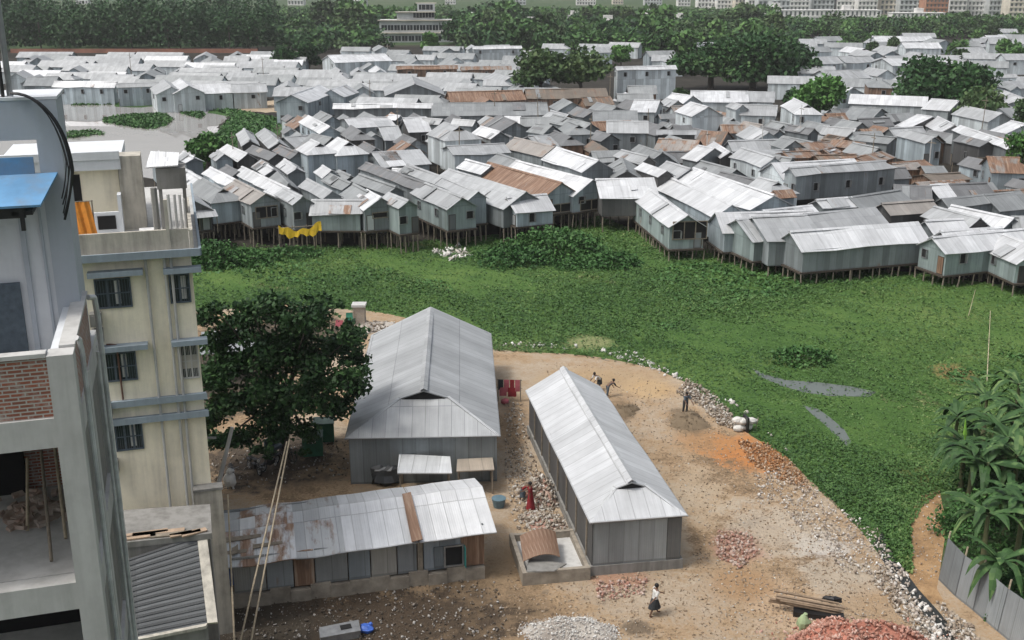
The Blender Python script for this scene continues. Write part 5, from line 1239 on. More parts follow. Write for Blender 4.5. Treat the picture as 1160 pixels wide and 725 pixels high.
# green bins under the tree
for i, (px, py, lb) in enumerate(((355, 516, 'front green metal bin with a white label under the dark tree'), (368, 500, 'rear green metal bin, darker and partly hidden behind the front one'))):
    e = empty('green_bin', G(px, py), R(8), lb, 'bin', 'green bins')
    b = MB(); b.box(-.62, -.5, .15, .62, .5, 1.45); b.build('body', M['green'], e)
    b = MB(); b.slab([(-.68, -.56, 1.46), (.68, -.56, 1.46), (.68, 0, 1.75), (-.68, 0, 1.75)], .04); b.slab([(-.68, 0, 1.75), (.68, 0, 1.75), (.68, .56, 1.46), (-.68, .56, 1.46)], .04); b.build('lid', plain('grey_green_metal', (.15, .22, .19), .6), e)
    for x in (-.55, .55):
        b = MB(); b.torus((x, -.2, .13), .1, .04, 'x'); b.build('wheel', M['rubber'], e)
    if i == 0: b = MB(); b.box(-.2, -.515, 1.05, .22, -.502, 1.25); b.build('label_plate', M['white'], e)
# parked motorcycles under the tree
def motorbike():
    e = empty('motorcycle', (0, 0, 0), 0)
    for y in (-.65, .65):
        w = MB(); w.torus((0, y, .31), .26, .055, 'x', 18, 7); w_ = w.build('wheel', M['rubber'], e)
        w = MB(); w.torus((0, y, .31), .2, .02, 'x', 14, 5); w.tube((-.06, y, .31), (.06, y, .31), .06, .06, 8)
        for k in range(6): w.tube((0, y, .31), (0, y+.2*math.cos(k*1.047), .31+.2*math.sin(k*1.047)), .012, .012, 4)
        w.build('rim', M['steel'], w_)
    b = MB(); b.path([(0, -.65, .31), (0, -.42, .95)], .035); b.path([(0, -.4, .85), (0, .1, .45), (0, .65, .33)], .03); b.path([(0, -.35, .8), (0, .4, .72), (0, .62, .7)], .03); b.box(-.13, -.18, .28, .13, .2, .58); b.build('frame', M['black'], e)
    b = MB(); b.blob((0, -.12, .84), .14, .28, .14, 0, .04, 12, 8, 1); b.build('fuel_tank', M['black'], e)
    b = MB(); b.blob((0, .38, .83), .14, .42, .08, 0, .04, 12, 8, 2); b.build('seat', M['rubber'], e)
    b = MB(); b.path([(-.36, -.3, 1.06), (-.1, -.42, 1.0), (.1, -.42, 1.0), (.36, -.3, 1.06)], .018); b.build('handlebar', M['steel'], e)
    b = MB(); b.blob((0, -.5, .9), .1, .08, .1, 0, .02, 10, 7, 3); b.build('headlight', M['white'], e)
    b = MB(); b.box(-.09, -.92, .55, .09, -.45, .6); b.box(-.09, .5, .6, .09, .95, .66); b.build('mudguard', M['black'], e)
    return e
mb0 = motorbike(); gm_ = 'motorcycles parked under the tree'
for i, (px, py, a, lb) in enumerate(((262, 545, 20, 'black motorcycle nearest the leaning grey pole'), (288, 535, 40, 'second black motorcycle from the leaning grey pole'), (306, 530, -25, 'black motorcycle just left of the bamboo pole tops'))):
    o = mb0 if i == 0 else dup(mb0, (0, 0, 0)); o.location = G(px, py); o.rotation_euler = (0, R(6), R(a)); tag(o, lb, 'motorcycle', gm_)
e = empty('white_bundle', G(264, 548), 0, 'cream-white bundle resting in front of the motorcycle by the grey pole', 'bundle'); b = MB(); b.blob((0, -.7, .62), .38, .3, .5, 0, .15, 10, 8, 7); b.blob((.05, -.75, 1.15), .2, .18, .2, 0, .1); b.tube((-.15, -.7, 0), (-.1, -.7, .3), .06, .06); b.tube((.2, -.7, 0), (.15, -.7, .3), .06, .06); b.build('bundle', M['sack'], e)
# cycle rickshaw with a curved hood frame
e = empty('rickshaw', G(318, 520), R(60), 'dark cycle rickshaw with a curved hood hoop parked under the tree', 'rickshaw')
for x in (-.5, .5):
    b = MB(); b.torus((x, .5, .35), .33, .035, 'x', 20, 6); 
    for k in range(8): b.tube((x, .5, .35), (x, .5+.32*math.cos(k*.785), .35+.32*math.sin(k*.785)), .01, .01, 4)
    b.build('wheel', M['rubber'], e)
b = MB(); b.torus((0, -1.0, .35), .33, .035, 'x', 20, 6); b.build('wheel', M['rubber'], e)
b = MB(); b.path([(0, -1.0, .35), (0, -.85, .95), (0, -.2, .5), (0, .3, .5)], .03); b.path([(-.25, -.8, 1.05), (.25, -.8, 1.05)], .02); b.build('frame', M['black'], e)
b = MB(); b.box(-.5, .25, .55, .5, .8, .78); b.box(-.5, .75, .78, .5, .86, 1.3); b.build('seat', M['clothb'], e)
b = MB()
for k in range(8):
    a0, a1 = k*.196, (k+1)*.196; rr_ = .85
    p = [(-.52, .85-rr_*math.sin(a0*1.1), 1.1+rr_*math.cos(a0*.95)*.8), (.52, .85-rr_*math.sin(a0*1.1), 1.1+rr_*math.cos(a0*.95)*.8), (.52, .85-rr_*math.sin(a1*1.1), 1.1+rr_*math.cos(a1*.95)*.8), (-.52, .85-rr_*math.sin(a1*1.1), 1.1+rr_*math.cos(a1*.95)*.8)]
    b.slab(p[::-1], .02)
b.build('hood', M['clothk'], e)
# laundry rack between the sheds
e = empty('laundry_rack', G(577, 455), R(-4), 'rack hung with red and pink laundry in the lane between the sheds', 'laundry')
b = MB()
for x in (-.8, .8): b.tube((x, 0, 0), (x, 0, 1.7), .04, .04, 6)
for z in (1.65, 1.05): b.tube((-.9, 0, z), (.9, 0, z), .03, .03, 6)
b.build('frame', M['wood'], e)
for i, (x, z, w_, h_, mt) in enumerate(((-.6, 1.65, .34, .75, 'clothk'), (-.2, 1.65, .36, .9, 'pink'), (.2, 1.65, .3, .7, 'red'), (.58, 1.65, .34, .85, 'pink'), (-.45, 1.05, .5, .6, 'pink'), (.2, 1.05, .6, .65, 'red'))):
    b = MB(); b.slab([(x-w_/2, -.05, z-h_), (x+w_/2, -.03, z-h_), (x+w_/2, -.045, z+.03), (x-w_/2, -.045, z+.03)], .012); b.build('cloth', M[mt], e)
e = empty('pink_bundle', G(572, 456), 0, 'small pink and white bundle on the ground below the laundry rack', 'bundle'); b = MB(); b.blob((0, -.3, .2), .3, .25, .22, 0, .2); b.build('bundle', M['pink'], e)
e = empty('blue_tub', G(565, 574), 0, 'blue-grey plastic tub at the corner of the patched house roof', 'tub'); b = MB(); b.tube((0, 0, 0), (0, 0, .55), .3, .42, 14); b.build('tub', plain('bluegrey_plastic', (.13, .22, .27), .5), e)
# brick pillar and clothes behind the tree
e = empty('brick_pillar', G(407, 372), 0, 'short square brick pillar behind the dark tree', 'pillar'); b = bwall(-.5, 0, .5, 0, 0, 1.9, .9) ; b.build('shaft', brickm('tan_brick', (.34, .26, .19), (.28, .21, .16), (.40, .38, .34)), e); b = MB(); b.box(-.6, -.1, 1.9, .6, 1.0, 2.1); b.build('cap', M['conc'], e)
e = empty('green_cloth', G(396, 373), 0, 'green and pink cloths on a line left of the brick pillar', 'cloth'); b = MB(); b.slab([(-.3, 0, .5), (.35, 0, .6), (.3, .05, 1.5), (-.25, .05, 1.45)], .02); b.build('cloth', plain('green_cloth', (.05, .30, .20), .85), e); b = MB(); b.slab([(-1.2, -.1, .3), (-.6, -.1, .25), (-.5, 0, .8), (-1.15, 0, .85)], .02); b.build('pink_cloth', M['pink'], e); b = MB(); b.tube((-1.3, 0, 0), (-1.3, 0, 1.55), .04); b.tube((.5, 0, 0), (.5, 0, 1.6), .04); b.tube((-1.3, .01, 1.47), (.5, .01, 1.5), .012); b.build('line', M['wood'], e)
# yellow cloth on the stilt platform
pc = G(345, 262, 2.1); e = empty('yellow_cloth', (pc.x-.4, pc.y-.9, 0), R(18), 'yellow cloth draped over the stilt platform rail', 'cloth')
b = MB(); k = 14
for q in range(k):
    x0, x1 = -2.2+4.6*q/k, -2.2+4.6*(q+1)/k
    def zt(x): return 2.45+.75*(abs(x)/2.2)**2+.18*math.sin(x*4.1)
    def zb_(x): return 1.75+.35*(abs(x)/2.2)**2+.20*math.sin(x*2.7+1)+.14*math.sin(x*7)
    b.slab([(x0, -.15+.08*math.sin(x0*7), zb_(x0)), (x1, -.15+.08*math.sin(x1*7), zb_(x1)), (x1, 0, zt(x1)), (x0, 0, zt(x0))], .03)
b.build('cloth', M['yellow'], e)
b = MB(); b.tube((-2.4, .05, 2.8), (2.5, .05, 2.8), .05); 
for x in (-2.2, -.7, .8, 2.3): b.tube((x, .05, 0), (x, .05, 3.0), .05, .05, 6)
b.build('rail', M['wood'], e)
# bamboo landing between the stilt houses, clutter decks
e = empty('bamboo_landing', G(1020, 306), R(12), 'stacked bamboo landing between the longest white stilt hut and the green-walled house', 'landing')
b = MB(); r = random.Random(6)
for k in range(26): z = 1.0+.06*(k % 9)+.2*(k//9); b.tube((-2.2+r.uniform(-.4, .4), -.6+.15*(k % 9), z), (2.1+r.uniform(-.5, .5), -.6+.15*(k % 9)+r.uniform(-.2, .2), z+r.uniform(-.1, .1)), .05, .045, 5)
b.build('deck', M['bamboo'], e)
for x in (-1.8, -.4, .9, 1.9):
    b = MB(); b.tube((x, -.5, 0), (x, -.5, 1.3), .07, .06, 6); b.build('stilt', M['wood'], e)
e = empty('clutter_deck', G(428, 276), R(14), 'low plank deck cluttered with tubs, below the hut with the broken front panel', 'deck')
b = MB(); b.box(-2.2, -.9, 1.15, 1.9, .7, 1.27); b.build('deck', M['woodk'], e)
for x in (-2, -.6, .7, 1.8):
    b = MB(); b.tube((x, -.8, 0), (x, -.8, 1.16), .07, .06, 6); b.build('stilt', M['wood'], e)
b = MB(); b.tube((-.3, -.1, 1.27), (-.3, -.1, 1.9), .4, .42, 12); b.tube((.6, 0, 1.27), (.6, 0, 2.2), .45, .45, 12); b.build('tub', M['steel'], e)
b = MB(); b.slab([(-2.0, -.6, 1.5), (-1.0, -.6, 1.4), (-.9, .3, 2.0), (-1.9, .3, 2.1)], .04); b.build('panel', M['roofn'], e, (.3, .2, .15, .8))

# ------------------------------------------------------------------ tin fence, right foreground
fe = empty('tin_fence', G(1063, 660), 0, 'leaning grey corrugated tin fence below the banana plants', 'fence')
fp = [(1063, 657), (1082, 676), (1102, 692), (1130, 716), (1165, 745), (1215, 785)]; o0 = G(1063, 660)
tops = [2.3, 2.2, 2.25, 2.2, 2.3, 2.3]
for i in range(5):
    a_, c_ = G(*fp[i])-o0, G(*fp[i+1])-o0; l = (c_-a_).length; tl = Vector((.25, .1, 0))
    b = MB(); b.slab([a_, c_-(c_-a_)*.02, c_-(c_-a_)*.02+tl+Vector((0, 0, tops[i+1])), a_+tl+Vector((0, 0, tops[i]))], .03, 0, [(0, 0), (l, 0), (l, 2.3), (0, 2.3)])
    b.build('sheet', M['walln'], fe, (.22+.05*(i % 2), .24+.05*(i % 2), .25+.05*(i % 2), .15))
for i in range(5):
    a_ = G(*fp[i])-o0; b = MB(); b.tube(a_+Vector((.1, .12, 0)), a_+Vector((.4, .24, 2.6)), .05, .045, 6); b.build('post', M['bamboo'], fe)

# ------------------------------------------------------------------ people
def person(name, loc, rz, label, joints, top, bottom, mats_, skirt=None, scale=1.0):
    """joints: dict of joint -> (x,y,z,radius); one skinned body, clothes as children; faces -y"""
    e = empty(name, loc, rz, label, 'person'); e.scale = (scale,)*3
    ed = [('hip', 'waist'), ('waist', 'chest'), ('chest', 'neck'), ('neck', 'head0'), ('head0', 'head1')]
    for s in 'LR': ed += [('chest', 'sh'+s), ('sh'+s, 'el'+s), ('el'+s, 'wr'+s), ('hip', 'hp'+s), ('hp'+s, 'kn'+s), ('kn'+s, 'an'+s), ('an'+s, 'toe'+s)]
    J = dict(joints)
    for s in 'LR':                                            # palm and five fingers
        w = Vector(J['wr'+s][:3]); d = (w-Vector(J['el'+s][:3])).normalized(); sd = d.orthogonal().normalized()
        J['pm'+s] = (*(w+d*.07), .026); ed.append(('wr'+s, 'pm'+s))
        for k, (o_, l_) in enumerate(((-.03, .065), (-.01, .075), (.012, .07), (.03, .055), (.05, .035))):
            J['f%d%s' % (k, s)] = (*(w+d*(.07+l_)+sd*o_+Vector((0, -.01, -.01))), .009); ed.append(('pm'+s, 'f%d%s' % (k, s)))
    names = list(J); me = bpy.data.meshes.new('body'); me.from_pydata([J[n][:3] for n in names], [(names.index(a), names.index(b_)) for a, b_ in ed], [])
    o = bpy.data.objects.new('body', me); col.objects.link(o); md = o.modifiers.new('s', 'SKIN'); md.use_smooth_shade = True
    for i, n in enumerate(names): me.skin_vertices[0].data[i].radius = (J[n][3],)*2; me.skin_vertices[0].data[i].use_root = (n == 'hip')
    ms = o.modifiers.new('u', 'SUBSURF'); ms.levels = 1; ms.render_levels = 1
    dg = bpy.context.evaluated_depsgraph_get(); m2 = bpy.data.meshes.new_from_object(o.evaluated_get(dg)); m2.materials.clear(); m2.materials.append(M['skin'])
    bpy.data.objects.remove(o); ob = bpy.data.objects.new('body', m2); col.objects.link(ob); ob.parent = e
    h0, h1 = Vector(J['head0'][:3]), Vector(J['head1'][:3]); hc = h0.lerp(h1, .6)
    b = MB(); b.blob(hc+Vector((0, .025, .035)), .098, .11, .11, 0, .04, 12, 8, 1); b.build('hair', M['hair'], ob if False else e)
    b = MB(); b.blob(hc+Vector((0, -.105, -.02)), .018, .02, .03, 0, .02, 6, 5, 1); b.build('nose', M['skin'], e)
    b = MB()
    for x in (-.035, .035): b.blob(hc+Vector((x, -.092, .012)), .012, .008, .008, 0, 0, 6, 4, 1)
    b.box(hc.x-.025, hc.y-.1, hc.z-.062, hc.x+.025, hc.y-.09, hc.z-.054); b.build('face_features', M['hair'], e)
    b = MB()                                                   # shirt: rings round the trunk, tubes round the upper arms
    ring = lambda c, rx, ry, n=14: [Vector((c[0]+rx*math.cos(2*math.pi*i/n), c[1]+ry*math.sin(2*math.pi*i/n), c[2])) for i in range(n)]
    def loft(rs):
        for A, B_ in zip(rs, rs[1:]):
            for i in range(len(A)): b.face([A[i], A[(i+1) % len(A)], B_[(i+1) % len(A)], B_[i]], 0, None, True)
    hp, wa, chs, nk = (Vector(J[k][:3]) for k in ('hip', 'waist', 'chest', 'neck'))
    loft([ring(hp-Vector((0, 0, .06)), .18, .135), ring(wa, .165, .12), ring(chs, .20, .135), ring(chs.lerp(nk, .55), .17, .11), ring(nk-Vector((0, 0, .01)), .07, .07)])
    for s in 'LR': b.tube(Vector(J['sh'+s][:3])*1.0, Vector(J['sh'+s][:3]).lerp(Vector(J['el'+s][:3]), .85), .075, .06, 10)
    b.build('shirt', mats_[0], e)
    b = MB()
    if skirt:
        loft([ring(hp+Vector((0, 0, .03)), .175, .13)]+[ring((hp.x*(1-t)+skirt[0]*t, hp.y*(1-t)+skirt[1]*t, hp.z*(1-t)+skirt[2]*t), .18+(skirt[3]-.18)*t, .15+(skirt[4]-.15)*t) for t in (.35, .7, 1.0)])
    else:
        for s in 'LR':
            a_, k_, n_ = (Vector(J[q+s][:3]) for q in ('hp', 'kn', 'an')); b.tube(a_+Vector((0, 0, .06)), k_, .105, .08, 10); b.tube(k_, n_+(k_-n_)*.12, .08, .062, 10)
    b.build('lungi' if skirt else 'trousers', mats_[1], e)
    return e
def stand(walk=0.0, bend=0.0, arms=(.1, -.1)):
    by = -bend*.55; bz = -bend*.30
    J = {'hip': (0, 0, .92, .12), 'waist': (0, by*.3, 1.08+bz*.2, .11), 'chest': (0, by*.75, 1.30+bz*.6, .125), 'neck': (0, by*1.05, 1.45+bz, .05), 'head0': (0, by*1.1-.02, 1.53+bz*1.05, .075), 'head1': (0, by*1.18-.02, 1.66+bz*1.1, .085)}
    for s, sg in (('L', 1), ('R', -1)):
        ay = arms[0] if s == 'L' else arms[1]; w = walk*sg
        J['sh'+s] = (.19*sg, by*.95, 1.40+bz*.9, .055); J['el'+s] = (.24*sg, by+ay*.6, 1.13+bz*.9, .042); J['wr'+s] = (.25*sg, by+ay*1.5-.05, .90+bz*.9+abs(ay)*.25, .03)
        J['hp'+s] = (.10*sg, 0, .88, .09); J['kn'+s] = (.11*sg, -w*.30-.02, .49, .06); J['an'+s] = (.11*sg, -w*.52+.04, .09, .042); J['toe'+s] = (.115*sg, -w*.52-.14, .03, .032)
    return J
person('person', G(741, 697), R(115), 'walking man in a white shirt and dark lungi, alone in front of the long shed', stand(.55, .12, (-.3, .3)), None, None, (M['shirtw'], M['clothk']), skirt=(0, 0, .42, .24, .33), scale=1.0)
person('person', G(776, 468), R(20), 'worker in dark slate clothes standing by the grey-white rubble at the marsh edge', stand(.1, .25, (-.25, -.3)), None, None, (M['clothb'], M['clothk']))
person('person', G(679, 442), R(-60), 'bending worker in a white shirt behind the far right corner of the long shed', stand(.2, .75, (-.2, -.15)), None, None, (M['shirtw'], M['clothk']), skirt=(0, 0, .5, .2, .2))
person('person', G(688, 450), R(120), 'bare-armed crouched worker in dark cloth, right of the white-shirted bending worker', stand(.25, .9, (-.1, -.25)), None, None, (M['clothk'], M['clothb']), scale=.92)
person('person', G(601, 577), R(-100), 'woman in a long dark red dress standing by the tan brick stack', stand(.0, .05, (.05, -.3)), None, None, (M['red'], M['red']), skirt=(0, 0, .06, .26, .26))
person('person', G(592, 567), R(70), 'person in a red top bending beside the woman in the long red dress', stand(.2, .8, (-.2, -.3)), None, None, (M['red'], M['clothb']), skirt=(0, 0, .3, .2, .2), scale=.85)
person('person', G(275, 118.2), 0, 'left one of two far figures in red on the pond bank', stand(), None, None, (M['red'], M['clothk']))
person('person', G(285, 118.6), 0, 'right one of two far figures on the pond bank, in orange-red', stand(), None, None, (plain('orange_red_cloth', (.55, .10, .04)), M['clothk']))
# ------------------------------------------------------------------ trees
def crown_np(rgx, blobs, n, size, shell=.55, flat=.15, asp=.65):
    """leaf clumps through a crown of ellipsoid limbs; returns V,F"""
    vol = np.array([b[3]*b[4]*b[5] for b in blobs])**.75; cnt = np.maximum(6, (vol/vol.sum()*n)).astype(int); P = []
    for (cx, cy, cz, rx, ry, rz), k in zip(blobs, cnt):
        u = rgx.normal(0, 1, (k, 3)); u /= np.linalg.norm(u, axis=1)[:, None]
        rr = rgx.uniform(shell, 1.05, k)[:, None]
        u2 = u*rr*(1+.16*np.sin(u[:, :1]*9+cx)*np.cos(u[:, 1:2]*8+cy))
        u2[:, 2] = np.where(u2[:, 2] < -.55, u2[:, 2]*.5, u2[:, 2])
        P.append(u2*np.array([rx, ry, rz])+np.array([cx, cy, cz]))
    P = np.concatenate(P); s = size*rgx.uniform(.6, 1.4, len(P))
    nn = len(P); nrm = rgx.normal(0, 1, (nn, 3)); nrm[:, 2] += flat*4; nrm /= np.linalg.norm(nrm, axis=1)[:, None]
    t = np.cross(nrm, rgx.normal(0, 1, (nn, 3))); t /= np.linalg.norm(t, axis=1)[:, None]; b = np.cross(nrm, t)
    a = t*s[:, None]*.5; b = b*s[:, None]*.5*asp
    V = np.stack([P-a, P-a*.15-b, P+a, P-a*.1+b], 1).reshape(-1, 3)
    return V, np.arange(nn*4).reshape(nn, 4)
def blobs_round(r, w, h, base, n, spread=.62, flat=1.0):
    out = [(0, 0, base+(h-base)*.52, w*.32, w*.32, (h-base)*.46)]
    for k in range(n):
        a = 6.283*k/n+r.uniform(-.4, .4); q = r.uniform(.35, 1)*spread*w*.5; z = base+(h-base)*(r.uniform(.25, .85) if q < w*.25 else r.uniform(.2, .62))
        s = w*r.uniform(.15, .24); out.append((q*math.cos(a), q*math.sin(a), z, s*1.15, s*1.15, s*.75*flat))
    return out
def trunk_mb(r, w, h, base, rad, limbs=6, split=.35):
    b = MB(); top = Vector((r.uniform(-.2, .2), r.uniform(-.2, .2), base+(h-base)*split))
    mid = Vector((r.uniform(-.15, .15)*rad*3, r.uniform(-.15, .15)*rad*3, base*.5)); b.tube((0, 0, -.2), mid, rad*1.25, rad, 9); b.tube(mid, top, rad, rad*.7, 8)
    for k in range(limbs):
        a = 6.283*k/limbs+r.uniform(-.3, .3); q = w*r.uniform(.2, .38); s = mid.lerp(top, r.uniform(.5, 1)); e_ = Vector((q*math.cos(a), q*math.sin(a), base+(h-base)*r.uniform(.35, .75))); m_ = s.lerp(e_, .5)+Vector((0, 0, .06*h))
        b.tube(s, m_, rad*.42, rad*.28, 6); b.tube(m_, e_, rad*.28, rad*.08, 5)
    return b
def tree(px, py, w, h, base, mat, n, size, label, seed, name='tree', nb=9, rad=None, flat=1.0, spread=.62, group='trees of the shanty town', shell=.5):
    r = random.Random(seed); e = empty(name, G(px, py), r.uniform(0, 6), label, 'tree', group)
    trunk_mb(r, w, h, base, rad or w*.035+.12, 6).build('trunk', M['bark'], e)
    V, Fq = crown_np(np.random.default_rng(seed), blobs_round(r, w, h, base, nb, spread, flat), n, size, shell); npmesh('crown', V, Fq, mat, e); return e
# the big dark tree in front of the broad shed
r = random.Random(77); e = empty('tree', G(322, 512), 0, 'big dark leafy tree left of the broad grey shed, shading the motorcycles', 'tree')
bl = []
for (px, py, z, s) in ((268, 372, 6.6, 2.0), (310, 352, 7.6, 2.0), (350, 362, 7.4, 2.0), (386, 392, 6.2, 1.9), (300, 398, 6.6, 2.3), (345, 405, 6.8, 2.4), (255, 415, 5.4, 1.9), (392, 430, 4.8, 1.8), (300, 440, 5.0, 2.2), (350, 450, 4.9, 2.3), (260, 455, 4.0, 1.7), (310, 470, 3.4, 1.8), (382, 462, 3.9, 1.5), (275, 495, 2.5, 1.4), (330, 380, 7.8, 1.7), (240, 390, 5.6, 1.3), (405, 408, 5.2, 1.1), (285, 350, 7.0, 1.2), (365, 345, 7.4, 1.1), (245, 350, 6.2, .9), (345, 488, 2.6, 1.3), (238, 430, 4.6, 1.6), (240, 470, 3.0, 1.5), (250, 500, 1.9, 1.2), (232, 360, 5.6, 1.1), (405, 440, 3.8, 1.2), (310, 490, 2.4, 1.3), (400, 380, 5.6, 1.2)):
    d_ = 66.5+r.uniform(-2.2, 1.5); rr_ = ray(px, py); t_ = d_/(rr_[1]*ct-rr_[2]*st_) ; p = Vector((rr_[0]*t_, rr_[1]*t_, CH+rr_[2]*t_))-e.location; bl.append((p.x, p.y, p.z, s*.80, s*.85, s*.56)); bl += [(p.x+r.gauss(0, s*.5), p.y+r.gauss(0, s*.4), p.z+r.gauss(0, s*.36), s*.34, s*.36, s*.24) for _ in range(3)]
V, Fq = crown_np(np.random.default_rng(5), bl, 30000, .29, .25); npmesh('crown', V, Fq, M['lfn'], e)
b = MB(); top = Vector((.1, .5, 3.2)); b.tube((0, 0, -.1), (0.05, .2, 1.6), .34, .26, 9); b.tube((0.05, .2, 1.6), top, .26, .2, 9)
for (x, y, z, *_s) in bl[::4]: m_ = top.lerp(Vector((x, y, z)), .5)+Vector((0, 0, .3)); b.tube(top, m_, .10, .07, 6); b.tube(m_, (x, y, z), .07, .02, 5)
b.build('trunk', M['bark'], e)
# mid-distance trees one can tell apart
tree(237, 192, 7.2, 5.6, .6, M['lfb'], 2600, .75, 'round bushy tree by the pond beside the white roofs', 101, nb=9)
tree(926, 141, 12.5, 9.5, .8, M['lfb'], 5200, .95, 'bright green bush-like tree right of the long white roof', 102, nb=12)
tree(1068, 131, 22, 12.5, 1.0, M['lfd'], 8500, 1.1, 'broad dark dome-shaped tree at the right', 103, nb=16, spread=.72)
tree(1106, 148, 11.5, 8.5, .8, M['lfo'], 3600, .9, 'olive ragged tree in front of the dome-shaped tree', 104, nb=9)
tree(612, 119, 14.5, 13, 3.0, M['lfo'], 3600, 1.1, 'left one of twin spreading trees behind the brown sheds', 105, nb=10, rad=.5)
tree(658, 118, 15.5, 13.5, 3.0, M['lfo'], 3800, 1.1, 'right one of twin spreading trees behind the brown sheds', 106, nb=10, rad=.5)
tree(805, 102, 21, 13, 1.2, M['lfd'], 6500, 1.2, 'left tree of the wide dark clump behind the long white roof', 107, nb=14, spread=.75, flat=.8)
tree(852, 103, 26, 15, 1.5, M['lfd'], 8000, 1.2, 'tallest middle tree of the wide dark clump behind the long white roof', 108, nb=16, spread=.78, flat=.8)
tree(895, 97, 17, 11, 1.2, M['lfd'], 4200, 1.2, 'right tree of the wide dark clump, above the bright green tree', 109, nb=12, flat=.8)
tree(320, 82, 9, 8, .8, M['lfd'], 2200, 1.2, 'left one of two dark round trees behind the left huts', 110)
tree(350, 80, 9.5, 8.5, .8, M['lfd'], 2200, 1.2, 'right one of two dark round trees behind the left huts', 111)
tree(487, 64, 9, 9, 1.0, M['lfb'], 1200, 1.4, 'bright small tree below the grey three-storey block', 112)
tree(770, 122, 5, 4.5, .5, M['lfo'], 700, .8, 'small tree by the left end of the long white roof', 113)
tree(895, 128, 5, 5.5, 1.0, M['lfd'], 900, .8, 'small dark tree in front of the bright green bush-like tree', 114)
tree(1152, 225, 6.5, 9.5, .4, M['lfb'], 2600, .6, 'green shrubby tree at the right edge beside the rust-striped hip roof', 115)
tree(1160, 160, 7, 8, .5, M['lfo'], 1800, .7, 'small olive tree at the right edge above the rust-striped hip roof', 116)
tree(703, 80, 8, 8, 1.0, M['lfb'], 1200, 1.1, 'bright small tree between the twin spreading trees and the dark clump', 117)
tree(1010, 66, 7, 8, .6, M['lfo'], 800, 1.2, 'small tree among the white roofs left above the dome-shaped tree', 118)
tree(1150, 78, 12, 8, .6, M['lfb'], 1500, 1.2, 'bright tree clump at the right edge above the dome-shaped tree', 119)
tree(1085, 76, 8, 6, .6, M['lfo'], 900, 1.2, 'small dark shrubby tree at the right shoulder of the dome-shaped tree', 120)
# a line of nearer trees in front of the far wood: prototypes, then copies
def proto(seed, w, h, base, mat, n, size, nb=8, flat=1.0, shell=.55):
    r = random.Random(seed); e = empty('tree', (0, 0, 0)); trunk_mb(r, w, h, base, .35, 4).build('trunk', M['bark'], e)
    V, Fq = crown_np(np.random.default_rng(seed), blobs_round(r, w, h, base, nb, .68, flat), n, size, shell); npmesh('crown', V, Fq, mat, e); return e
PT = [proto(201, 15, 9.5, 1, M['lf'], 520, 2.1), proto(202, 12, 11.5, 1, M['lfo'], 460, 2.0), proto(203, 17, 9, 1, M['lfd'], 560, 2.2, flat=.8), proto(204, 10, 8, .8, M['lf'], 380, 1.7)]
KIND = ['mid green tree', 'olive tall tree', 'dark wide tree', 'small mid green tree']
TREES = []
r = random.Random(61); used = set(); spots = []
for (x0, x1, y0, y1, n) in ((366, 430, 46, 56, 6), (500, 560, 40, 50, 8), (560, 700, 50, 64, 20), (690, 780, 44, 66, 16), (860, 1000, 38, 58, 22), (1000, 1150, 30, 46, 22), (880, 1010, 46, 66, 10), (1040, 1160, 48, 72, 9), (395, 440, 30, 46, 6), (780, 880, 36, 56, 14), (1090, 1160, 36, 56, 6), (330, 870, 28, 46, 26), (520, 870, 26, 40, 14)):
    for k in range(n): spots.append((r.uniform(x0, x1), r.uniform(y0, y1)))
for (x, y) in spots:
    k = r.choice((0, 0, 1, 2, 3)); p = G(x, y)
    if any((p.x-f[0])**2+(p.y-f[1])**2 < (f[2]+1.2)**2 for f in FOOT): continue
    s = r.uniform(.75, 1.2)*(.6 if x > 880 else 1)*(r.choice((1, 1.15, 1.4)) if y < 46 else 1)
    o = PT[k] if k not in used else dup(PT[k], (0, 0, 0)); used.add(k)
    o.location = p; o.rotation_euler = (0, 0, r.uniform(0, 6)); o.scale = (s, s, s*r.uniform(.85, 1.15)); tag(o, None, 'tree', 'trees before the far wood'); TREES.append((o, KIND[k], (x, y)))
for k in range(4):
    if k not in used:
        for ch in list(PT[k].children): bpy.data.objects.remove(ch)
        bpy.data.objects.remove(PT[k])
# far woods: crowns that read as one mass
def wood(name, spots, mat, label, seed, w=(13, 22), h=(12, 17), n=150, size=3.0, trunks=True, lobes=5):
    g = np.random.default_rng(seed); r = random.Random(seed); Vs = []; tb = MB()
    for (x, y) in spots:
        p = G(x, y); ww = r.uniform(*w); hh = r.uniform(*h); bl = blobs_round(r, ww, hh, hh*.03, lobes, .75)+([(r.uniform(-3, 3), r.uniform(-2, 2), hh*.2, ww*.36, ww*.36, hh*.2)] if trunks else [])
        V, _ = crown_np(g, bl, n, size, .55); Vs.append(V+np.array([p.x, p.y, 0]))
        if trunks and y > 57 and r.random() < .5: tb.tube((p.x, p.y, -.2), (p.x, p.y, hh*.5), .35, .25, 5)
    V = np.concatenate(Vs); Fq = np.arange(len(V)).reshape(-1, 4)
    o = npmesh(name, V, Fq, mat); tag(o, label, 'wood', kind='stuff')
    if trunks: q = tb.build('trunks', M['bark'], o); q['kind'] = 'stuff'
    return o
r = random.Random(71)
sp = [(x+r.uniform(-4, 4), 57.5+r.uniform(-1.5, 1)) for x in range(-30, 312, 9)]+[(r.uniform(-60, 320), r.uniform(44, 56)) for _ in range(70)]+[(r.uniform(-60, 330), r.uniform(30, 44)) for _ in range(70)]
wood('dark_wood', sp, M['lfd'], 'dense dark wood filling the top left behind the huts', 72, (10, 17), (15, 23), 420, 1.35, True, 8)
sp = []
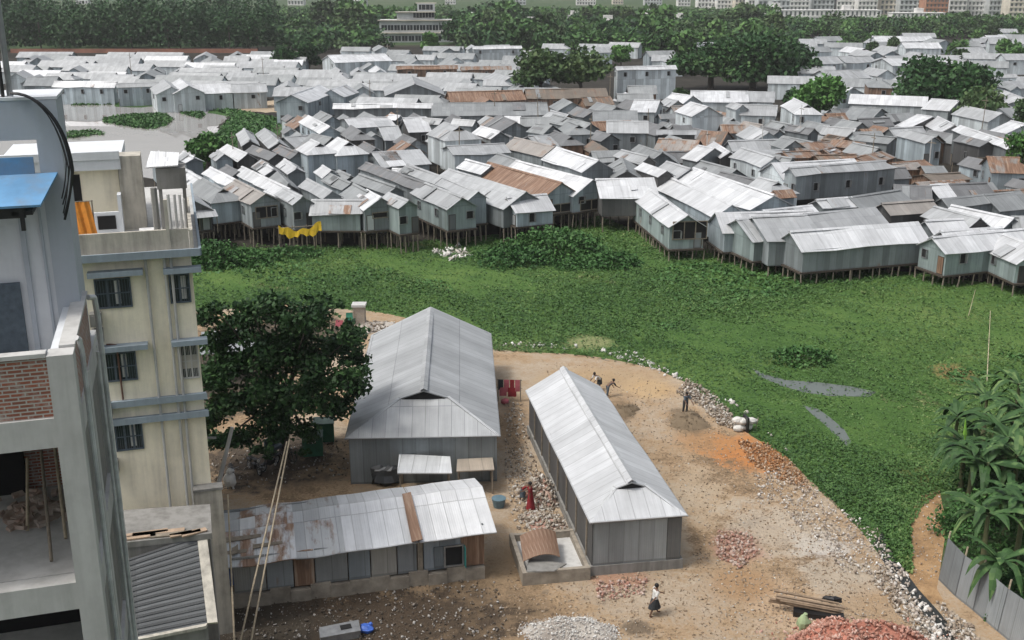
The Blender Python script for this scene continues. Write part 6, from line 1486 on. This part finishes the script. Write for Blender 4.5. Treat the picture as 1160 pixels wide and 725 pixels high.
while len(sp) < 560:
    x, y = r.uniform(310, 1190), 27+(r.random()**1.2)*27
    if x > 870 and (y > 44 or y < 36): continue
    if 300 < x < 880 and r.random() < .22: y = r.uniform(50, 60)
    if 428 < x < 522 and y > 38: continue
    p = G(x, y)
    if any((p.x-f[0])**2+(p.y-f[1])**2 < (f[2]+4)**2 for f in FOOT): continue
    sp.append((x, y))
wood('distant_wood', sp[::3], M['lf'], 'hazy mid-green trees of the belt between the huts and the far city', 73, (9, 20), (5, 11), 190, 1.7, False)
wood('distant_wood', sp[1::3], M['lfd'], 'hazy dark trees of the belt between the huts and the far city', 75, (14, 24), (5, 9), 210, 1.9, False)
wood('distant_wood', sp[2::3], M['lfo'], 'hazy olive trees of the belt between the huts and the far city', 76, (7, 15), (5, 12), 170, 1.6, False)
sp = [(r.uniform(300, 860), r.uniform(15, 28)) for _ in range(330)]+[(r.uniform(850, 1190), r.uniform(29, 35)) for _ in range(70)]
wood('distant_wood', sp, M['lf'], 'farthest hazy trees just below the skyline of city blocks', 74, (14, 26), (3, 5.5), 130, 2.2, False)

# ------------------------------------------------------------------ banana plants, lower right
def leaf_strip(b, az, length, lift, droop, wid, seed, mat=0):
    r = random.Random(seed); n = 9; prev = None; d = Vector((math.cos(az), math.sin(az), 0)); s = Vector((-math.sin(az), math.cos(az), 0)); tw = r.uniform(-.4, .4)
    for k in range(n+1):
        t = k/n; c = d*(length*(t*.85+.1*math.sin(t*2)))+Vector((0, 0, lift*t-droop*t*t*t-.2*droop*t*t)); w = wid*math.sin(min(1, t*1.06+.06)*math.pi)**.6*(.9 if t > .1 else .35)
        w *= 1+r.uniform(-.32, .12)
        sx = s*math.cos(tw*t)+Vector((0, 0, math.sin(tw*t)))
        a = c-sx*w+Vector((0, 0, -.30*w)); q = c+sx*w+Vector((0, 0, -.30*w))
        if prev:
            b.face([prev[0], a, c, prev[1]], mat, None, False); b.face([prev[1], c, q, prev[2]], mat, None, False)
        prev = (a, c, q)
def banana(px, py, h, n, ln, label, seed, young=False):
    r = random.Random(seed); e = empty('banana_plant', G(px, py), r.uniform(0, 6), label, 'banana plant', 'banana plants')
    b = MB(); b.tube((0, 0, -.1), (.05, .05, h*.55), .17, .13, 9); b.tube((.05, .05, h*.55), (.08, .1, h), .13, .08, 8); b.build('trunk', plain('banana_stem', (.16, .17, .08), .7, scale=3) if 'banana_stem' not in bpy.data.materials else bpy.data.materials['banana_stem'], e)
    b = MB(); top = Vector((.08, .1, h))
    for k in range(n):
        c = MB(); az = 6.283*k/n*2.4+r.uniform(-.6, .6); up = r.uniform(.3, 1.9) if k > 3 else r.uniform(1.6, 2.4)
        leaf_strip(c, az, ln*r.uniform(.75, 1.15), up, r.uniform(.9, 2.9), r.uniform(.20, .33), seed*31+k, 0)
        off = top-Vector((0, 0, .12*k/n*h*.6))
        b.v += []; i0 = len(b.v); b.v += [tuple(Vector(v)+off) for v in c.v]; b.f += [tuple(i+i0 for i in f) for f in c.f]; b.uv += c.uv; b.m += c.m; b.sm += c.sm
    b.build('crown', M['ban'], e)
    if young:
        b = MB(); b.tube(top, top+Vector((.05, 0, .4)), .05, .07, 8); b.tube(top+Vector((.05, 0, .4)), top+Vector((.12, .05, 1.35)), .13, .02, 8); b.build('rolled_leaf', M['banb'], e)
    return e
for i, (px, py, h, n, ln, y_, lb) in enumerate((
    (1088, 556, 2.7, 13, 2.6, True, 'farthest left banana plant with a bright rolled young leaf'), (1118, 540, 3.0, 14, 2.7, False, 'banana plant in the back row behind the rolled young leaf'), (1150, 530, 3.4, 14, 2.8, False, 'tallest banana plant at the right edge of the back row'),
    (1112, 590, 3.0, 14, 2.6, False, 'banana plant in the middle of the clump'), (1145, 585, 3.2, 14, 2.6, False, 'banana plant right of the clump middle'), (1112, 650, 3.0, 13, 2.5, False, 'banana plant leaning over the top end of the tin fence'),
    (1078, 522, 2.6, 12, 2.4, False, 'outermost left banana plant of the back row, over the marsh'), (1112, 508, 3.0, 13, 2.6, False, 'farthest banana plant, its top against the marsh'), (1146, 498, 3.4, 13, 2.6, False, 'farthest banana plant near the right edge'),
    (1096, 575, 3.0, 13, 2.4, False, 'banana plant at the left flank of the clump above the earth track'), (1130, 565, 3.4, 13, 2.6, False, 'tall banana plant in the dense heart of the clump'), (1135, 620, 2.8, 13, 2.5, False, 'banana plant low in the clump above the fence'),
    (1150, 640, 3.2, 14, 2.5, False, 'banana plant behind the middle of the tin fence'), (1178, 660, 3.4, 12, 2.4, True, 'banana plant with an upright bright leaf at the right edge'), (1128, 690, 2.2, 11, 2.2, False, 'short banana plant just behind the tin fence'), (1185, 600, 3.4, 13, 2.6, False, 'banana plant half cut off by the right edge'))):
    banana(px, py, h+.5, n+3, ln*1.05, lb, 301+i, y_)
bush(1150, 690, 1.8, 1.6, 1.9, 1300, M['lfm'], 'dark leafy undergrowth behind the lower end of the tin fence', .24)
bush(1120, 610, 2.8, 2.6, 2.2, 2200, M['lfm'], 'dark undergrowth beneath the banana clump', .24)
bush(1150, 560, 3.4, 2.8, 2.5, 2400, M['lfm'], 'dark undergrowth at the right edge behind the banana clump', .26)

# ------------------------------------------------------------------ poles and figures in the lanes
POLES = []
r = random.Random(44)
for (px, py, h) in ((268, 214, 8), (318, 196, 7.5), (395, 214, 7.5), (452, 176, 8), (520, 205, 8), (610, 160, 8.5), (668, 188, 8), (732, 178, 8), (800, 200, 7), (862, 186, 7.5), (905, 168, 7.5), (985, 205, 7), (1050, 212, 7), (1110, 160, 8), (560, 150, 8), (690, 128, 8.5), (420, 138, 8.5), (300, 105, 9), (1020, 120, 9), (760, 95, 9), (150, 98, 9), (440, 84, 9)):
    e = empty('utility_pole', G(px, py), r.uniform(0, 3)); b = MB(); b.tube((0, 0, 0), (r.uniform(-.25, .25), r.uniform(-.2, .2), h), .09, .06, 6); b.build('shaft', M['wood'] if r.random() < .6 else M['conc'], e)
    b = MB(); b.box(-.6, -.04, h-.7, .6, .04, h-.6); b.build('cross_arm', M['wood'], e); e['group'] = 'poles among the huts'; e['category'] = 'pole'; POLES.append((e, 'thin', (px, py-h*3)))
# ------------------------------------------------------------------ far buildings
def block(px, py, wpx, hgt, dep, mat, name='city_block', storeys=None, label=None, bal=True, yaw=0.0):
    c = G(px, py); ppm = F/(c.y*ct); w = wpx/ppm; storeys = storeys or max(2, int(hgt/3.2)); r = random.Random(int(px*7+py))
    e = empty(name, c, yaw, label, 'building', 'city blocks on the skyline'); b = MB(); sh = hgt/storeys; nw = max(2, int(w/2.7)); cw = w/nw
    b.box(-w/2, .25, 0, w/2, dep, hgt, 0); b.box(-w/2-.3, -.2, hgt, w/2+.3, dep+.3, hgt+.35, 0)
    for s in range(storeys):
        z = s*sh; b.box(-w/2, -.35 if bal else 0, z-.2 if s else 0, w/2, .245, z+.75, 0); b.box(-w/2, .0, z+.753, w/2, .245, z+.95, 0)
        for k in range(nw+1): x = -w/2+cw*k; b.box(max(-w/2, x-.75), .0, z+.953, min(w/2, x+.75), .245, z+sh-.45, 0)
        b.box(-w/2, .0, z+sh-.447, w/2, .245, z+sh-.203, 0)
        b.face([(-w/2, .247, z+.95), (w/2, .247, z+.95), (w/2, .247, z+sh-.45), (-w/2, .247, z+sh-.45)], 1)
    b.build('facade', [mat, M['cityglass']], e)
    b = MB(); x = r.uniform(-.3, .3)*w; b.box(x-2.2, 3, hgt+.36, x+2.2, 8, hgt+2.9, 0); b.build('stair_head', mat, e)
    return e
BL = []
r = random.Random(91)
for (x, wd, h, mt, py) in ((884, 20, 12, 'cityg', 21), (866, 16, 18, 'cityg', 18), (905, 22, 20, 'cityw', 17.5), (932, 24, 22, 'cityg', 17), (958, 22, 20, 'cityw', 17), (982, 22, 24, 'cityw', 17.5), (1006, 20, 22, 'cityb', 17), (1028, 20, 22, 'cityg', 17.5), (1060, 26, 26, 'cityo', 20), (1084, 20, 22, 'cityw', 18.5), (1106, 22, 14, 'cityw', 18), (1130, 22, 22, 'cityg', 18.5), (1152, 20, 24, 'cityb', 20), (1175, 24, 22, 'cityw', 20),
    (800, 20, 15, 'cityw', 14), (822, 20, 16, 'cityw', 14.5), (842, 20, 15, 'cityb', 15), (872, 14, 20, 'cityw', 14), (892, 16, 22, 'cityb', 13.5), (918, 14, 24, 'cityw', 13.5), (945, 14, 24, 'cityw', 13), (970, 14, 26, 'cityg', 13.5), (994, 14, 24, 'cityw', 13.5), (1017, 14, 24, 'cityw', 13), (1042, 16, 26, 'cityw', 14), (1118, 14, 26, 'cityw', 14), (1142, 14, 24, 'cityw', 14), (855, 16, 14, 'cityw', 16.5), (812, 14, 14, 'cityw', 12), (775, 14, 6, 'cityw', 7), (740, 20, 6, 'cityg', 6), (664, 22, 7, 'cityw', 6), (590, 12, 6, 'cityg', 5.5), (510, 12, 6, 'cityw', 5), (405, 20, 9, 'cityw', 7), (335, 18, 9, 'cityw', 6), (700, 12, 6, 'cityb', 5)):
    e = block(x, py, wd, h, 14, M[mt]); BL.append((e, x, py, {'cityw': 'white', 'cityg': 'grey', 'cityb': 'beige', 'cityo': 'brick-red'}[mt]))
e = block(940, 27, 116, 8, 10, M['cityw'], label='long low white block in front of the skyline, top right'); e['group'] = 'long city blocks'
e = block(1040, 27.2, 60, 6.5, 10, M['cityw'], label='low white block right of the long low white block'); e['group'] = 'long city blocks'
for (px, py, wd, h, lb) in ((770, 34, 16, 6, 'small white house among the far trees, left of its twin'), (832, 37, 26, 6, 'wide white house among the far trees above the dark clump'), (648, 30, 10, 6, 'tiny white house in the middle of the far trees'), (568, 22, 14, 6, 'tiny pale house high in the far trees'), (880, 22, 10, 8, 'tiny white house left of the long low white block'), (690, 41, 12, 7, 'small white house in the far trees behind the twin spreading trees'), (600, 40, 16, 6, 'low white house in the far trees left of the twin spreading trees'), (735, 30, 14, 7, 'white house high in the far trees above the wide dark clump'), (540, 33, 12, 6, 'little white house in the far trees right of the grey block'), (860, 30, 16, 7, 'white house at the right end of the far trees'), (93, 5, 14, 12, 'white house peeping over the dark wood at top left')):
    p = G(px, py); hu = block(px, py, wd, h, 8, M['cityw'], 'white_house', None, lb, False); hu['group'] = 'houses in the far trees'
# grey three-storey block in the trees
c = G(472, 48); ppm = F/(c.y*ct); gb = empty('grey_block', c, R(4), 'weathered grey three-storey block standing among the far trees', 'building')
W_ = 84/ppm; hs = 4.4; b = MB(); b.box(-W_/2, .4, 0, W_/2, 14, hs*2.2); b.box(-W_*.26, .4, hs*2.2+.003, W_*.25, 12, hs*3.0); b.box(W_*.02, 3, hs*3.0+.2, W_*.26, 10, hs*3.9); b.build('wall', M['cityg'], gb)
for (x0, x1, z) in ((-W_*.52, W_*.52, hs*.95), (-W_*.52, W_*.52, hs*2.2), (-W_*.28, W_*.27, hs*3.02), (0, W_*.28, hs*3.9)):
    b = MB(); b.box(x0, -.6, z-.25, x1, .397, z+.2); b.build('ledge', M['cityb'], gb)
for s, (x0, x1, z, n) in enumerate(((-W_*.48, W_*.34, .6, 9), (-W_*.48, W_*.48, hs*1.2, 11), (-W_*.02, W_*.23, hs*2.45, 6), (W_*.05, W_*.22, hs*3.2, 3))):
    for k in range(n):
        xx = x0+(x1-x0)*(k+.5)/n; b = MB(); y = .35 if s < 3 else 2.95; b.box(xx-1.25, y, z, xx+1.25, y+.03, z+2.3, 1); b.box(xx-1.4, y-.02, z-.15, xx+1.4, y+.04, z-.003, 0); b.box(xx-.06, y-.03, z, xx+.06, y-.003, z+2.3, 0); b.build('window', [M['cityw'], M['glass']], gb)
# red-brown earth bund at the foot of the dark wood
p0, p1 = G(12, 60), G(292, 60); e = empty('brick_wall', p0, 0, 'long low red-brown wall at the foot of the dark wood', 'wall'); d_ = p1-p0; b = MB(); b.slab([(0, 0, 0), d_, d_+Vector((0, .3, 1.6)), (0, .3, 1.6)], .4); b.build('wall', plain('red_earth_wall', (.26, .12, .08), .9, scale=.3), e)

# ------------------------------------------------------------------ labels that single out each hut, tree and block
LM = [('the round bushy tree by the pond', (237, 172)), ('the hut with yellow cloth', (342, 240)), ('the long white broadside shed', (434, 122)), ('the long grey broadside shed', (555, 123)), ('the tall pale blue house', (515, 160)), ('the rust-striped long roof', (597, 196)), ('the twin spreading trees', (635, 85)), ('the wide dark tree clump', (845, 75)), ('the bright green tree', (926, 115)), ('the dome-shaped tree', (1068, 100)), ('the green-walled stilt house', (1100, 290)), ('the house with five windows', (955, 205)), ('the wide plain gable', (470, 95)), ('the pale long barn roof', (404, 63)), ('the two dark round trees', (335, 62)), ('the pond islet', (158, 137)), ('the twin hip-fronted houses', (370, 175)), ('the shaded long grey house', (710, 150)), ('the longest white stilt hut', (970, 270)), ('the brown rust-striped hip roof', (1138, 185)), ('the red-brown wall', (150, 60)), ('the hip-roofed red-fronted house', (995, 95)), ('the orange-walled gabled house', (1042, 165)), ('the brown mossy roof', (808, 155)), ('the grey three-storey block', (472, 32)), ('the big white stilt hut', (755, 240)), ('the far right white roofs', (1140, 60))]
ORD = ['nearest', 'second', 'third', 'fourth', 'fifth', 'sixth', 'seventh', 'eighth', 'ninth', 'tenth', 'eleventh', 'twelfth', 'thirteenth', 'fourteenth', 'fifteenth', 'sixteenth', 'seventeenth', 'eighteenth', 'nineteenth', 'twentieth']
def autolabel(items, noun, grp):
    B = {}
    for (o, word, (x, y)) in items:
        best = min(LM, key=lambda l: math.hypot(l[1][0]-x, (l[1][1]-y)*1.6)); dx, dy = x-best[1][0], y-best[1][1]
        dr = ('left of' if dx < 0 else 'right of') if abs(dx) > 1.6*abs(dy) else ('behind' if dy < 0 else 'in front of')
        B.setdefault((best[0], dr, word), []).append((math.hypot(dx, dy), o))
    for (lm, dr, word), l in B.items():
        l.sort(key=lambda t: t[0])
        for k, (_, o) in enumerate(l):
            o['label'] = f"{word} {noun}, {ORD[min(k, 19)]+' ' if len(l) > 1 else ''}{dr} {lm}"
            if grp: o['group'] = grp
autolabel([(o, TWORD[t], p) for (o, t, p, lb, _) in HUTS if lb is None], 'roof', None)
autolabel([(o, k, p) for (o, k, p) in TREES], '', None); autolabel(POLES, 'pole', None)
for (o, k, p) in TREES: o['label'] = o['label'].replace(' ,', ',')
BL.sort(key=lambda t: t[1])
cnt = {}
for (e, x, py, wd) in BL:
    z_ = 'right' if x > 790 else 'mid-left'; cnt.setdefault((wd, z_), []).append(e)
for (wd, z_), l in cnt.items():
    for k, e in enumerate(l): e['label'] = f"{wd} city block, {'only one' if len(l) == 1 else ('leftmost' if k == 0 else 'rightmost' if k == len(l)-1 else ORD[k]+' from left')} of its colour on the {z_} skyline"
# only the 300 largest huts stay things of their own; the farthest rest become one mass
if len(HUTS) > 300:
    auto = sorted([h for h in HUTS if h[3] is None], key=lambda h: -h[0].location.y)[:len(HUTS)-300]
    ms = {}
    for h in auto:
        for ch in list(h[0].children):
            ms.setdefault(ch.name.split('.')[0], []).append(ch)
    print('merged', len(auto))
    bpy.context.view_layer.update()
    root = empty('distant_huts', (0, 0, 0), 0, 'farthest tin huts packed together, too small to tell apart', 'huts'); root['kind'] = 'stuff'
    acc = {}
    for nm, l in ms.items():
        for ch in l:
            key = (nm, tuple(round(c*4)/4 for c in ch.color[:3]) if nm != 'x' else 0)
            bm = acc.setdefault(key, (bmesh.new(), ch.data.materials[:], tuple(ch.color)))[0]
            me = ch.data.copy(); me.transform(ch.matrix_world); bm.from_mesh(me); bpy.data.meshes.remove(me)
    for (nm, _), (bm, mts, colr) in acc.items():
        me = bpy.data.meshes.new(nm); bm.to_mesh(me); bm.free()
        for m in mts: me.materials.append(m)
        o = link(nm, me, root, colr); o['kind'] = 'stuff'
    for h in auto:
        for ch in list(h[0].children): bpy.data.objects.remove(ch)
        bpy.data.objects.remove(h[0])

# ------------------------------------------------------------------ air, sky, sun, camera
hz = bpy.data.materials.new('haze_air'); hz.use_nodes = True; nt = hz.node_tree
for n in list(nt.nodes): nt.nodes.remove(n)
out = nt.nodes.new('ShaderNodeOutputMaterial'); pv = nt.nodes.new('ShaderNodeVolumePrincipled')
pv.inputs['Color'].default_value = (.97, .985, 1, 1); pv.inputs['Density'].default_value = HAZE; pv.inputs['Anisotropy'].default_value = 0
nt.links.new(pv.outputs[0], out.inputs['Volume'])
b = MB(); b.box(-2400, -200, -1.0, 2400, 3700, 42); o = b.build('haze', hz); tag(o, 'thin pale haze that fades the far trees and city blocks', 'haze', kind='stuff')
w = bpy.data.worlds.new('World'); sc.world = w; w.use_nodes = True; nt = w.node_tree; bg = nt.nodes['Background']
sky = nt.nodes.new('ShaderNodeTexSky'); sky.sky_type = 'NISHITA'; sky.sun_disc = False
EL, AZ = R(60), R(-112)                                       # sun behind cloud: high, from the left and a little ahead
sky.sun_elevation = EL; sky.sun_rotation = AZ; sky.air_density = 1.2; sky.dust_density = 6.0; sky.ozone_density = 1.0
hs_ = nt.nodes.new('ShaderNodeHueSaturation'); hs_.inputs['Saturation'].default_value = .42
nt.links.new(sky.outputs[0], hs_.inputs['Color']); nt.links.new(hs_.outputs[0], bg.inputs['Color']); bg.inputs['Strength'].default_value = .135
sl = bpy.data.lights.new('sun', 'SUN'); sl.energy = 1.5; sl.angle = R(10); sl.color = (1, .96, .90)
so = bpy.data.objects.new('sun', sl); col.objects.link(so)
dirv = Vector((math.sin(AZ)*math.cos(EL), math.cos(AZ)*math.cos(EL), math.sin(EL))); so.rotation_euler = dirv.to_track_quat('Z', 'Y').to_euler(); so.location = dirv*60
cam = bpy.data.cameras.new('camera'); co = bpy.data.objects.new('camera', cam); col.objects.link(co); sc.camera = co
co.location = (0, 0, CH); co.rotation_euler = (math.pi/2-TH, 0, 0); cam.sensor_width = 36; cam.lens = 36*F/1160; cam.clip_start = .3; cam.clip_end = 9000
sc.view_settings.view_transform = 'Standard'; sc.view_settings.look = 'None'; sc.view_settings.gamma = 1; sc.view_settings.exposure = EXPO
sc.view_settings.use_curve_mapping = False
sc.render.engine = 'CYCLES'; sc.cycles.use_denoising = True; sc.cycles.max_bounces = 5; sc.cycles.diffuse_bounces = 3; sc.cycles.volume_bounces = 0
